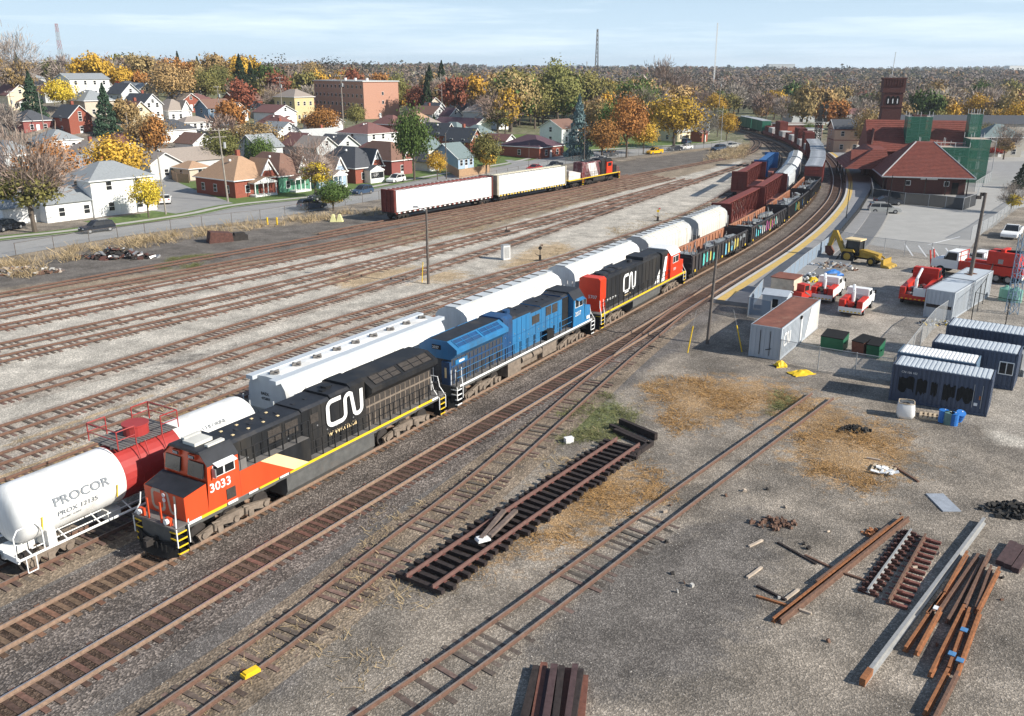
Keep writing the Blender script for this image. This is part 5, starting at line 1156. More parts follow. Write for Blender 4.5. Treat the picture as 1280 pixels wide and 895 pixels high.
heap('heap of dark scrap axles by the street fence',147,322,9.5,3.2,1.5,'soot','scrap heap','scrap_heap',7,150,mats=['soot','underframe dark','steel','dark chair'])
heap('broken concrete and wood rubble at the left edge',30,340,9,4,.5,'concrete','rubble','rubble',8,90,mats=['concrete','grey stick','rail brown','mudc'] if M('mudc',(.15,.13,.12),.95,.3,3) else None)
heap('scattered pale chips and litter over the right-hand gravel',1010,700,17,15,.02,'grey stick','litter','litter',23,26,mats=['grey stick','concrete','underframe dark','rail brown'])
# rusty dumped box (far left)
root=thing('scrap_box','dark maroon scrap box lying by the street fence','scrap box',at(275,302),.55); mb=MB(); mb.ex([(-1.6,0),(1.6,0),(1.5,1.1),(-1.3,1.5)],-.9,.9,'y'); mb.build('shell','dark chair',root); mb=MB(); mb.b(1.6,3.6,-.7,.7,0,.7); mb.b(1.9,3.3,-.5,.5,.7,1.0); mb.build('lower_shell','underframe dark',root)
# ---------------- poles, posts, small lineside things ----------------
def pole(label,px_,py_,h,r=.16,mat='pole wood',lean=(0,0),arm=None,cat='pole',name='light_pole',base=None,rz=0,group=None,terrain=False):
    P=base if base is not None else (atT(px_,py_) if terrain else at(px_,py_)); root=thing(name,label,cat,P,rz,group); mb=MB(); mb.bar((0,0,-.2),(lean[0],lean[1],h),r,8,0,r*.65); mb.build('shaft',mat,root)
    if arm=='lamp': mb=MB(); mb.bar((lean[0],lean[1],h-.2),(lean[0]-.9,lean[1]-.2,h+.25),.05,5); mb.build('bracket','galvanised',root); mb=MB(); mb.ex([(-.3,0),(.3,0),(.24,.16),(-.24,.16)],-.14,.14,'y'); o=mb.build('lamp_head','steel',root,(lean[0]-1.1,lean[1]-.2,h+.2))
    if arm=='flood':
        for s in (-1,1): mb=MB(); mb.b(-.22,.22,-.1,.1,-.16,.16); o=mb.build('floodlight','underframe dark',root,(lean[0]-.2-.35*(s>0),lean[1]+.1,h-.15-.3*(s>0)))
    if arm=='utility':
        for z in (h-.4,h-1.5): mb=MB(); mb.b(lean[0]-1.2,lean[0]+1.2,-.06,.06,z-.06,z+.06); mb.build('crossarm',mat,root)
        mb=MB(); mb.bar((.35,0,h-3.4),(.35,0,h-2.4),.25,10); mb.build('transformer','galvanised',root)
        for k in (-1,-.4,.4,1): mb=MB(); mb.bar((k,0,h-.34),(k,0,h-.14),.05,6); mb.build('insulator','trim white',root)
    if arm=='street': 
        mb=MB(); mb.tube([(0,0,h*.82),(-.9,-.3,h*.88),(-1.8,-.6,h*.86)],.05,5); mb.build('bracket','galvanised',root); mb=MB(); mb.b(-.35,.35,-.14,.14,-.06,.08); mb.build('lamp_head','galvanised',root,(-2.0,-.65,h*.86))
    return root
pole('lone wooden light pole standing in the yard between tracks',535.6,355,8.0,.16,'pole wood',(0,0),'lamp'); 
q=pole('dark pole beside the switch and the grey CN container',884,430,8.3,.15,'pole wood',(.35,0.3),None); 
P=at(1207,376); q=pole('tall dark flood light pole behind the twin grey trailers',0,0,10.6,.22,'pole wood',(.45,.4),'flood',base=P)
for (x,y,h,lb) in ((613,448-7+0,1.7,''),):
    pass
for (x,y,dx,lb) in ((859.5,441,.35,'yellow guy guard leaning right beside the dark pole'),(927.5,440,-.55,'yellow guy guard leaning left near the grey container'),(527.5,353,.15,'yellow guy guard beside the lone light pole')):
    P=at(x,y); root=thing('guy_guard',lb,'marker pole',P); mb=MB(); mb.bar((0,0,0),(dx,.2,2.2),.05,6); mb.build('tube','yellow paint',root); mb=MB(); mb.bar((0,0,0),(dx*1.6,.3,3.5),.012,4); mb.build('guy_wire','galvanised',root)
for (x,y,lb) in ((334.5,281,'pair of yellow bollards by the yard fence, left one'),(346.5,281,'pair of yellow bollards by the yard fence, right one')):
    o=MB().ex(cylpts(.13,10),0,1.1,'z').build('bollard','yellow paint',loc=at(x,y)); tag(o,lb,'bollard')
for (x,y,lb) in ((417,277,'left pale yellow bumper block before the lumber car'),(425,277,'right pale yellow bumper block before the lumber car')):
    o=MB().add([(-.5,-.4,0),(.5,-.4,0),(.5,.4,0),(-.5,.4,0),(-.15,-.3,1.1),(.1,-.3,1.1),(.1,.3,1.1),(-.15,.3,1.1)],[(0,3,2,1),(4,5,6,7),(0,1,5,4),(1,2,6,5),(2,3,7,6),(3,0,4,7)]).build('bumper_block','pale yellow' if M('pale yellow',(.75,.72,.35),.7,.1,2) else '',loc=at(x,y)); tag(o,lb,'bumper block')
root=thing('signal_box','white metal signal cabinet standing in the pale gravel','cabinet',at(632,324.5),.5); mb=MB(); mb.b(-.45,.45,-.35,.35,.1,1.75); mb.build('cabinet','container grey' if 0 else 'trim white',root); mb=MB(); mb.b(-.5,.5,-.4,.4,1.75,1.82); mb.b(-.5,.5,-.4,.4,0,.1); mb.build('roof','galvanised',root); mb=MB(); mb.b(-.36,.36,-.37,-.35,.2,1.6); mb.build('door','galvanised',root)
for x,y,lb in ((675,326,'dark switch stand with round target behind the hoppers'),(822,276.5,'switch stand with yellow target near the orange weeds')):
    root=thing('switch_stand',lb,'switch stand',at(x,y)); mb=MB(); mb.b(-.6,.6,-.12,.12,0,.12); mb.b(-.15,.15,-.15,.15,.12,.7); mb.bar((0,0,.7),(0,0,2.0),.04,6); mb.bar((0,0,.5),(-.6,0,.9),.035,5); mb.build('stand','underframe dark',root)
    mb=MB(); mb.ex(cylpts(.22,12),-.02,.02,'y'); o=mb.build('target','yellow paint' if x>700 else 'dull black',root,(0,0,1.55)); mb=MB(); mb.ex(cylpts(.12,10),-.02,.02,'y'); mb.build('target','red paint' if x>700 else 'rail brown',root,(.22,0,1.9))
mb=MB(); mb.b(-.5,.5,-.12,.12,0,.25); mb.b(-.05,.05,-.1,.1,.25,.8); o=mb.build('low_switch_stand','underframe dark'); o.location=at(633,290); tag(o,'low yellow-topped switch lever beside the brown weeds','switch lever')
# ---------------- fences ----------------
CHAIN=mesh_mat('chain link',(.45,.47,.48),.28); CHB=mesh_mat('blue privacy mesh',(.25,.32,.40),.75); BLKM=mesh_mat('black privacy mesh',(.025,.027,.03),.9); GRN=mesh_mat('green scaffold net',(.025,.16,.10),.74)
def fence(label,pts,h=1.9,mesh='chain link',post='galvanised',step=3.0,W_=None,rail=True,r=.04,name='chain_link_fence',cat='fence'):
    P=[Vector((p[0],p[1],0)) for p in W_] if W_ else [at(*p) for p in pts]; root=thing(name,label,cat,(0,0,0)); acc=[]
    for a,b in zip(P,P[1:]):
        n=max(1,round((b-a).length/step)); 
        for k in range(n): acc.append(a.lerp(b,k/n))
    acc.append(P[-1])
    for p in acc[:100]: g=tz(p.x,p.y); mb=MB(); mb.bar((0,0,0),(0,0,h+.06),r,6); mb.build('post',post,root,(p.x,p.y,g))
    mb=MB()
    for a,b in zip(acc,acc[1:]):
        ga,gb=tz(a.x,a.y),tz(b.x,b.y); mb.add([(a.x,a.y,ga+.04),(b.x,b.y,gb+.04),(b.x,b.y,gb+h),(a.x,a.y,ga+h)],[(0,1,2,3)])
    mb.build('mesh',mesh,root)
    if rail:
        mb=MB()
        for a,b in zip(acc,acc[1:]): mb.bar((a.x,a.y,tz(a.x,a.y)+h),(b.x,b.y,tz(b.x,b.y)+h),r*.7,4)
        mb.build('top_rail',post,root)
    return root
CH2=mesh_mat('fine wire mesh',(.30,.31,.31),.13)
fence('rusty wire fence between the street and the yard',None,1.5,'fine wire mesh','pole wood',4.6,near_e[1:],r=.045,name='wire_fence')
fence('blue-grey slatted fence between platform and compound',[(974,365),(1003,339),(1034,315)],1.9,'blue privacy mesh','galvanised',2.2)
fence('blue-grey fence corner beside the little grey shed',[(952,372),(934,396),(962,402)],1.9,'blue privacy mesh')
fence('chain-link fence in front of the green dumpsters',[(974,452),(1022,462),(1068,470),(1114,478)],1.8)
fence('chain-link fence running back from the navy container',[(1114,478),(1128,462),(1150,432),(1166,412),(1190,395)],1.9)
fence('chain-link fence behind the backhoe along the parking lot',[(1040,305),(1080,314),(1130,320),(1197,327),(1290,340)],1.9)
fence('tall black post fence on the right of the twin trailers',[(1236,360),(1228,380),(1214,400),(1256,410),(1300,416)],2.6,'fine wire mesh','dull black',3.2,name='security_fence')
fence('pale leaning fence before the parked white pickup',[(1213,300),(1240,285),(1262,268),(1290,248)],1.8,'chain link')
root=fence('black platform railing beside the parking lot',[(1034,316),(1052,295),(1074,268),(1088,244),(1090,215)],1.2,'black privacy mesh','dull black',1.6,r=.05,name='railing')
fence('temporary fence with black screen around the station front',[(1088,236),(1090,250),(1130,256),(1160,258),(1203,263),(1219,257),(1223,243)],2.0,'black privacy mesh','galvanised',3.2,r=.05,name='site_fence')
fence('temporary site fence beside the wrapped gable',[(1218,240),(1238,227),(1240,214)],2.0,'chain link','galvanised',3.0,r=.05,name='site_fence')
fence('temporary site fence at the platform end of the station',[(1078,218),(1078,205),(1098,206)],2.0,'chain link','galvanised',2.2,r=.05,name='site_fence')
# ---------------- containers and sheds ----------------
def setc(root,pa,pb,L,wd,right=True):   # front bottom corners in the photo
    A,B=at(*pa),at(*pb); d=(B-A).normalized(); n=Vector((-d.y,d.x,0)); c=(A+B)/2+n*wd/2; root.location=c; root.rotation_euler.z=math.atan2(d.y,d.x); return root
q=container(6.06,2.44,2.6,'container navy','roof sheet','navy shipping container with blacked-out graffiti, nearest to the camera'); setc(q,(1113.8,500),(1228.8,520.6),6.06,2.44)
r=random.Random(4)
for i,(x0,x1) in enumerate(((-2.55,-1.55),(-1.4,-.75),(-.5,-.1),(.25,1.0),(1.1,2.15))):
    mb=MB(); n=9; top=[(x0+(x1-x0)*k/n,1.85+r.uniform(-.12,.12)-.03*i) for k in range(n+1)]; bot=[(x0+(x1-x0)*k/n,(.75 if i%2 else .85)+r.uniform(-.2,.25)) for k in range(n+1)][::-1]
    mb.ex(top+bot,-1.235,-1.228,'y'); mb.build('blackout_patch','dull black',q)
text('CN 106 102',.2,'white paint',q,(-2.45,-1.235,2.12),(R(90),0,0),'lettering')
mb=MB(); mb.b(2.45,2.55,-1.24,-1.22,1.1,1.35); mb.build('orange_sticker','orange rust',q); mb=MB(); mb.c(2.3,-1.24,.75,.22,.05,.2); mb.build('lock_box','trim white',q)
for k in (2.1,2.6): mb=MB(); mb.bar((k,-1.25,.5),(k,-1.25,2.1),.02,5); mb.build('lock_bar','galvanised',q)
q=container(5.1,2.3,2.45,'container blue','trim white','low pale blue container with white roof behind the navy one'); A=at(1129,440.6,2.45); B=at(1213.8,454,2.45); d=(B-A).normalized(); q.rotation_euler.z=math.atan2(d.y,d.x); c=(A+B)/2+Vector((-d.y,d.x,0))*1.15; q.location=(c.x,c.y,0)
def office(label,A,B,wd,ht,wins,ext=0):
    d=(B-A); L_=d.length+ext; d.normalize(); n=Vector((-d.y,d.x,0)); c=A+d*L_/2+n*wd/2; q=container(L_,wd,ht,'container navy','roof sheet',label,'site office',int(L_*3.3),True,'site_office'); q.location=(c.x,c.y,0); q.rotation_euler.z=math.atan2(d.y,d.x)
    for (x,w_,z0,z1) in wins:
        mb=MB(); mb.b(x-w_/2,x+w_/2,-wd/2-.05,-wd/2+.02,z0,z1); f=mb.build('window','trim white',q); 
        for s in (-1,1): mb=MB(); mb.b(x+(-w_/2+.06 if s<0 else .03),x+(-.03 if s<0 else w_/2-.06),-wd/2-.065,-wd/2-.05,z0+.07,z1-.07); mb.build('pane','window glass',f)
    return q
q=office('long navy site office with a white framed window',at(1166,427,2.7),at(1273.4,443.5,2.7),2.6,2.7,[(2.2,.95,1.1,2.05)])
q=office('navy site office with wall lamp, cut by the right edge',at(1184,406,2.7),at(1275,419,2.7),2.7,2.7,[(1.8,1.0,1.1,1.9)],3.0); mb=MB(); mb.bar((.3,-1.36,1.9),(.3,-1.5,1.9),.1,8); mb.build('wall_lamp','trim white',q); mb=MB(); mb.b(-1.6,-.6,-1.4,-1.34,.15,1.6); mb.build('door','container blue',q)
mb=MB(); mb.b(0,1.2,0,1.5,0,1.7); mb.b(.1,.7,-.3,0,0,.5); o=mb.build('utility_cabinet','galvanised'); o.location=at(1274,470); tag(o,'pale utility cabinet at the right end of the site office','cabinet')
# grey container with rust roof
A,B,C=at(937.4,444.6),at(973.5,451.1),at(1021.4,410.5); d=(C-B); L_=d.length; q=container(L_,2.44,2.65,'container grey','rust roof','long grey railway container with rusted roof and white slanted letters',ribs=30,roofribs=False); d.normalize()
q.rotation_euler.z=math.atan2(d.y,d.x); n=Vector((-d.y,d.x,0)); q.location=B+d*L_/2+n*1.22
lg=cn_logo(q,'white paint',0,0,.62,0); lg.location=(-L_/2+.9,-1.24,1.0)
mb=MB(); y=-1.236; mb.add([(L_*.14,y,.15),(L_*.3,y,.15),(L_*.42,y,2.5),(L_*.26,y,2.5)],[(0,1,2,3)]); mb.build('white_stripe','white paint',q); mb=MB(); mb.add([(L_*.3,y,.15),(L_*.49,y,.15),(L_*.49,y,2.5),(L_*.42,y,2.5)],[(0,1,2,3)]); mb.build('cream_panel',M('pale peach',(.72,.60,.50),.6,.08,1),q)
mb=MB(); mb.b(-.2,.1,-1.3,-1.22,.2,2.3); mb.build('side_door_post','trim white',q); mb=MB(); mb.b(-.5,-.2,-1.36,-1.2,2.25,2.5); mb.build('wall_lamp','dull black',q)
mb=MB(); mb.bar((-L_/2-.06,-.4,.3),(-L_/2-.06,-.4,2.3),.025,5); mb.bar((-L_/2-.06,.4,.3),(-L_/2-.06,.4,2.3),.025,5); mb.bar((-L_/2-.07,-.55,.9),(-L_/2-.07,-.1,.75),.03,5); mb.build('lock_bars','underframe dark',q)
def shed(label,pa,pb,wd,ht,mat,roof,peak=.35,door=True):
    A,B=at(*pa),at(*pb); d=(B-A); L_=d.length; d.normalize(); n=Vector((-d.y,d.x,0)); c=A+d*L_/2+n*wd/2; root=thing('shed',label,'shed',c,math.atan2(d.y,d.x)); mb=MB(); mb.b(-L_/2,L_/2,-wd/2,wd/2,0,ht)
    if peak: mb.ex([(-wd/2,ht),(wd/2,ht),(0,ht+peak-.03)],-L_/2,L_/2)
    mb.build('walls',mat,root); mb=MB()
    if peak: mb.ex([(-wd/2-.1,ht-.02),(0,ht+peak),(wd/2+.1,ht-.02),(0,ht+peak+.07)][0:1]+[(-wd/2-.1,ht+.05),(0,ht+peak+.08),(wd/2+.1,ht+.05),(wd/2+.1,ht-.02),(0,ht+peak)],-L_/2-.1,L_/2+.1)
    else: mb.b(-L_/2-.08,L_/2+.08,-wd/2-.08,wd/2+.08,ht,ht+.08)
    mb.build('roof',roof,root)
    if door: mb=MB(); mb.b(-.15,.35,-wd/2-.03,-wd/2,.9,1.7); mb.build('opening','dull black',root)
    return root
shed('small pale grey shed with a dark opening behind the rust-roofed container',(951,394),(981,398),2.0,2.0,'container grey','container grey',.35)
shed('shed with rusty red flat roof and cream side beside the platform end',(962,372),(990,376),2.6,2.1,M('pale rust wall',(.62,.52,.40),.8,.2,1.5,dirt=(.35,.14,.06),dirtamt=.3) and 'pale rust wall','rust roof',0,False)
# twin trailers
A,B=at(1153,396),at(1189,401); d0=(B-A).normalized(); back=Vector((-d0.y,d0.x,0)); hd=(at(1202,341,2.6)-at(1158,365,2.6)).normalized()
for k,(lb,dist) in enumerate((('near grey trailer of the pair beside the red boom truck',0),('far grey trailer of the pair with a rust mark on its roof',6.4))):
    q=container(6.1,2.44,2.65,'container grey','roof sheet',lb,ribs=22,roofribs=False); rz=math.atan2(hd.y,hd.x); q.rotation_euler.z=rz; nn=Vector((hd.y,-hd.x,0)); c=(A+B)/2+hd*(3.1+dist)+Vector((0,0,0)); q.location=(c.x,c.y,0)
    if k: 
        for u in ((-.9,-.3,-.5,.5),(-.5,.5,.1,-.5),(.1,-.5,.5,.5)): mb=MB(); mb.bar((u[0],u[1],2.68),(u[2],u[3],2.68),.05,4); mb.build('rust_mark','rail orange',q)
    mb=MB(); mb.b(-3.1,-3.06,-1.1,1.1,1.0,1.3); mb.build('lock_band','underframe dark',q)
# dumpsters
for x0,y0,x1,y1,lb,m_ in ((1025,436,1053,441,'green dumpster with closed black lids near the fence','bin green'),(1082,447,1098,450,'green dumpster standing right of the rusty bin','bin green'),(1064,442,1079,446,'rusty brown bin beside the right dumpster','rust timber')):
    M('bin green',(.015,.12,.06),.5,.15,2); A,B=at(x0,y0),at(x1,y1); d=B-A; L_=d.length; root=thing('dumpster',lb,'dumpster',(A+B)/2,math.atan2(d.y,d.x)); mb=MB(); mb.ex([(-.0,.1),(1.3,.1),(1.35,1.35),(-.15,1.1)],-L_/2,L_/2,'x'); mb.build('bin',m_,root)
    mb=MB(); mb.add([(-L_/2,-.18,1.12),(L_/2,-.18,1.12),(L_/2,1.36,1.4),(-L_/2,1.36,1.4),(-L_/2,-.18,1.18),(L_/2,-.18,1.18),(L_/2,1.36,1.46),(-L_/2,1.36,1.46)],[(0,3,2,1),(4,5,6,7),(0,1,5,4),(1,2,6,5),(2,3,7,6),(3,0,4,7)]); mb.build('lid','dull black',root)
    for s in (-1,1): mb=MB(); mb.c(s*(L_/2+.05),.5,.75,.1,.5,.14); mb.build('fork_pocket',m_,root)
for x,y,lb in ((1256,375,'left pale green tank on the grass'),(1268,377,'right pale green tank on the grass')):
    root=thing('storage_tank',lb,'tank',at(x,y)); mb=MB(); mb.ex(cylpts(.62,16),0,1.2,'z'); M('tank green',(.16,.36,.28),.5,.1,2); mb.build('shell','tank green',root); mb=MB(); mb.bar((0,0,1.2),(0,0,1.4),.5,14,0,.2); mb.bar((0,0,1.4),(0,0,1.5),.15,8); mb.build('lid','tank green',root)
# lattice mast at the right edge
def lattice(label,P,h,w0,w1,mat,n=8,name='lattice_mast',cat='mast',mats=None,r=.05,guy=False):
    root=thing(name,label,cat,P); 
    for sx in (-1,1):
        for sy in (-1,1): mb=MB(); mb.bar((sx*w0/2,sy*w0/2,0),(sx*w1/2,sy*w1/2,h),r,5); mb.build('leg',mat,root)
    mb=MB(); alt=MB()
    for k in range(n):
        z0,z1=h*k/n,h*(k+1)/n; a=(w0+(w1-w0)*k/n)/2; b=(w0+(w1-w0)*(k+1)/n)/2; t=mb if (k//2)%2==0 or not mats else alt
        for s in (-1,1): t.bar((-a,s*a,z0),(b,s*b,z1),r*.7,4); t.bar((a,s*a,z0),(-b,s*b,z1),r*.7,4); t.bar((s*a,-a,z0),(s*b,b,z1),r*.7,4); t.bar((-b,s*b,z1),(b,s*b,z1),r*.7,4)
    mb.build('bracing',mat,root)
    if mats: alt.build('bracing',mats,root)
    return root
q=lattice('blue-grey lattice mast rising at the right edge',at(1264,392),7.5,.8,.7,'container blue',8,r=.04)
# ---------------- vehicles ----------------
def wheel(root,x,y,r,w=.22,rim='steel'):
    s=1 if y>0 else -1
    m=MB(); m.ex([(a,b+r) for a,b in cylpts(r,16)],min(y,y-s*w),max(y,y-s*w),'y'); o=m.build('wheel','tire',root,(x,0,0)); m=MB(); m.ex([(a,b+r) for a,b in cylpts(r*.58,10)],min(y,y+s*.015),max(y,y+s*.015),'y'); m.build('rim',rim,o)
def car(label,P,rz,paint,kind='suv',group=None,cat='car',L_=4.5,w=1.82):
    root=thing('parked_'+('pickup' if kind=='pickup' else 'car'),label,cat,P,rz,group); h=w/2
    lower=[(-L_/2,.35),(-L_/2+.1,.28),(L_/2-.1,.28),(L_/2,.4),(L_/2-.03,.72),(L_/2-.25,.88),(L_/2-1.15,.98),(-L_/2+.1,1.02),(-L_/2-.02,.8)]
    if kind=='suv': roof=[(L_/2-1.2,.97),(L_/2-1.95,1.58),(L_/2-2.4,1.66),(-L_/2+.75,1.66),(-L_/2+.35,1.5),(-L_/2+.12,1.0)]
    elif kind=='pickup': roof=[(L_/2-1.5,.97),(L_/2-2.15,1.6),(L_/2-2.5,1.68),(L_/2-3.1,1.68),(L_/2-3.4,1.55),(L_/2-3.5,1.0)]
    else: roof=[(L_/2-1.2,.97),(L_/2-1.95,1.4),(L_/2-2.4,1.46),(-L_/2+1.3,1.44),(-L_/2+.6,1.05),(-L_/2+.45,1.0)]
    m=MB(); m.ex(lower,-h,h,'y'); m.build('body',paint,root)
    m=MB(); n=len(roof); A=[(x,-h+.08+(z-1)*.22,z) for x,z in roof]; B=[(x,h-.08-(z-1)*.22,z) for x,z in roof]; m.add(A+B,[tuple(range(n)),tuple(range(n,2*n))[::-1]]+[(i,i+1,n+i+1,n+i) for i in range(n-1)],0); m.build('cabin','window glass',root)
    m=MB(); zt=roof[2][1]; m.b(roof[3][0] if kind!='x' else 0,roof[2][0],-h+.24,h-.24,zt-.03,zt+.03)
    for s in (-1,1):
        for i in (0,len(roof)-2): 
            p,q=roof[i],roof[i+1]; yy=lambda z:s*(h-.07-(z-1)*.22); m.bar((p[0],yy(p[1]),p[1]),(q[0],yy(q[1]),q[1]),.045,4)
        m.bar((roof[1][0],s*(h-.2),roof[1][1]),(roof[-2][0],s*(h-.2),roof[-2][1]),.05,4); mx_=(roof[1][0]+roof[-2][0])/2; m.bar((mx_,s*(h-.07),1.0),(mx_,s*(h-.2),zt-.02),.05,4)
    m.build('roof',paint,root)
    if kind=='pickup':
        m=MB(); m.b(-L_/2+.1,L_/2-3.6,-h+.1,h-.1,.98,1.06); m.build('bed_floor','dull black',root); m=MB()
        for s in (-1,1): m.b(-L_/2+.05,L_/2-3.55,min(s*h,s*(h-.1)),max(s*h,s*(h-.1)),.9,1.2)
        m.b(-L_/2,-L_/2+.1,-h,h,.9,1.2); m.build('bed_side',paint,root)
    for sx in (-1,1):
        for s in (-1,1): wheel(root,sx*(L_*.31),s*(h+.01),.34)
    for s in (-1,1):
        m=MB(); m.c(L_/2-.06,s*(h-.3),.68,.1,.36,.14); m.build('headlight','trim white',root); m=MB(); m.c(-L_/2-.0,s*(h-.22),.85,.06,.22,.22); m.build('tail_light','red paint',root); m=MB(); m.c(roof[0][0]-.3,s*(h+.1),1.02,.12,.16,.12); m.build('mirror',paint,root)
    return root
def service_truck(label,P,rz,L_=6.4,c1='white paint',c2='red paint',boom=False,cat='truck',big=False):
    root=thing('service_truck',label,cat,P,rz); w=1.05 if not big else 1.25; z0=.55 if not big else .8; hc=2.1 if not big else 2.7; F=L_/2
    m=MB(); m.b(-F,F-.3,-.45,.45,z0-.15,z0+.1); m.build('chassis','dull black',root)
    m=MB(); m.ex([(F-1.2,z0),(F,z0),(F,z0+.75),(F-.2,z0+.9),(F-1.2,z0+1.0)],-w+.05,w-.05,'y'); m.build('hood',c1,root)
    m=MB(); m.ex([(F-2.9,z0),(F-1.2,z0),(F-1.2,z0+.95),(F-1.65,hc),(F-2.85,hc+.02),(F-2.9,z0+.9)],-w+.05,w-.05,'y'); m.build('cab',c1,root)
    m=MB()
    for s in (-1,1): m.add([(F-1.38,s*(w-.04),z0+.95),(F-1.72,s*(w-.04),hc-.12),(F-2.7,s*(w-.04),hc-.12),(F-2.7,s*(w-.04),z0+.95)],[(0,1,2,3)])
    m.add([(F-1.24,-w+.15,z0+1.0),(F-1.24,w-.15,z0+1.0),(F-1.62,w-.2,hc-.08),(F-1.62,-w+.2,hc-.08)],[(0,1,2,3)]); m.build('window','window glass',root)
    for s in (-1,1):
        m=MB(); m.b(-F,F-3.0,min(s*w,s*(w-.5)),max(s*w,s*(w-.5)),z0,z0+1.0); o=m.build('side_box',c2,root); m=MB()
        for k in range(3): x=-F+.1+k*(L_-3.2)/3; m.b(x,x+(L_-3.2)/3-.12,min(s*w,s*(w+.02)),max(s*w,s*(w+.02)),z0+.12,z0+.88)
        m.build('locker_door',c1 if s<0 else c2,o)
    m=MB(); m.b(-F,F-3.0,-w+.5,w-.5,z0+.1,z0+.25); m.build('bed','underframe dark',root)
    m=MB(); m.b(-F-.06,-F,-w,w,z0-.15,z0+.35); m.build('rear_bumper',c1,root); m=MB()
    for k in range(6): m.b(-F-.08,-F-.06,-w+.1+k*w*.32,-w+.3+k*w*.32,z0-.1,z0); 
    m.build('reflectors','yellow paint',root)
    m=MB()
    for y in (-w+.1,w-.1): m.bar((F-3.05,y,z0+.9),(F-3.05,y,hc+.1),.05,4)
    m.bar((F-3.05,-w+.1,hc+.1),(F-3.05,w-.1,hc+.1),.05,4); m.bar((F-3.05,-w+.1,hc-.4),(F-3.05,w-.1,hc-.4),.04,4); m.build('headache_rack','white paint' if not big else 'red paint',root)
    r=random.Random(len(label)); m=MB()
    for k in range(22): m.at(r.uniform(-F+.3,F-3.4),r.uniform(-w+.6,w-.6),z0+r.uniform(.3,.8),r.random()*3).c(0,0,0,r.uniform(.2,.7),r.uniform(.15,.4),r.uniform(.15,.5),k%3)
    m.at(); m.build('load',['red paint','underframe dark','steel'],root)
    if boom:
        m=MB(); m.bar((-F+1.0,0,z0+.3),(-F+1.0,0,z0+1.7),.16,8); m.bar((-F+1.0,0,z0+1.7),(F-3.4,.3,z0+2.0),.14,6); m.bar((F-3.4,.3,z0+2.0),(-F+1.6,.1,z0+1.5),.1,6); m.build('crane','white paint',root)
    rr=.38 if not big else .5
    for s in (-1,1): wheel(root,F-1.1,s*(w+.0),rr); wheel(root,-F+1.3,s*(w+.0),rr); 
    if big: 
        for s in (-1,1): wheel(root,-F+2.5,s*w,rr)
    for s in (-1,1): m=MB(); m.bar((F-1.5,s*(w+.05),z0+1.1),(F-1.5,s*(w+.25),z0+1.1),.03,4); m.c(F-1.5,s*(w+.25),z0+1.2,.06,.15,.35); m.build('mirror','dull black',root)
    return root
def hdg(a,b): p,q=at(*a),at(*b); return math.atan2(q.y-p.y,q.x-p.x)
q=service_truck('white and red service truck with open bed, between its twin and the trailers',at(1070,388),hdg((1062,392),(1086,370)),5.6,boom=True)
q=service_truck('white and red service truck beside the small red loader',at(1034,372),hdg((1020,385),(1044,365)),5.4,boom=True)
q=service_truck('large red and white crane truck beside the near grey trailer',at(1150,372),hdg((1135,385),(1165,355)),8.5,'red paint','red paint',True,big=True)
m=MB(); m.b(-4.4,-4.3,-1.1,.0,1.1,1.9); m.build('tail_panel','white paint',q)
q=service_truck('white truck with tall red machinery body behind the far trailer',at(1222,347),hdg((1240,352),(1195,345)),9.5,'white paint','red paint',False,big=True)
m=MB(); m.b(-4.2,-1.0,-1.1,1.1,1.9,3.3); m.b(-2.6,-2.2,-.9,.9,3.3,3.6); m.build('machinery_house','red paint',q); m=MB(); m.bar((-1.0,.3,3.2),(-4.6,.2,3.5),.16,6); m.build('boom','dull black',q); m=MB(); m.c(-2.4,1.12,2.3,.5,.02,.5); m.build('placard','steel',q)
m=MB(); m.bar((4.9,.5,.3),(5.3,.5,2.4),.09,5); m.bar((4.9,-.5,.3),(5.3,-.5,2.4),.09,5); m.build('front_mast','red paint',q)
q=service_truck('white crew truck parked behind the red machinery truck',at(1236,338),hdg((1250,338),(1205,331)),6.5,'white paint','white paint')
m=MB(); m.b(-2.4,2.4,-1.2,1.2,.5,1.6); m.build('tarp_cover','drum blue',thing('covered_trailer','blue tarp covered trailer cut by the right edge','trailer',at(1283,352),-.2))
q=car('white pickup parked facing the lot by the leaning fence',at(1264,296),hdg((1275,285),(1258,300)),'white paint','pickup',cat='pickup',L_=5.6,w=2.0)
M('car black',(.02,.025,.035),.25,.1,1,spec=.6); M('car silver',(.50,.50,.47),.3,.08,1,metal=.3); M('car navy',(.04,.07,.12),.3,.1,1); M('car yellow',(.75,.42,.01),.35,.08,1); M('car red',(.45,.02,.015),.35,.08,1)
car('dark sedan parked behind the silver SUV by the station',at(1110,256),hdg((1095,256),(1125,256)),'car black','sedan'); q=car('second dark car parked nearest the station fence',at(1108,248),hdg((1095,248),(1122,249)),'car navy','sedan'); car('silver SUV parked in the station lot',at(1105,266),hdg((1088,266),(1120,267)),'car silver','suv',L_=4.9)
# small red loader
root=thing('compact_loader','small red loader with grey bucket beside the service trucks','loader',at(1003,378),.6); m=MB(); m.b(-.9,.6,-.5,.5,.4,1.2); m.b(-.5,.3,-.45,.45,1.2,1.9); m.build('body','red paint',root); m=MB(); m.b(-.4,.2,-.46,.46,1.3,1.8); m.build('cab_opening','dull black',root); m=MB(); m.ex([(.9,.1),(1.5,.1),(1.3,.7),(.9,.8)],-.7,.7,'y'); m.bar((.9,-.4,.5),(-.4,-.5,1.2),.08,5); m.bar((.9,.4,.5),(-.4,.5,1.2),.08,5); m.build('bucket','steel',root)
for sx in (-.6,.35):
    for s in (-1,1): wheel(root,sx,s*.62,.32,rim='white paint')
sheetpile('yellow toolbox-like cover behind the small red loader',1017,352,'yellow paint',1.1,.7,.6,'cover','cover',.1,5)
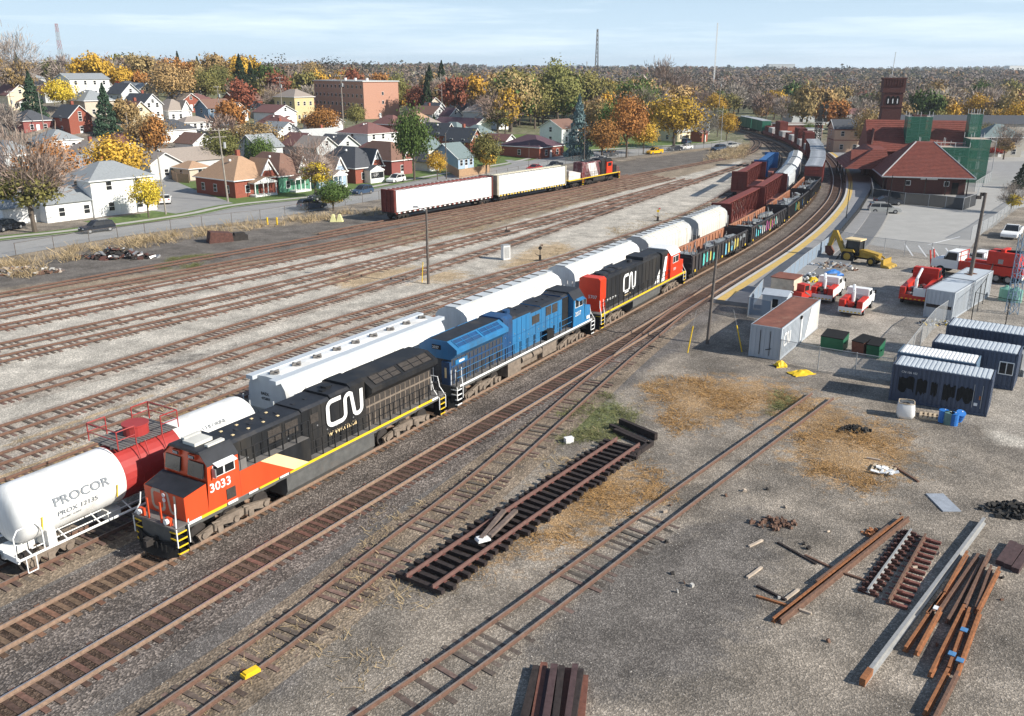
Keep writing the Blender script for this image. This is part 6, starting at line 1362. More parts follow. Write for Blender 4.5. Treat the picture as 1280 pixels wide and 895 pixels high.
# backhoe
BP=at(1072,328); root=thing('backhoe_loader','yellow backhoe loader with raised rear arm and front bucket','backhoe',BP,hdg((1062,326),(1096,331)))
Yl='cat yellow'; M(Yl,(.42,.27,.04),.5,.12,2,dirt=(.3,.2,.08),dirtamt=.1)
m=MB(); m.ex([(-.3,.8),(2.5,.7),(2.6,1.35),(.7,1.65),(-.3,1.5)],-.5,.5,'y'); m.build('hood',Yl,root)
m=MB(); m.b(-1.5,2.2,-.42,.42,.55,.85); m.build('chassis','dull black',root)
m=MB(); 
for x,y in ((-1.35,-.75),(-1.35,.75),(.25,-.7),(.25,.7)): m.bar((x,y,1.1),(x*.92,y*.92,2.65),.06,5)
m.b(-1.4,.3,-.75,.75,.9,1.25); m.build('cab_frame','dull black',root); m=MB(); m.b(-1.3,.2,-.68,.68,1.25,2.62); m.build('cab_glass','window glass',root); m=MB(); m.b(-1.5,.4,-.85,.85,2.65,2.8); m.build('cab_roof','cream',root)
for s in (-1,1): wheel(root,-.95,s*1.05,.75,.42,Yl); wheel(root,1.9,s*.95,.48,.32,Yl)
m=MB()
for s in (-1,1): m.ex([(-1.9,1.35),(-.1,1.35),(-.3,1.62),(-1.6,1.62)],min(s*.6,s*1.1),max(s*.6,s*1.1),'y')
m.build('fender',Yl,root)
m=MB()
for s in (-1,1): m.tube([(.6,s*.62,1.4),(2.2,s*.65,1.2),(3.3,s*.65,.5)],.11,5)
m.build('loader_arm',Yl,root); m=MB(); m.ex([(3.2,.05),(4.25,.0),(4.1,.25),(3.5,.35),(3.45,1.0),(3.2,.9)],-1.15,1.15,'y'); m.build('front_bucket',Yl,root)
m=MB(); m.ex([(-2.0,.8),(-1.6,.8),(-1.7,1.4),(-2.9,3.5),(-3.3,3.5),(-3.2,3.1)],-.2,.2,'y'); m.ex([(-3.35,3.5),(-2.9,3.5),(-3.4,1.6),(-3.9,1.5)],-.16,.16,'y'); m.bar((-2.0,0,2.1),(-3.0,0,3.5),.08,6); m.build('digger_arm',Yl,root)
m=MB(); m.ex([(-3.3,.3),(-4.0,.7),(-4.1,1.5),(-3.6,1.55),(-3.1,.9)],-.35,.35,'y'); m.build('digger_bucket','rust timber',root)
m=MB()
for s in (-1,1): m.bar((-1.8,s*.9,1.0),(-2.2,s*1.3,.1),.09,5); m.b(-2.5,-1.9,min(s*1.1,s*1.5),max(s*1.1,s*1.5),.02,.1)
m.build('stabiliser','underframe dark',root)
heap('pile of weathered lumber and pallets beside the platform fence',1036,336,6.5,3.4,1.1,'grey stick','lumber pile','lumber_pile',11,110,mats=['grey stick','board grey','rail brown','concrete'])
heap('heap of grey pipes and bags beside the sheds',1012,350,4.0,2.6,1.0,'board grey','junk heap','junk_heap',12,80,mats=['galvanised','trim white','board grey','underframe dark'])
sheetpile('crumpled bright blue tarp on the junk beside the platform fence',1040,344,'drum blue',2.2,1.3,.7,'tarp','tarp',.2,8)
heap('scrap lying between trailer and fence',1166,405,3.5,1.6,.5,'galvanised','scrap','scrap_heap',13,50,mats=['galvanised','underframe dark','board grey','yellow paint'])
# ---------------- station ----------------
SA=at(1107,241); SB_=at(1205,244); sdv=(SB_-SA).normalized(); SZ=math.atan2(sdv.y,sdv.x); SR=thing('railway_station','brick railway station with red tiled hipped roofs and a tall square tower','station',SA,SZ)
LW=(SB_-SA).length
def hip(mb,x0,x1,y0,y1,z,h,rx0,rx1,ry0,ry1,m=0,e=0):
    mb.add([(x0,y0,z),(x1,y0,z),(x1,y1,z),(x0,y1,z),(rx0,ry0,z+h),(rx1,ry0,z+h),(rx1,ry1,z+h),(rx0,ry1,z+h)],[(0,1,5,4),(1,2,6,5),(2,3,7,6),(3,0,4,7),(4,5,6,7),(0,3,2,1)],m)
def tiles(name,x0,x1,y0,y1,z,h,rx0,rx1,ry0,ry1,parent=SR,mat='tile red'):
    mb=MB(); hip(mb,x0,x1,y0,y1,z,h,rx0,rx1,ry0,ry1); N_=int(math.hypot(h,(ry0-y0))/.42)
    for k in range(1,N_):
        t=k/N_; a=[x0+(rx0-x0)*t,x1+(rx1-x1)*t,y0+(ry0-y0)*t,y1+(ry1-y1)*t]; zz=z+h*t+.03
        mb.bar((a[0],a[2],zz),(a[1],a[2],zz),.05,4); mb.bar((a[0],a[3],zz),(a[0],a[2],zz),.05,4); mb.bar((a[1],a[3],zz),(a[1],a[2],zz),.05,4)
    return mb.build(name,mat,parent)
m=MB(); m.b(0,LW,0,30,0,3.2); m.build('wall','brick dark',SR)
tiles('roof',-1.2,LW+1.3,-1.3,17,3.15,5.6,5.6,8.8,9.0,11,SR)
m=MB(); m.b(-1.25,LW+1.35,-1.35,-1.2,3.0,3.22); m.b(-1.25,-1.15,-1.3,17,3.0,3.22); m.b(LW+1.2,LW+1.35,-1.3,17,3.0,3.22); m.bar((-1.2,-1.3,3.2),(5.6,9,8.8),.12,5); m.bar((LW+1.3,-1.3,3.2),(8.8,9,8.8),.1,5); m.build('gutter','galvanised',SR)
for x in (3.2,9.8): m=MB(); m.b(x,x+.9,-.06,0,1.5,2.4); f=m.build('window','trim white',SR); m=MB(); m.b(x+.08,x+.82,-.075,-.06,1.58,2.32); m.build('pane','window glass',f)
m=MB(); m.b(5.7,8.6,-.3,-.05,2.65,3.0); m.build('name_board','trim white',SR); m=MB(); m.b(11.2,12.3,-.05,0,0,2.2); m.build('door','dull black',SR)
for x in (-.8,3,6.5,10,13.6): m=MB(); m.c(x,-1.05,1.5,.16,.16,3.0); m.build('canopy_post','underframe dark',SR)
# west canopy skirt + small gable
tiles('canopy_roof',-6.5,2,12,34,3.1,3.6,-1,1.5,16,31,SR)
m=MB(); m.add([(-5.0,16,3.6),(-5.0,19.5,3.6),(-5.0,17.75,6.4),(-1,16,3.9),(-1,19.5,3.9),(-1,17.75,6.4)],[(0,1,2),(0,2,5,3),(2,1,4,5)]); m.build('roof_gable','tile red',SR)
for y in (14,20,26,32): m=MB(); m.c(-6.0,y,1.5,.2,.2,3.0); m.build('canopy_post','underframe dark',SR)
# main hall: gable roof across
m=MB(); m.b(-.5,17,26,42,0,6.2); m.build('hall_wall','brick dark',SR)
m=MB(); n_=16
m.add([(-1,25,5.6),(19.5,25,5.6),(19.5,34,11.6),(-1,34,11.6),(-1,43,5.6),(19.5,43,5.6)],[(0,1,2,3),(3,2,5,4),(0,3,4),(1,5,2)])
for k in range(1,n_): t=k/n_; m.bar((-1,25+9*t,5.6+6*t+.03),(19.5,25+9*t,5.6+6*t+.03),.05,4)
m.build('hall_roof','tile red',SR)
# tower
m=MB(); m.b(2.5,6.5,37,41.0,0,18.2); m.build('tower','brick dark',SR); m=MB()
for z,e in ((14.1,.1),(17.2,.14),(20.0,.28)): m.b(2.3-e,6.6+e,37-e,41.3+e,z,z+.3)
m.b(2.2,6.7,36.9,41.4,17.4,20.05); 
for k in range(8): m.b(2.25+k*.56,2.5+k*.56,36.75,36.95,18.6,19.9)
m.build('tower_cornice','brick dark',SR)
for k in range(3): m=MB(); x=3.1+k*.95; m.ex([(x,14.7),(x+.8,14.7),(x+.8,16.1),(x+.4,16.6),(x,16.1)],36.93,36.99,'y'); f=m.build('belfry_opening','dull black',SR); m=MB(); m.b(x+.3,x+.5,36.9,36.93,14.9,15.9); m.build('louvre','trim white',f)
m=MB(); m.add([(-1.2,26,0),(.2,27,10),(.2,31,10),(-1.2,31,0),(.2,27,0)],[(0,1,2,3),(0,4,1)]); m.build('tower_buttress','brick dark',SR)
m=MB(); m.bar((3.9,39,20.3),(4.1,39,25.6),.07,5); m.build('flagpole','galvanised',SR)
# scaffolds
def scaffold(label,x0,x1,y0,y1,z0,z1,net='all',levels=4):
    root=thing('scaffold',label,'scaffold',SR.location,SZ)
    for x in np.linspace(x0,x1,3):
        for y in (y0,y1): m=MB(); m.bar((x,y,z0),(x,y,z1+1.0),.06,5); m.build('standard','galvanised',root)
    m=MB()
    for k in range(levels+1): z=z0+(z1-z0)*k/levels; m.bar((x0,y0,z),(x1,y0,z),.05,4); m.bar((x0,y1,z),(x1,y1,z),.05,4); m.bar((x0,y0,z),(x0,y1,z),.05,4); m.bar((x1,y0,z),(x1,y1,z),.05,4); m.bar((x0,y0,z),(x1,y0,min(z1,z+(z1-z0)/levels)),.04,4)
    m.build('ledgers','galvanised',root); m=MB()
    for k in range(1,levels+1): z=z0+(z1-z0)*k/levels; m.b(x0,x1,y0+.1,y1-.1,z-.06,z)
    m.build('planks','grey stick',root)
    if net: m=MB(); e=.08; m.add([(x0-e,y0-e,z0),(x1+e,y0-e,z0),(x1+e,y1+e,z0),(x0-e,y1+e,z0),(x0-e,y0-e,z1),(x1+e,y0-e,z1),(x1+e,y1+e,z1),(x0-e,y1+e,z1)],[(0,1,5,4),(1,2,6,5),(3,0,4,7)]); m.build('netting','green scaffold net',root)
    return root
scaffold('green netted scaffold wrapped round the chimney on the hall roof',6.6,11.2,27,31,7.2,12.6)
scaffold('tall green netted scaffold at the east gable of the station',17.8,21.5,21,27,0,8.6)
scaffold('narrow scaffold stair tower topping the east gable',18.6,20.8,27.5,30.5,0,13.2)
scaffold('low scaffold deck in front of the station hall',12.2,17.6,20,24.5,0,7.0,True)
scaffold('bare scaffold walkway between chimney and east gable',9,18.5,24.3,25.7,3.5,7.6,None,3)
m=MB(); m.b(7.6,10.2,27.6,30,9,12.9); o=m.build('chimney','brick dark'); tag(o,'square brick chimney inside the netted scaffold','chimney'); o.location=SR.location; o.rotation_euler.z=SZ
# ---------------- signal gantry and pale mast ----------------
P=at(1020,189); root=lattice('dark signal gantry mast with round signal heads beside the tracks',P,8.8,1.6,1.3,'dull black',8,'signal_gantry','signal',r=.12)
for x,z in ((-.3,9.2),(-.3,11),(1.4,8.6),(1.4,10.4),(1.4,12.2)): m=MB(); m.ex([(a,b+z) for a,b in cylpts(.6,14)],-.1,.1,'y'); m.build('signal_head','dull black',root,(0,-.9,0)); m=MB(); m.ex([(a+x,b+z) for a,b in cylpts(.6,14)],-.1,.1,'y'); m.build('signal_head','dull black',root,(0,-.95,0))
m=MB(); m.b(-1.3,1.6,-1.2,-1.0,8.0,8.1); m.bar((1.4,-.9,8),(1.4,-.9,12.5),.08,5); m.build('signal_platform','galvanised',root)
P=at(1031,196); root=thing('pylon_sign','pale grey pylon with a small round emblem beside the platform end','pylon',at(1073,190)); m=MB(); m.b(-.5,.5,-.35,.35,0,7.2); m.build('column','roof sheet',root); m=MB(); m.b(-.55,.55,-.4,.4,6.0,7.4); m.build('head','trim white',root)
pole('thin dark lamp post on the station platform',1057,288-12,6.0,.07,'dull black',(.1,0),None,'lamp post','lamp_post'); pole('thin dark lamp post beside the parked silver SUV',1108,271,6.5,.08,'dull black',(.15,0),None,'lamp post','lamp_post')
pole('street lamp on the road right of the station',1240,212,7.5,.09,'galvanised',(0,0),'street','street lamp','street_lamp')
HAZE=.00013
# ---------------- houses ----------------
HOUSES=[]
for n_,c_ in dict(wwhite=(.80,.80,.78),wgrey=(.52,.54,.54),wcream=(.72,.62,.42),wblue=(.34,.45,.58),wgreen=(.09,.26,.17),wslate=(.15,.22,.30),wtan=(.55,.47,.37),wred=(.26,.08,.07),worange=(.62,.43,.30),wstone=(.45,.42,.36)).items(): M(n_,c_,.8,.07,1.5)
for n_,c_ in dict(rgrey=(.27,.29,.30),rdark=(.075,.08,.09),rbrown=(.20,.115,.085),rtan=(.42,.27,.17),rred=(.19,.09,.08),rgreen=(.17,.22,.22),rwarm=(.32,.27,.23),rlight=(.48,.49,.47),rpurple=(.10,.055,.07),rpink=(.45,.22,.18)).items(): M(n_,c_,.9,.12,3)
SRZ=R(52)
def house(label,px_,py_,w,d,h,kind,rh,wall,roof,opts='',rz=SRZ,P=None,nw=2,ns=2,cat='house',name='house',st=1,e=.4):
    P=P or atT(px_,py_); P.z-=.15; r=thing(name,label,cat,P,rz); HOUSES.append((P.x+(w/2)*math.cos(rz)-(d/2)*math.sin(rz),P.y+(w/2)*math.sin(rz)+(d/2)*math.cos(rz),max(w,d)*.7)); h+=.15
    m=MB(); m.b(0,w,0,d,-1.5,h)
    if kind=='gy': m.add([(.0,0,h),(w,0,h),(w/2,0,h+rh-.05),(0,d,h),(w,d,h),(w/2,d,h+rh-.05)],[(0,1,2),(3,5,4)])
    if kind=='gx': m.add([(0,0,h),(0,d,h),(0,d/2,h+rh-.05),(w,0,h),(w,d,h),(w,d/2,h+rh-.05)],[(0,2,1),(3,4,5)])
    m.build('wall',wall,r)
    t=.12; m=MB()
    if kind=='hip':
        k=min(w,d)/2*.92; m.add([(-e,-e,h-.1),(w+e,-e,h-.1),(w+e,d+e,h-.1),(-e,d+e,h-.1),(min(k,w/2),k,h+rh),(max(w-k,w/2),k,h+rh),(max(w-k,w/2),d-k,h+rh),(min(k,w/2),d-k,h+rh)],[(0,1,5,4),(1,2,6,5),(2,3,7,6),(3,0,4,7),(4,5,6,7),(3,2,1,0)])
    elif kind=='gy':
        for s in (0,1): x0=-e if s==0 else w+e; q=[(x0,h-rh*e/(w/2)),(w/2,h+rh),(w/2,h+rh+t),(x0,h-rh*e/(w/2)+t)]; m.ex(q,-e,d+e,'y')
    elif kind=='gx':
        for s in (0,1): y0=-e if s==0 else d+e; q=[(y0,h-rh*e/(d/2)),(d/2,h+rh),(d/2,h+rh+t),(y0,h-rh*e/(d/2)+t)]; m.ex(q,-e,w+e,'x')
    else: m.b(-.2,w+.2,-.2,d+.2,h,h+.25)
    rf=m.build('roof',roof,r)
    if kind=='hip' or kind=='flat': 
        m=MB(); zz=h-.24 if kind=='hip' else h-.05; m.b(-e-.03,w+e+.03,-e-.05,-e+.05,zz,zz+.17); m.b(-e-.05,-e+.05,-e,d+e,zz,zz+.17); m.build('eaves','trim white',r)
    if kind=='gy':
        m=MB()
        for s in (0,1): x0=-e if s==0 else w+e; m.bar((x0,-e-.04,h-rh*e/(w/2)+.02),(w/2,-e-.04,h+rh+.02),.1,4)
        m.build('barge_board','trim white',r)
    if kind=='gx': m=MB(); m.bar((-e-.04,-e,h-rh*e/(d/2)+.02),(-e-.04,d/2,h+rh+.02),.1,4); m.bar((-e-.04,d+e,h-rh*e/(d/2)+.02),(-e-.04,d/2,h+rh+.02),.1,4); m.build('barge_board','trim white',r)
    sh=h/st
    def win(x,y,z,face,ww=.85,hh=1.25):
        m=MB(); g=MB()
        if face=='f': m.b(x-ww/2-.08,x+ww/2+.08,y-.07,y,z-.08,z+hh+.08); g.b(x-ww/2,x+ww/2,y-.09,y-.07,z,z+hh/2-.04); g.b(x-ww/2,x+ww/2,y-.09,y-.07,z+hh/2+.04,z+hh)
        else: m.b(y-.07,y,x-ww/2-.08,x+ww/2+.08,z-.08,z+hh+.08); g.b(y-.09,y-.07,x-ww/2,x+ww/2,z,z+hh/2-.04); g.b(y-.09,y-.07,x-ww/2,x+ww/2,z+hh/2+.04,z+hh)
        f=m.build('window','trim white',r); g.build('pane','window glass',f)
    for k in range(st):
        z=k*sh+.95+(.3 if k else 0)
        for i in range(nw): win(w*(i+.6)/(nw+.2),0,z,'f')
        for i in range(ns): win(d*(i+.6)/(ns+.2),0,z,'s')
    if kind=='gy' and rh>2: win(w/2,0,h+.3,'f',.8,1.0)
    if 'c' in opts: m=MB(); m.b(w*.55,w*.55+.7,d*.5,d*.5+.6,h,h+rh+1.0); c=m.build('chimney','brick',r)
    if 'v' in opts:
        for i in (0,1,2): m=MB(); m.b(w*.3+i*.9,w*.3+i*.9+.35,d*.42-i*.0,d*.42+.35,h+rh*.78,h+rh*.78+.35); m.build('roof_vent','trim white',rf)
    if 'g' in opts:   # steep front gable with white trim
        gw=w*.42; gx=w*.55; m=MB(); m.add([(gx,-.15,h-.1),(gx+gw,-.15,h-.1),(gx+gw/2,-.15,h+rh*.75)],[(0,1,2)]); m.b(gx,gx+gw,-.15,0,0,h-.1) ; m.build('gable_wall',wall,r)
        m=MB(); 
        for s in (0,1): x0=gx-.25 if s==0 else gx+gw+.25; m.add([(x0,-.5,h-.35),(gx+gw/2,-.5,h+rh*.82),(gx+gw/2,d*.4,h+rh*.82),(x0,d*.4,h-.35),(x0,-.5,h-.25),(gx+gw/2,-.5,h+rh*.92),(gx+gw/2,d*.4,h+rh*.92),(x0,d*.4,h-.25)],[(0,3,2,1),(4,5,6,7),(0,1,5,4),(2,3,7,6),(3,0,4,7)])
        m.build('gable_roof',roof,r); m=MB(); m.bar((gx-.25,-.53,h-.3),(gx+gw/2,-.53,h+rh*.87),.13,4); m.bar((gx+gw+.25,-.53,h-.3),(gx+gw/2,-.53,h+rh*.87),.13,4); m.add([(gx+gw*.25,-.2,h+rh*.32),(gx+gw*.75,-.2,h+rh*.32),(gx+gw/2,-.2,h+rh*.72)],[(0,1,2)]); m.build('barge_board','trim white',r)
    if 'p' in opts:   # white porch
        x0,x1=w*.3,w*.8; m=MB(); m.b(x0,x1,-1.9,-.05,0,.5)
        for x in (x0+.1,(x0+x1)/2-.5,(x0+x1)/2+.5,x1-.1): m.b(x-.07,x+.07,-1.85,-1.7,.5,2.5)
        m.b(x0,x1,-1.9,-1.75,.5,1.1) if 'e' in opts else None; m.b(x0-.1,x1+.1,-2.0,-.05,2.5,2.7); m.add([(x0-.15,-2.0,2.7),(x1+.15,-2.0,2.7),((x0+x1)/2,-2.0,3.6),((x0+x1)/2,-.1,3.6)],[(0,1,2)]); pr=m.build('porch','trim white',r)
        m=MB(); m.add([(x0-.2,-2.1,2.72),((x0+x1)/2,-2.1,3.66),((x0+x1)/2,0,3.66),(x0-.2,0,2.72)],[(0,1,2,3)]); m.add([(x1+.2,-2.1,2.72),((x0+x1)/2,-2.1,3.66),((x0+x1)/2,0,3.66),(x1+.2,0,2.72)],[(0,1,2,3)]); m.build('roof',roof,pr)
        if 'e' in opts:
            for i in range(3): m=MB(); xx=x0+.2+i*(x1-x0-.4)/3; m.b(xx+.05,xx+(x1-x0-.4)/3-.05,-1.96,-1.9,1.1,2.3); m.build('pane','window glass',pr)
            m=MB(); m.b(x0,x1,-1.85,-.1,.5,2.5); m.build('porch_room','trim white',pr)
    m=MB(); m.b(w*.42,w*.42+.9,-.06,0,.1,2.2); m.build('door','wgreen' if 'p' in opts else 'trim white',r)
    return r
HL=[ # label,px,py,w,d,h,kind,rh,wall,roof,opts,nw,ns,st
('large white two-storey house with grey hip roof beside the young yellow tree',119,273,10.6,9,5.7,'hip',2.3,'wwhite','rgrey','',2,1,2),
('low white annex with grey gabled roof left of the big white house',60,280,8.5,8,2.9,'gx',1.7,'wwhite','rgrey','',2,1,1),
('white garage wing with dark gable roof at the left edge',6,283,8,7,2.6,'gx',1.6,'wwhite','rgrey','',1,0,1),
('pale grey house with white edged gable behind the utility pole',190,226,7.0,12,3.4,'gy',2.0,'wgrey','rwarm','',1,1,1),
('long tan-roofed grey bungalow joined behind the pale gable',218,220,13,9,3.0,'gx',2.4,'wgrey','rwarm','',3,1,1),
('small tan hip-roofed garage left of the brick cottage',238,226,5,6,2.5,'hip',1.2,'wtan','rtan','',1,1,1),
('brick cottage with light brown hip roof and white gabled porch at the corner',295,248,9.6,12,3.2,'hip',3.6,'brick','rtan','gpcv',2,3,1),
('green cottage with dark brown hip roof and white porch',350,242,7.4,12.5,3.2,'hip',3.7,'wgreen','rbrown','gpv',2,2,1),
('light blue cottage with white twin porch behind the half bare tree',399,237,7.0,11,3.1,'hip',3.0,'wblue','rwarm','gp',2,1,1),
('brick cottage with dark slate hip roof and enclosed white porch',445,230,7.6,12,3.2,'hip',3.7,'brick','rdark','gpev',2,1,1),
('dark red brick cottage with brown hip roof behind the white SUV',490,220,6.4,12,3.3,'hip',3.6,'wred','rbrown','g',1,1,1),
('small white gabled garage right of the tall green tree',537,215,3.2,5,2.3,'gy',1.3,'wwhite','rdark','',0,0,1),
('light blue house with grey-green roof and white sunroom behind the board fence',573,212,5.5,9,2.6,'gx',3.0,'wblue','rgreen','e',3,1,1),
('brick house with steep green-grey gable roof and chimney behind the blue house',588,197,5,9,4.2,'gy',3.0,'brick','rdark','c',1,2,2),
('brick house with slate gable roof second from the orange tree',556,187,4.8,9,4.0,'gy',2.8,'brick','rdark','v',1,2,2),
('small brick house with pale green gambrel roof and white side wall',536,201,5,7,3.0,'gx',2.6,'wwhite','rgreen','',1,1,1),
('brick house with brown gable behind the tall green tree',519,180,5,9,4.0,'gy',2.6,'brick','rbrown','',1,1,2),
('pale grey house with light green roof amid the slate roofs',572,180,6,8,3.6,'hip',2.2,'wgrey','rgreen','',1,1,1),
('grey-green roofed house just left of the small white garage',600,182,7,8,3.0,'hip',2.4,'wgrey','rgreen','',1,1,1),
('white bungalow with long purple-brown roof near the wooded bank',592,171,8.5,17,3.0,'gy',2.0,'wwhite','rpurple','',1,3,1),
('small white garage with dark roof at the end of the side street',632,188,4.5,8,2.6,'gy',1.5,'wwhite','rred','',0,0,1),
('brick house with wide purple hip roof on the green lawn',674,199,11,13,3.0,'hip',2.6,'brick','rpurple','',2,1,1),
('brown-roofed white house between the purple roof and the blue spruce',702,181,9,8,4.6,'gx',2.2,'wwhite','rbrown','',2,1,2),
('white two-storey house with red-brown hip roof in the middle of the houses',461,194,11,12,5.4,'hip',2.5,'wwhite','rred','v',3,1,2),
('lower white wing with red-brown roof and two skylights',444,191,5,8,3.6,'hip',2.0,'wwhite','rred','',1,2,1),
('cream house with long light grey roof left of the red-brown roof',388,189,13,7,3.4,'gx',2.0,'wcream','rlight','c',3,1,1),
('small cream bungalow with white wall and grey roof by the lawn',372,190,5,8,2.8,'gx',1.5,'wcream','rlight','',1,1,1),
('pale yellow Italianate house with grey hip roof beside the apartment block',370,152,8.5,11,8.2,'hip',2.4,'brick yellow','rwarm','',3,3,2),
('red brick house with red-brown hip roof behind the white two-storey house',492,173,7,9,3.8,'hip',2.4,'brick','rred','',1,1,1),
('tan hip-roofed house below the pink brick wall',522,164,7,9,3.2,'hip',2.4,'wtan','rtan','',1,1,1),
('grey-gabled house with dark brown roof near the lone conifer',541,157,7,10,3.6,'gy',2.3,'wgrey','rbrown','c',1,1,1),
('tan-roofed house behind the brick gables',538,172,7,8,3.2,'hip',2.2,'wtan','rwarm','',1,1,1),
('dark-roofed house with small white gable beside the lone conifer',562,158,6,9,3.4,'gy',2.2,'wgrey','rpurple','',1,1,1),
('red house with slate hip roof at far left behind the bare tree',31,167,8,9,3.2,'hip',2.6,'wred','rdark','',2,1,1),
('brick house with white upper gable and slate roof left of the tall spruce',89,169,6.4,9,4.6,'gy',3.0,'brick','rdark','c',1,1,2),
('long white two-storey house high on the left hill',90,122,14,10,6.0,'gx',1.8,'wwhite','rgrey','',4,1,2),
('brick house on the hill just left of the white one',56,112,8,8,6.0,'hip',2.0,'brick','rbrown','',2,1,2),
('white house with grey roof behind the red bush on the hill',153,122,9,8,3.0,'hip',2.4,'wwhite','rdark','',2,1,1),
('white house with steep gable and dark roof beside a chimney',182,150,6,12,4.4,'gy',2.8,'wwhite','rdark','c',2,2,2),
('tan-roofed house with a small white dormer gable',212,152,8,10,3.2,'hip',3.2,'wwhite','rwarm','g',3,1,1),
('white bungalow with slate hip roof above the grey house',204,181,11,9,3.6,'hip',2.6,'wwhite','rdark','v',3,1,1),
('small white gabled garage with dark roof under the slate-roofed bungalow',238,193,4,6,2.4,'gy',1.6,'wwhite','rdark','',0,0,1),
('white and slate-blue house with brown roof on the slope',262,157,9,7,5.4,'gx',2.4,'wslate','rbrown','',4,1,2),
('brown-roofed brick house between the slate-blue house and the dark conifers',296,140,12,9,4.0,'gx',2.8,'brick','rbrown','',2,1,1),
('white house with low brown roof right of the steep white gable',232,165,9,6,2.6,'hip',1.5,'wwhite','rwarm','',4,1,1),
('grey-roofed house half hidden by the gold trees at left',80,236,9,9,3.4,'gx',2.2,'wgrey','rgrey','',1,1,1),
('white bungalow glimpsed under the gold tree in front of the cars',846,178,9,7,3,'gx',1.6,'wcream','rlight','',2,1,1),
('red shed at the end of the street by the yellow tree',877,178,4,4,3,'gx',1.0,'brick','rred','',0,0,1)]
for a in HL: house(a[0],a[1],a[2],a[3],a[4],a[5],a[6],a[7],a[8],a[9],a[10],nw=a[11],ns=a[12],st=a[13])
# closely packed houses filling the slope between the named ones
re_=random.Random(5); kx=0
LMH=[(0,'at the far left edge'),(95,'left of the tall spruce'),(175,'above the big white house'),(255,'above the brick corner cottage'),(335,'left of the yellow Italianate house'),(420,'under the apartment block'),(510,'behind the tall green tree'),(590,'near the wooded bank')]
for k in range(1500):
    qx,qy=re_.uniform(-5,640),re_.uniform(126,214); P=atT(qx,qy); w_,d_=re_.uniform(6,9),re_.uniform(7,11); cx_=P.x+(w_/2)*math.cos(SRZ)-(d_/2)*math.sin(SRZ); cy_=P.y+(w_/2)*math.sin(SRZ)+(d_/2)*math.cos(SRZ)
    if P.y>345 or any((cx_-a)**2+(cy_-b)**2<(c+6.2)**2 for a,b,c in HOUSES): continue
    i_=min(range(len(pe.p)),key=lambda i:(pe.p[i]-Vector((cx_,cy_,0))).length); t_=(pe.p[min(i_+2,len(pe.p)-1)]-pe.p[max(i_-2,0)]).normalized(); dd=(Vector((cx_,cy_,0))-pe.p[i_]).dot(Vector((t_.y,-t_.x,0)))
    if dd>-26 or (360<qx<500 and P.y>245 and qy<165): continue
    if 140<qx<310 and 205<qy: continue
    a_,b_=re_.choice(['wwhite','brick','wgrey','wcream','wwhite','wtan','wwhite','wgrey']),re_.choice(['rdark','rbrown','rwarm','rgrey','rdark','rred']); kd=re_.choice(['hip','gy','gy','gx']); lm_=[n for x,n in LMH if x<=max(qx,0)][-1]
    house('%s %s with %s roof, %s'%({'wwhite':'white','brick':'brick','wgrey':'grey','wcream':'cream','wtan':'tan','wred':'dark red','wblue':'blue'}[a_],'hip-roofed house' if kd=='hip' else ('gabled house' if kd=='gy' else 'side-gabled house'),{'rdark':'slate','rbrown':'brown','rwarm':'taupe','rgrey':'grey','rred':'red-brown'}[b_],lm_),0,0,w_,d_,re_.choice([3,3.4,4.6]),kd,re_.uniform(2,3),a_,b_,re_.choice(['','c','v','p','']),P=P)['group']='hillside houses packed between the street and the wood'; kx+=1
    if kx>=34: break
# apartment block
ap=atT(456,149); r=house('four-storey brick apartment block with flat roof and pink lit end wall',0,0,14,46,13,'flat',0,'brick pink','rlight','',P=ap,rz=R(34),nw=0,ns=0,name='apartment_block',cat='apartment block')
for k in range(4):
    for i in range(12): m=MB(); y=1.8+i*3.8; m.b(-.08,0,y-.7,y+.7,k*3.15+1.2,k*3.15+2.4); f=m.build('window','trim white',r); m=MB(); m.b(-.11,-.08,y-.62,y-.05,k*3.15+1.27,k*3.15+2.33); m.b(-.11,-.08,y+.05,y+.62,k*3.15+1.27,k*3.15+2.33); m.build('pane','window glass',f)
for k in (1,2): m=MB(); m.b(7.2,8.0,-.08,0,k*3.1+2.2,k*3.1+3.4); f=m.build('window','trim white',r); m=MB(); m.b(7.27,7.93,-.1,-.08,k*3.1+2.27,k*3.1+3.33); m.build('pane','window glass',f)
for y in (3,13,22): m=MB(); m.bar((3,y,13.3),(3,y,14.3),.5,10); m.build('roof_vent','trim white',r)
# buildings by the station
house('two-storey orange-cream building with slate roof beside the signal gantry',0,0,15,9,6.4,'gx',2.2,'worange','rdark','',rz=-.12,P=at(1041,190),nw=4,ns=1,st=2,name='commercial_building',cat='building')
m=MB(); m.b(-.04,15.04,-.05,9,3.3,3.5); m.b(-.04,15.04,-.05,9,6.1,6.3); o=m.build('brick_band','wred',[q for q in scene.objects if q.name.startswith('commercial_building')][0])
house('stone house with green hip roof right of the station',0,0,10,9,5.2,'hip',3.0,'wstone','rgreen','',rz=-.1,P=at(1226,196),nw=3,ns=1,st=2)
house('long building with flat slate roof behind the station hall',0,0,44,12,7.4,'gx',2.0,'wstone','rdark','',rz=-.1,P=Vector((108,262,tz(108,262))),nw=0,ns=0,name='long_building',cat='building')
house('low brick commercial block left of the signal gantry',0,0,14,10,4.2,'flat',0,'brick','rwarm','',rz=.1,P=at(978,172),nw=3,ns=1,name='commercial_building',cat='building')
house('white rendered shed under the signal gantry',0,0,5,5,3.6,'flat',0,'wwhite','rgrey','',rz=.1,P=at(1008,176),nw=1,ns=0,name='shed',cat='shed')
house('red-roofed long low building in the trees behind the container train',0,0,34,12,4,'gx',2.0,'wgrey','rred','',rz=.05,P=Vector((120,392,tz(120,392))),nw=5,ns=0,name='long_building',cat='building')
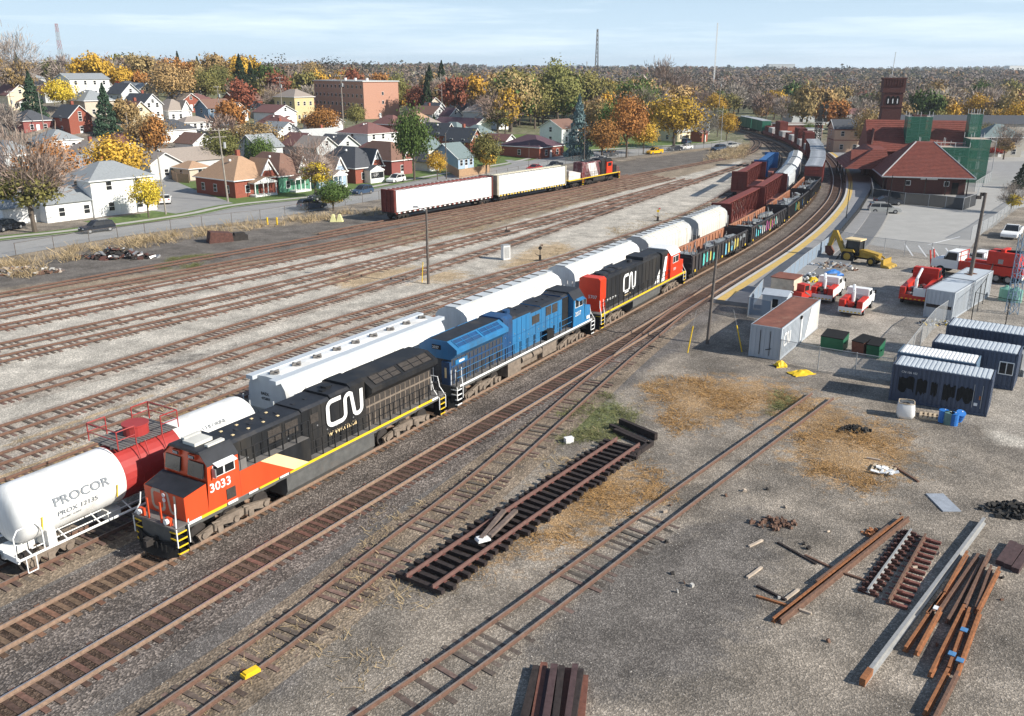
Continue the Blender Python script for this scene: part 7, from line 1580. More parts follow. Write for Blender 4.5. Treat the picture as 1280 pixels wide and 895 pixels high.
house('grey flat shop building with pale sign above the green boxcars',0,0,22,12,4.6,'flat',0,'wstone','rwarm','',rz=.1,P=Vector((128,345,tz(128,345))),nw=4,ns=0,name='shop_building',cat='building')
house('white-roofed barn-like building at the right edge behind the gold trees',0,0,20,12,5,'gx',2.5,'wtan','rlight','',rz=-.1,P=Vector((205,330,tz(205,330))),nw=2,ns=0,name='long_building',cat='building')
rr=random.Random(21); gh=['wwhite','wgrey','brick','wtan','wcream','wred']; gr=['rdark','rbrown','rwarm','rgrey','rred']
rn=0
for k in range(900):
    y=rr.uniform(310,1150); x=rr.uniform(-.58,.60)*y*.98
    if min((T0.pos(s)-Vector((x,y,0))).length for s in range(150,560,12))<24 or any((x-a)**2+(y-b)**2<(c+14)**2 for a,b,c in HOUSES): continue
    wl_,rf_=rr.choice(gh),rr.choice(gr); wn={'wwhite':'white','wgrey':'grey','brick':'brick','wtan':'tan','wcream':'cream','wred':'red'}[wl_]; rn_={'rdark':'slate','rbrown':'brown','rwarm':'tan','rgrey':'grey','rred':'red-brown'}[rf_]
    kd=rr.choice(['hip','gx','gy']); reg='left hill' if x<-60 and y<500 else ('woods behind the apartment block' if x<0 else 'trees beyond the station')
    h_=house('%s %s with %s roof in the %s'%(wn,'bungalow' if kd=='hip' else 'house',rn_,reg),0,0,rr.uniform(8,13),rr.uniform(7,10),rr.choice([3,3.4,5.4]),kd,2.4,wl_,rf_,'',rz=rr.uniform(-.6,1.2),P=Vector((x,y,tz(x,y))),nw=2 if y<600 else 1,ns=1 if y<500 else 0); h_['group']='far houses among the trees'
    rn+=1
    if rn>=115: break
# pale institutional blocks on the right horizon
for x,y,w_,lb in ((1230,2300,60,'pale flat-roofed block on the right horizon, left one'),(1380,2350,50,'pale block with a rooftop box on the right horizon'),(690,2500,70,'low grey block on the horizon right of the lattice mast')):
    house(lb,0,0,w_,25,26,'flat',0,'wwhite' if x!=690 else 'wgrey','rlight','',rz=0,P=Vector((x,y,tz(x,y))),nw=0,ns=0,name='distant_block',cat='building')
# ---------------- trees ----------------
LEAF=M('foliage',(1,1,1),.85,.28,2.5,objcol=True,island=.28,spec=.15); TW=M('twigs',(1,1,1),.9,.25,2,objcol=True,island=.4,spec=.1)
rs=np.random.RandomState(5)
def quads(C,size,seed,aspect=1.0,dirs=None,nrm=None,nz=.6):
    if nrm is not None:
        r=np.random.RandomState(seed); n=len(C); N_=nrm+r.normal(size=(n,3))*nz; a=np.cross(N_,r.normal(size=(n,3))); a/=np.linalg.norm(a,axis=1)[:,None]; b=np.cross(N_,a); b/=np.linalg.norm(b,axis=1)[:,None]
        s=(size*(.6+.8*r.rand(n)))[:,None]; a=a*s; b=b*s; return np.stack([C-a-b*.6,C+a*.3-b,C+a+b*.5,C-a*.4+b],1).reshape(-1,3)
    r=np.random.RandomState(seed); n=len(C); a=r.normal(size=(n,3)) if dirs is None else dirs+r.normal(size=(n,3))*.35; a/=np.linalg.norm(a,axis=1)[:,None]; b=np.cross(a,r.normal(size=(n,3))); b/=np.linalg.norm(b,axis=1)[:,None]
    s=(size*(.6+.8*r.rand(n)))[:,None]; a=a*s; b=b*s*aspect
    V=np.stack([C-a-b*.6,C+a*.3-b,C+a+b*.5,C-a*.4+b],1).reshape(-1,3); return V
def qmesh(name,V,mat,colors=None):
    me=bpy.data.meshes.new(name); n=len(V)//4; me.vertices.add(4*n); me.vertices.foreach_set('co',V.astype(np.float32).ravel()); me.loops.add(4*n); me.loops.foreach_set('vertex_index',np.arange(4*n,dtype=np.int32)); me.polygons.add(n); me.polygons.foreach_set('loop_start',np.arange(n,dtype=np.int32)*4)
    if colors is not None: ca=me.color_attributes.new('tint','FLOAT_COLOR','POINT'); ca.data.foreach_set('color',np.repeat(colors,4,axis=0).astype(np.float32).ravel())
    me.materials.append(mat); me.update(); return me
def crown_pts(n,seed,shape='round',clumps=26):
    r=np.random.RandomState(seed)
    if shape=='cone':
        z=r.rand(n)**1.35; ang=r.rand(n)*6.283; lay=.82+.18*np.sin(z*42+ang*2); rad=(1-z)**.9*.5*lay*(.45+.55*np.sqrt(r.rand(n))); return np.stack([rad*np.cos(ang),rad*np.sin(ang),.06+z*.94-rad*.12],1)
    c=r.normal(size=(clumps,3)); c/=np.linalg.norm(c,axis=1)[:,None]; c*=(.5+.42*r.rand(clumps))[:,None]; c[:,2]=np.where(c[:,2]<-.55,c[:,2]*.5,c[:,2])
    k=r.randint(0,clumps,n); p=c[k]+r.normal(size=(n,3))*(.12+.10*r.rand(clumps))[k][:,None]
    return np.stack([p[:,0]*.5,p[:,1]*.5,.60+p[:,2]*.38],1)
CROWN={}
def outw(p,z0=.58):
    d=(p-np.array([0,0,z0]))*np.array([2,2,2.4]); return d/np.linalg.norm(d,axis=1)[:,None]
for i in range(3):
    CROWN['near%d'%i]=qmesh('crown',(lambda p:quads(p,.0155,i,nrm=outw(p)))(crown_pts(5200,i+1,clumps=52)),LEAF)
    CROWN['mid%d'%i]=qmesh('crown',(lambda p:quads(p,.027,i,nrm=outw(p)))(crown_pts(2200,i+11,clumps=26)),LEAF)
    # bare crown: fine sticks pointing outwards
    p=crown_pts(2600,i+31,clumps=60); d=p-np.array([0,0,.3]); d/=np.linalg.norm(d,axis=1)[:,None]; CROWN['bare%d'%i]=qmesh('crown',quads(p,.045,i+3,.075,d),TW)
    p=crown_pts(1000,i+41,clumps=34); d=p-np.array([0,0,.3]); d/=np.linalg.norm(d,axis=1)[:,None]; CROWN['barem%d'%i]=qmesh('crown',quads(p,.07,i+3,.13,d),TW)
CROWN['cone']=qmesh('crown',quads(crown_pts(3600,51,'cone'),.020,9),LEAF); CROWN['conem']=qmesh('crown',quads(crown_pts(900,52,'cone'),.04,9),LEAF)
def trunk_mesh(seed,full=True):
    r=random.Random(seed); m=MB(); m.bar((0,0,-.03),(.01,0,.32),.028,7,0,.02)
    def br(p,d,L_,rad,dep):
        q=p+d*L_; m.bar(p,q,rad,5 if dep<2 else 3,0,rad*.6,False)
        if dep<(4 if full else 2):
            for k in range(3 if dep<3 else 2): dd=(d+Vector((r.uniform(-1,1),r.uniform(-1,1),r.uniform(-.25,.6)))*.62).normalized(); br(q,dd,L_*r.uniform(.62,.82),rad*.58,dep+1)
    for k in range(5): a=k*1.26+r.random(); br(Vector((0,0,.22+.03*k)),Vector((math.cos(a)*.75,math.sin(a)*.75,.75)).normalized(),.17,.014,1)
    br(Vector((.01,0,.3)),Vector((0,.05,1)),.2,.018,1)
    me=bpy.data.meshes.new('trunk'); me.from_pydata(m.v,[],m.f); me.materials.append(MATS['bark']); return me
TRK=[trunk_mesh(1),trunk_mesh(2),trunk_mesh(3,False)]
m=MB(); m.bar((0,0,-.03),(0,0,.9),.02,6,0,.004); TRC=bpy.data.meshes.new('trunk'); TRC.from_pydata(m.v,[],m.f); TRC.materials.append(MATS['bark'])
COL=dict(bare=(.27,.205,.165),greyb=(.33,.28,.24),gold=(.50,.30,.045),orange=(.36,.165,.05),rust=(.24,.085,.05),olive=(.20,.185,.06),green=(.085,.13,.035),dark=(.035,.055,.028),spruce=(.05,.085,.05),blue=(.14,.20,.20),yellow=(.60,.45,.05),tawny=(.36,.25,.11),red=(.35,.035,.02))
def tree(label,P,h,w,kind,c,group=None,near=True,name=None,extra=None):
    nm=name or {'cone':'conifer','bare':'bare_tree'}.get(kind,'tree'); r=thing(nm,label,'tree',P,rnd.uniform(0,6.28),group); r.scale=(w,w,h)
    cc=COL[c]; j=rnd.uniform(.85,1.2); cc=(cc[0]*j*rnd.uniform(.93,1.07),cc[1]*j,cc[2]*j,1)
    k=rnd.randrange(3)
    me={'cone':'cone' if near else 'conem','bare':('bare%d' if near else 'barem%d')%k,'leaf':('near%d' if near else 'mid%d')%k}[kind]
    o=bpy.data.objects.new('crown',CROWN[me]); col.objects.link(o); o.parent=r; o.color=cc
    t=bpy.data.objects.new('trunk',TRC if kind=='cone' else TRK[k if near else 2]); col.objects.link(t); t.parent=r
    if extra: o=bpy.data.objects.new('remaining_leaves',CROWN['mid%d'%((k+1)%3)]); col.objects.link(o); o.parent=r; o.color=(*COL[extra],1); o.scale=(.62,.62,.5); o.location=(0.05,0,.1)
    return r
TL=[('big half bare tree with sparse yellow leaves at the left edge',44,291,15,13,'bare','bare','olive'),('young bright yellow tree on the verge by the black SUV',186,273,6.2,5.2,'leaf','yellow',None),
('gold maple behind the low white annex, left of two',72,258,11,11,'leaf','orange',None),('gold maple behind the big white house, right of two',150,246,11,12,'leaf','gold',None),
('tall dark green spruce between the brick gable and the white houses',136,172,14,9.5,'cone','spruce',None),('tawny bushy tree above the pale grey gable',188,192,10,13,'leaf','tawny',None),
('half bare street tree with clumps of yellow leaves by the dark parked car',395,247,10.5,9,'bare','bare','yellow'),('tall green willow-like tree beside the white SUV',518,226,15,9,'leaf','green',None),
('small orange-yellow tree near the white gabled garage',547,225,6,4.6,'leaf','gold',None),('rounded gold and green tree at the end of the board fence',608,219,9.5,7.5,'leaf','olive','gold'),
('big silvery blue spruce beside the purple-roofed house',723,200,16,9,'cone','blue',None),('orange maple leaning behind the old switcher',752,201,10,11,'leaf','orange',None),
('tall orange-brown maple right of the orange one',783,197,16,10.5,'leaf','orange',None),('broad golden tree above the yellow car',842,186,15,17,'leaf','gold',None),('small gold tree left of the broad golden one',804,193,9,8,'leaf','gold',None),
('green tree between the blue spruce and the tall maple',762,184,13,8,'leaf','green',None),('bushy green and yellow shrub at the yard fence',417,264,5,6,'leaf','green','yellow'),
('large brownish fuzzy tree behind the brick corner cottage',322,204,10,13,'leaf','tawny',None),('fuzzy olive tree behind the hip-roofed cottages at left',281,212,9,10,'leaf','olive',None),('dark green rounded tree right of the fuzzy olive one',327,215,8,7,'leaf','green',None),('thin dark cypress behind the corner cottage',310,212,7,2.4,'cone','spruce',None),
('glowing orange tree below the yellow Italianate house',402,176,9.5,12,'leaf','orange',None),('green and yellow tree against the apartment block',446,164,8,7,'leaf','olive',None),('tall gold-green tree at the right end of the apartment block',499,146,16,11,'leaf','olive','gold'),
('rusty red tree beside the white pole lamps',522,149,12,10,'leaf','rust',None),('pair of tall black-green conifers beyond the red tree, left one',538,136,19,12,'cone','dark',None),('pair of tall black-green conifers beyond the red tree, right one',553,136,21,13,'cone','dark',None),
('small green conifer by the purple-roofed bungalow',543,168,6,4,'cone','spruce',None),('pale brown bare tree behind the yellow Italianate house',342,150,13,11,'bare','greyb','olive'),('tall grey bare elm above the left hill houses',30,135,22,15,'bare','greyb','tawny'),
('dark green spruce below the grey elm',44,150,13,9,'cone','spruce',None),('yellow-green maple under the white hill house',80,140,9,10,'leaf','yellow',None),('gold tree at the far left edge on the hill',2,118,16,9,'leaf','gold',None),
('lone dark conifer on the hilltop behind the white house',109,98,10,7,'cone','spruce',None),('huge brown crowned tree behind the steep white gable',217,136,15,15,'leaf','tawny',None),('olive tree right of the huge brown crown',258,134,13,12,'leaf','olive',None),
('yellow-topped green tree before the dark conifers',275,128,14,11,'leaf','olive','yellow'),('black-green conifer group above the yellow house, left',303,124,18,12,'cone','dark',None),('black-green conifer right of the group above the yellow house',316,124,15,10,'cone','dark',None),
('gold tree behind the flat roof of the apartment block',428,118,14,13,'leaf','gold',None),('tawny wood tree left above the apartment block',392,114,16,16,'leaf','tawny',None),('gold trees right above the apartment block',448,116,12,11,'leaf','gold',None),
('tall willow-grey tree in the wooded bank, left',645,158,20,19,'leaf','olive',None),('tall willow-grey tree in the wooded bank, middle',697,160,23,20,'leaf','olive',None),('tall willow-grey tree in the wooded bank, right',736,150,21,18,'leaf','olive',None),
('dark green broad tree behind the orange maples',795,165,19,18,'leaf','green',None),('huge bare golden-brown tree above the golden tree',830,152,27,24,'bare','bare','tawny'),('brown tree in front of the wooded bank',622,170,13,15,'bare','bare','olive'),
('yellow roadside tree by the curve of the tracks',908,176,9,7,'leaf','gold',None),('thin bare roadside tree with brown twigs near the curve',880,180,11,11,'bare','greyb',None),('yellow tree beyond the parked dark SUVs',893,152,12,11,'leaf','gold',None),
('round orange tree left of the container train',952,152,7,6,'leaf','orange',None),('narrow yellow tree beside the round orange one',966,150,8,5,'leaf','yellow',None),('dark green bush beside the signal gantry',1008,172,5,6,'leaf','green',None),
('olive-brown tree between the orange building and the tower',1084,192,12,9,'leaf','tawny','olive'),('large bare tree left of the orange building roof',1012,150,12,16,'bare','greyb',None),('dark green round shrub tree at the right edge of the lot',1277,236,5.5,5,'cone','dark',None),
('thin yellow sapling by the leaning fence',1262,268,5,4.5,'bare','greyb','yellow'),('red bush right of the station scaffold',1241,196,3,7,'leaf','red',None),('yellow leafed tree beside the stone house',1232,192,8,7,'leaf','olive','yellow'),
('brown bare tree before the stone house',1254,200,9,8,'bare','bare','tawny'),('gold tree mass at the right edge behind the stone house',1268,182,13,14,'leaf','gold',None),('tall gold tree left of the stone house roof',1218,170,14,13,'leaf','gold',None),
('tall dark green tree rising behind the station roof',1222,150,18,11,'leaf','green',None),('small red bush by the hilltop white house',149,119,5,4,'leaf','red',None),('gold tree behind the red bush on the hill',163,116,9,12,'leaf','orange',None)]
for lb,x,y,h,w_,k,c,ex in TL: tree(lb,atT(x,y),h,w_,k,c,extra=ex)
# wood of the town: individual trees, then one mass far away
ri=random.Random(99); spots=[]
names={'bare':'bare brown','greyb':'bare grey','gold':'golden','orange':'orange','rust':'rust-red','olive':'olive','green':'green','dark':'dark evergreen','tawny':'tawny brown'}
def free(x,y):
    zc=y*_cp+(CAMH-tz(x,y))*_sp
    if abs(x/zc)>.62: return False
    q_=640+FPX*x/zc
    if 350<q_<505 and y<345: return False
    if min((T0.pos(s)-Vector((x,y,0))).length for s in range(60,600,14))<17: return False
    if y<300 and x>-5 and x<70+(y-200)*.4: return False
    if x>60 and y<262: return False
    if 76<x<150 and 225<y<300: return False
    if any((x-a)**2+(y-b)**2<(c+1.5)**2 for a,b,c in HOUSES): return False
    # keep the street side clear
    if y<235 and x>-60+ (y-150)*.62-6: return False
    return all((x-a)**2+(y-b)**2>64 for a,b in spots)
n=0; it=0
while n<225 and it<9000:
    it+=1; y=160+ri.random()**.75*330; x=ri.uniform(-.6,.6)*y
    if not free(x,y): continue
    if x<0 and y<320 and ri.random()<.8: continue
    c=ri.choices(['bare','greyb','gold','orange','rust','olive','green','dark','tawny'],[30,16,9,7,3,10,6,4,20])[0]; kd='bare' if c in('bare','greyb') else ('cone' if c=='dark' else 'leaf')
    reg='among the hillside houses' if x<-20 and y<330 else ('in the wood behind the houses' if x<40 else 'in the town beyond the tracks')
    q_=640+FPX*x/(y*_cp+16*_sp); lm=['below the left radio mast','behind the hilltop white house','over the steep white gables','by the black-green conifers','around the apartment block','over the slate-roofed cottages','behind the purple-roofed bungalow','in the wooded bank','under the middle radio mast','above the golden tree','left of the container train','beyond the orange-cream building','behind the station tower','right of the station'][int(min(13,max(0,q_/91.5)))]
    h=ri.uniform(9,17)*(.75 if x<0 and y<300 else 1); reg=('close ' if y<270 else ('' if y<360 else ('more distant ' if y<430 else 'far ')))+lm; spots.append((x,y)); tree('%s %s tree, %s'%('small' if h<11 else ('tall' if h>14.5 else 'middling'),names[c],reg),Vector((x,y,tz(x,y))),h,h*ri.uniform(.7,1.0)*(.6 if kd=='cone' else 1),kd,c,group='%s trees %s'%(names[c],reg),near=False); n+=1
for k in range(46):
    x=px_=ri.uniform(575,905); y_=ri.uniform(146,171 if x<640 or x>770 else 164); c=ri.choice(['olive','tawny','bare','greyb','olive','tawny','bare','green','gold']); P=atT(x,y_)
    if any((P.x-a)**2+(P.y-b)**2<(c2+1)**2 for a,b,c2 in HOUSES) or min((T0.pos(s)-Vector((P.x,P.y,0))).length for s in range(150,600,14))<16: continue
    h=ri.uniform(9,19); tree('%s tree of the wooded bank, %s'%(names[c],'above the white bungalow' if x<650 else ('behind the blue spruce' if x<740 else ('behind the orange maples' if x<830 else 'near the curve of the tracks'))),P,h,h*ri.uniform(.8,1.1),'bare' if c in('bare','greyb') else 'leaf',c,group='%s trees of the wooded bank'%names[c],near=k%3==0)
C=[];K=[];S=[]; cl=[(COL[c],p) for c,p in (('bare',.40),('greyb',.20),('gold',.035),('orange',.025),('rust',.03),('olive',.08),('green',.05),('dark',.06),('tawny',.12))]; pr=np.array([p for _,p in cl]); cc=np.array([c for c,_ in cl])
cx=[];y=380.0
while y<4200:
    dx=9.5 if y<1000 else 9.5*y/1000; xs=np.arange(-.82*y,.72*y,dx)+rs.uniform(-4,4,int(math.ceil((1.56*y)/dx)))[:len(np.arange(-.82*y,.72*y,dx))]; 
    for x in xs: cx.append((x,y+rs.uniform(-6,6)))
    y+=13 if y<900 else (28 if y<1600 else 75)
cx=np.array(cx); tp=np.array([tuple(T0.pos(s)[:2]) for s in range(150,640,12)]); dmin=np.sqrt(((cx[:,None,:]-tp[None])**2).sum(-1)).min(1); cx=cx[dmin>18]
hs=np.array(HOUSES); dh=np.sqrt(((cx[:,None,:]-hs[None,:,:2])**2).sum(-1))-hs[None,:,2]; cx=cx[(dh.min(1)>4)]; cx=cx[~((cx[:,1]<470)&(abs(cx[:,0]/cx[:,1])<.62)&(rs.rand(len(cx))<.8))]; cx=cx[(rs.rand(len(cx))<np.where(cx[:,1]<1100,.62,1))]
kk=rs.choice(len(pr),len(cx),p=pr/pr.sum()); lp=lump(cx[:,0],cx[:,1],.012,77); kk=np.where((lp>.22)&(rs.rand(len(cx))<.6),rs.choice([5,6,7,8],len(cx)),kk); kk=np.where((lp<-.22)&(rs.rand(len(cx))<.7),rs.choice([0,1],len(cx)),kk); nb=np.where(cx[:,1]<700,150,np.where(cx[:,1]<1100,80,np.where(cx[:,1]<1600,44,20)))
idx=np.repeat(np.arange(len(cx)),nb); N=len(idx); hh=((6+9*rs.rand(len(cx))**1.5)*np.where(kk==7,1.3,1)*(1+.35*lump(cx[:,0],cx[:,1],.03,5)))[idx]; ww=hh*.5*(1+cx[idx,1]/2600)*.95
d=rs.normal(size=(N,3)); d/=np.linalg.norm(d,axis=1)[:,None]; rad=.55+.45*rs.rand(N); base=terr(cx[idx,0],cx[idx,1])
P_=np.stack([cx[idx,0]+d[:,0]*rad*ww,cx[idx,1]+d[:,1]*rad*ww,base+hh*.55+d[:,2]*rad*hh*.45],1)
base_c=cc[kk]*.6+np.array([.19,.15,.125])*.4; cols=np.concatenate([base_c[idx]*rs.uniform(.88,1.1,(len(cx),1))[idx]*rs.uniform(.9,1.1,(N,1))*.8,np.ones((N,1))],1)
sz=np.where(cx[idx,1]<700,.5,np.where(cx[idx,1]<1100,.8,np.where(cx[idx,1]<1600,1.3,2.8)))
V=quads(P_,sz,7,nrm=d+np.array([0,0,.35]),nz=.45)
m_,t_n,b_n,l_=node_mat('far wood foliage'); A=t_n.nodes.new('ShaderNodeAttribute'); A.attribute_name='tint'; l_(A.outputs['Color'],b_n.inputs['Base Color']); b_n.inputs['Roughness'].default_value=.95; b_n.inputs['Specular IOR Level'].default_value=.1
o=bpy.data.objects.new('far_wood',qmesh('far_wood',V,m_,cols)); col.objects.link(o); tag(o,'wooded town fading to the horizon in autumn browns and golds','wood',kind='stuff')
# ---------------- masts on the skyline ----------------
def mastat(label,px_,depth,ytop,w0,w1,mat,mats=None,n=22,r=.12):
    x=(px_-640)/FPX*(depth*_cp+12*_sp); g=tz(x,depth); zc=depth*_cp-(0)*_sp; top=CAMH+(88-ytop)/FPX*depth*1.0; return lattice(label,Vector((x,depth,g)),top-g,w0,w1,mat,n,mats=mats,r=r,name='radio_mast',cat='radio mast')
mastat('red and white lattice radio mast on the left skyline',84,420,36,2.6,.9,'galvanised','tank red',16,.07); mastat('dark lattice mast on the middle skyline',745,700,42,3.4,.8,'pole wood',None,16,.22); mastat('thin white guyed mast on the right skyline',892,800,35,.9,.7,'trim white',None,24,.1)
mastat('faint short mast left of the middle lattice mast',733,900,78,1.2,.8,'galvanised',None,10,.14)
# ---------------- street poles, wood fence, cars ----------------
pole('tall wooden utility pole with transformer at the street corner',285,252,12.5,.17,'pole wood light',(-.4,0),'utility','utility pole','utility_pole',rz=.5); pole('wooden utility pole beside the young yellow tree',207.5,268,9.2,.14,'pole wood light',(-.2,0),None,'utility pole','utility_pole')
pole('utility pole on the verge right of the small orange tree',558,224,9.5,.13,'pole wood',(0,0),None,'utility pole','utility_pole'); pole('utility pole behind the roof of the old switcher',730,204,10.5,.14,'pole wood',(0,0),None,'utility pole','utility_pole'); pole('thin sign pole by the side street',661,211,6,.06,'pole wood',(0,0),None,'sign pole','sign_pole')
pole('tall pole in front of the apartment block',430,168,17,.18,'pole wood light',(0,0),'utility','utility pole','utility_pole',terrain=True); pole('utility pole left of the yellow Italianate house',354,157,15,.16,'pole wood light',(0,0),'utility','utility pole','utility_pole',terrain=True)
pole('utility pole before the slate-blue house',277,163,13,.15,'pole wood light',(0,0),'utility','utility pole','utility_pole',terrain=True); pole('utility pole in front of the far left red house',21,172,12,.15,'pole wood light',(0,0),'utility','utility pole','utility_pole',terrain=True); pole('utility pole at the right end of the far left red house',56,168,11,.14,'pole wood light',(0,0),None,'utility pole','utility_pole',terrain=True)
pole('utility pole rising above the tawny bushy tree',163,184,9,.12,'pole wood light',(0,0),None,'utility pole','utility_pole',terrain=True); pole('street lamp where the street meets the curve of tracks',901,177,11,.1,'galvanised',(0,0),'street','street lamp','street_lamp'); pole('tall pale pole behind the golden tree near the curve',897,158,19,.16,'pole wood light',(0,0),'utility','utility pole','utility_pole')
pole('street lamp in front of the tall black-green conifers',553,150,12,.09,'galvanised',(0,0),'street','street lamp','street_lamp',terrain=True)
def board(pts,label):
    r=thing('board_fence',label,'fence'); P=[at(*p) for p in pts]
    for a,b in zip(P,P[1:]):
        L_=(b-a).length; m=MB(); m.at(a.x,a.y,0,math.atan2(b.y-a.y,b.x-a.x))
        for k in range(int(L_/.16)): m.b(k*.16,k*.16+.14,-.02,.02,.03,1.8+.02*(k%3))
        m.build('panel',M('fence wood',(.42,.27,.16),.85,.15,2),r)
board([(559,214),(574,223),(612,216),(611,206)],'tan board fence round the yard of the blue house'); board([(213,222),(222,228),(237,229)],'grey board fence before the tan-roofed garage')
def SC(x,y): 
    p=at(x,y); i=min(range(len(pe.p)),key=lambda i:(pe.p[i]-Vector((p.x,p.y,0))).length); a,b=pe.p[max(0,i-3)],pe.p[min(len(pe.p)-1,i+3)]; return p,math.atan2(b.y-a.y,b.x-a.x)
for x,y,c,k,L_,lb,fl in ((122,290,'car black','suv',4.6,'black SUV parked on the street before the big white house',1),(10,288,'car black','suv',4.7,'black SUV cut by the left edge, on the drive',.5),(207,254,'white paint','sedan',4.5,'white car on the side street behind the young yellow tree',.8),(390,261,'car navy','suv',4.6,'dark blue SUV with tail light showing by the yard fence',0),(402,250,'car black','sedan',4.6,'dark car under the half bare street tree',1),(453,243,'car navy','suv',4.5,'grey-blue hatchback parked before the enclosed white porch',1),(495,228,'white paint','suv',4.6,'white SUV parked before the dark red cottage',1),
    (668,214,'car red','sedan',4.4,'red car glimpsed above the lumber car roof',1),(693,211,'car black','pickup',5.4,'black pickup above the lumber car near the switcher',1),(752,203,'white paint','sedan',4.5,'white car parked behind the old switcher',1),(818,193,'car yellow','pickup',5.2,'bright yellow pickup parked under the golden tree',1),(843,189,'car black','sedan',4.8,'black car parked right of the yellow pickup',1),(857,187,'white paint','sedan',4.5,'white car parked right of the black one',1),(898,188,'car navy','suv',4.9,'dark SUV on the street near the curve of tracks',1),(914,185,'car silver','sedan',4.6,'grey car ahead of the dark SUV near the curve',1),(762,196,'car black','sedan',4.6,'dark car in the drive under the orange maple',1),(858,180,'car navy','suv',4.6,'dark car in the drive under the broad golden tree',.3)):
    P,a=SC(x,y); P.z=.045 if x not in (10,) else .08
    if P.y>225: P.z+=tz(P.x,P.y)
    car(lb,P,a+(math.pi if fl==1 else (0 if fl==0 else fl)),c,k,None,'pickup' if k=='pickup' else 'car',L_)
# ---------------- weeds, grass and loose stones ----------------
def tufts(name,label,polys,n,size,hgt,mat,seed,blades=9,cat='weeds',spread=.35,pred=None):
    r=np.random.RandomState(seed); pts=[]
    W_=[W(p) for p in polys]; ar=[max((max(a[0] for a in w)-min(a[0] for a in w))*(max(a[1] for a in w)-min(a[1] for a in w)),1) for w in W_]; tot=sum(ar)
    for w,a in zip(W_,ar):
        k=int(n*a/tot); xs=r.uniform(min(p[0] for p in w),max(p[0] for p in w),k); ys_=r.uniform(min(p[1] for p in w),max(p[1] for p in w),k); ok=pip(w,xs+lump(xs,ys_,1.2,seed)*1.5,ys_+lump(xs,ys_,1.2,seed+1)*1.5)&(lump(xs,ys_,.8,seed+2)+r.uniform(-.22,.22,k)>[.03,.12][name=='dry_grass']); pts.append(np.stack([xs[ok],ys_[ok]],1))
    p=np.concatenate(pts); k=len(p); P_=np.repeat(p,blades,axis=0); N=len(P_); sc=np.repeat(.5+r.rand(k),blades)
    bx=P_[:,0]+r.normal(size=N)*spread*sc*.5; by=P_[:,1]+r.normal(size=N)*spread*sc*.5; tx=bx+r.normal(size=N)*spread*sc*.7; ty=by+r.normal(size=N)*spread*sc*.7; h=hgt*sc*(.5+.7*r.rand(N)); a=r.rand(N)*3.14; ww=size*(.6+.8*r.rand(N)); dx,dy=np.cos(a)*ww,np.sin(a)*ww
    V=np.stack([np.stack([bx-dx,by-dy,h*0-.01],1),np.stack([bx+dx,by+dy,h*0-.01],1),np.stack([tx+dx*.3,ty+dy*.3,h],1),np.stack([tx-dx*.3,ty-dy*.3,h*.95],1)],1).reshape(-1,3)
    V[:,2]+=terr(V[:,0],V[:,1])*(V[:,1]>225); o=bpy.data.objects.new(name,qmesh(name,V,MATS[mat])); col.objects.link(o); tag(o,label,cat,kind='stuff')
tufts('dry_grass','dry orange weeds spreading over the gravel on the right',ZONES['orange'],9000,.018,.12,'orange weed',1,7,'weeds',.35)
tufts('tan_brush','tan dry brush growing along the wire fence',[[(0,334),(110,308),(240,290),(330,276),(330,284),(240,300),(110,322),(0,345)],[(0,330),(50,325),(55,345),(0,352)],[(330,278),(480,262),(540,255),(540,262),(440,272),(340,285)],[(890,192),(935,182),(935,198),(880,202)]],6500,.035,.75,'tan weed',2,10,'brush',.7)
tufts('green_weeds','fresh green weeds by the far yard tracks',ZONES['green'],3500,.02,.16,'green weed',3,8)
tufts('tan_weeds','tan weeds along the siding and between the weedy yard tracks',[[(440,640),(700,560),(800,480),(840,480),(700,600),(600,640),(480,740),(430,760)],[(180,900),(340,780),(480,740),(600,700),(420,895)],[(0,560),(280,470),(290,490),(0,600)],[(620,345),(700,310),(740,315),(700,345),(640,355)],[(740,290),(900,250),(910,262),(800,300)],[(480,290),(600,265),(760,228),(780,238),(600,290),(500,310)]],22000,.018,.15,'tan weed',4,7,'weeds',.3)
r=np.random.RandomState(8); wz=W([(-20,900),(-20,600),(560,480),(860,430),(1280,500),(1300,900)]); xs=r.uniform(-22,24,26000); ys_=r.uniform(24,62,26000); ok=pip(wz,xs,ys_); xs,ys_=xs[ok],ys_[ok]; k=len(xs); s_=.018+.03*r.rand(k)**3; a=r.rand(k)*6.28
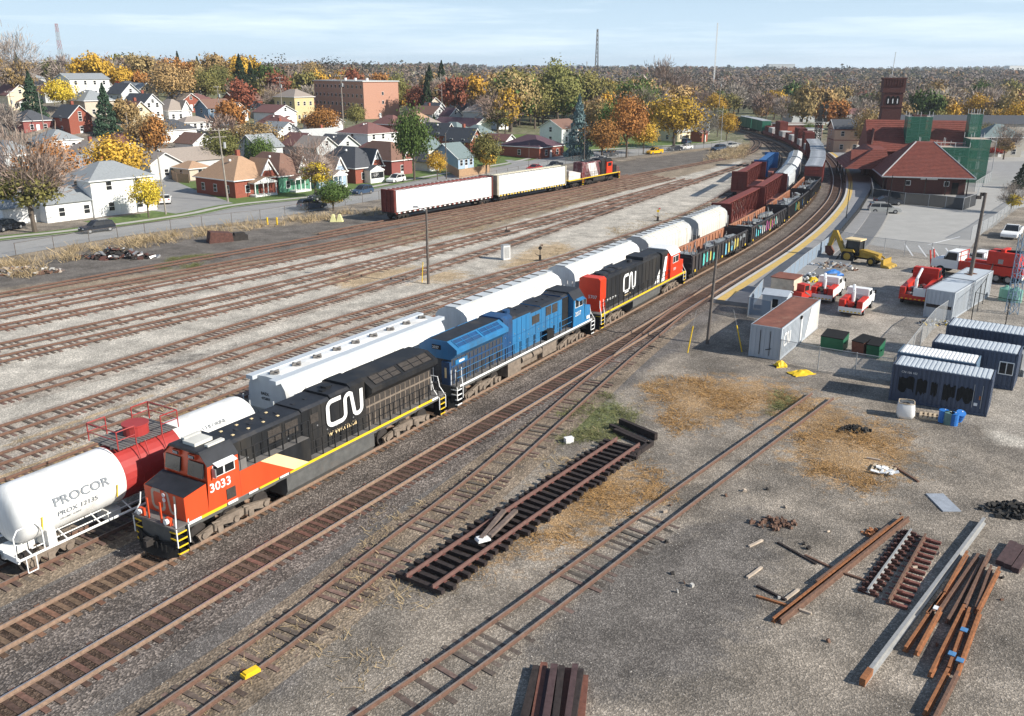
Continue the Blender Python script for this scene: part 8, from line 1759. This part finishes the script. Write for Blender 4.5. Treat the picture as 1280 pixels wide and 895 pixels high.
off=np.array([[1,0,-.2],[-.5,.87,-.2],[-.5,-.87,-.2],[0,0,.9]]); ca,sa=np.cos(a),np.sin(a)
V=np.zeros((k,4,3)); V[:,:,0]=xs[:,None]+s_[:,None]*(off[:,0]*ca[:,None]-off[:,1]*sa[:,None]); V[:,:,1]=ys_[:,None]+s_[:,None]*(off[:,0]*sa[:,None]+off[:,1]*ca[:,None]); V[:,:,2]=s_[:,None]*off[:,2]*.8+np.where(terr(xs,ys_)>0,0,0)[:,None]+.005
me=bpy.data.meshes.new('loose_stones'); me.vertices.add(4*k); me.vertices.foreach_set('co',V.astype(np.float32).ravel()); F=(np.arange(k)[:,None,None]*4+np.array([[0,1,3],[1,2,3],[2,0,3]])).reshape(-1,3).astype(np.int32); me.loops.add(F.size); me.loops.foreach_set('vertex_index',F.ravel()); me.polygons.add(len(F)); me.polygons.foreach_set('loop_start',np.arange(len(F),dtype=np.int32)*3); me.materials.append(M('loose stone',(.34,.31,.275),.9,.3,2,island=.6)); me.update()
o=bpy.data.objects.new('loose_stones',me); col.objects.link(o); tag(o,'loose pale stones scattered over the foreground gravel','stones',kind='stuff')
# ---------------- letters become meshes ----------------
bpy.context.view_layer.update(); dg=bpy.context.evaluated_depsgraph_get()
for o in [q for q in scene.objects if q.type=='FONT']:
    me=bpy.data.meshes.new_from_object(o.evaluated_get(dg)); n=bpy.data.objects.new('lettering',me); col.objects.link(n); n.parent=o.parent; n.location=o.location; n.rotation_euler=o.rotation_euler; n.scale=o.scale
    cu=o.data; bpy.data.objects.remove(o); bpy.data.curves.remove(cu)

m_,t_n,b_n,l_=node_mat('air'); t_n.nodes.remove(b_n); v_=t_n.nodes.new('ShaderNodeVolumePrincipled'); v_.inputs['Color'].default_value=(.80,.88,.97,1); v_.inputs['Density'].default_value=HAZE; v_.inputs['Anisotropy'].default_value=.2; l_(v_.outputs[0],t_n.nodes['Material Output'].inputs['Volume'])
m=MB(); m.b(-4100,4100,-80,4750,-3,78); o=m.build('haze',m_); o['kind']='stuff'; o['label']='thin bluish air over the whole town'; o['category']='haze'
scene.cycles.volume_bounces=0
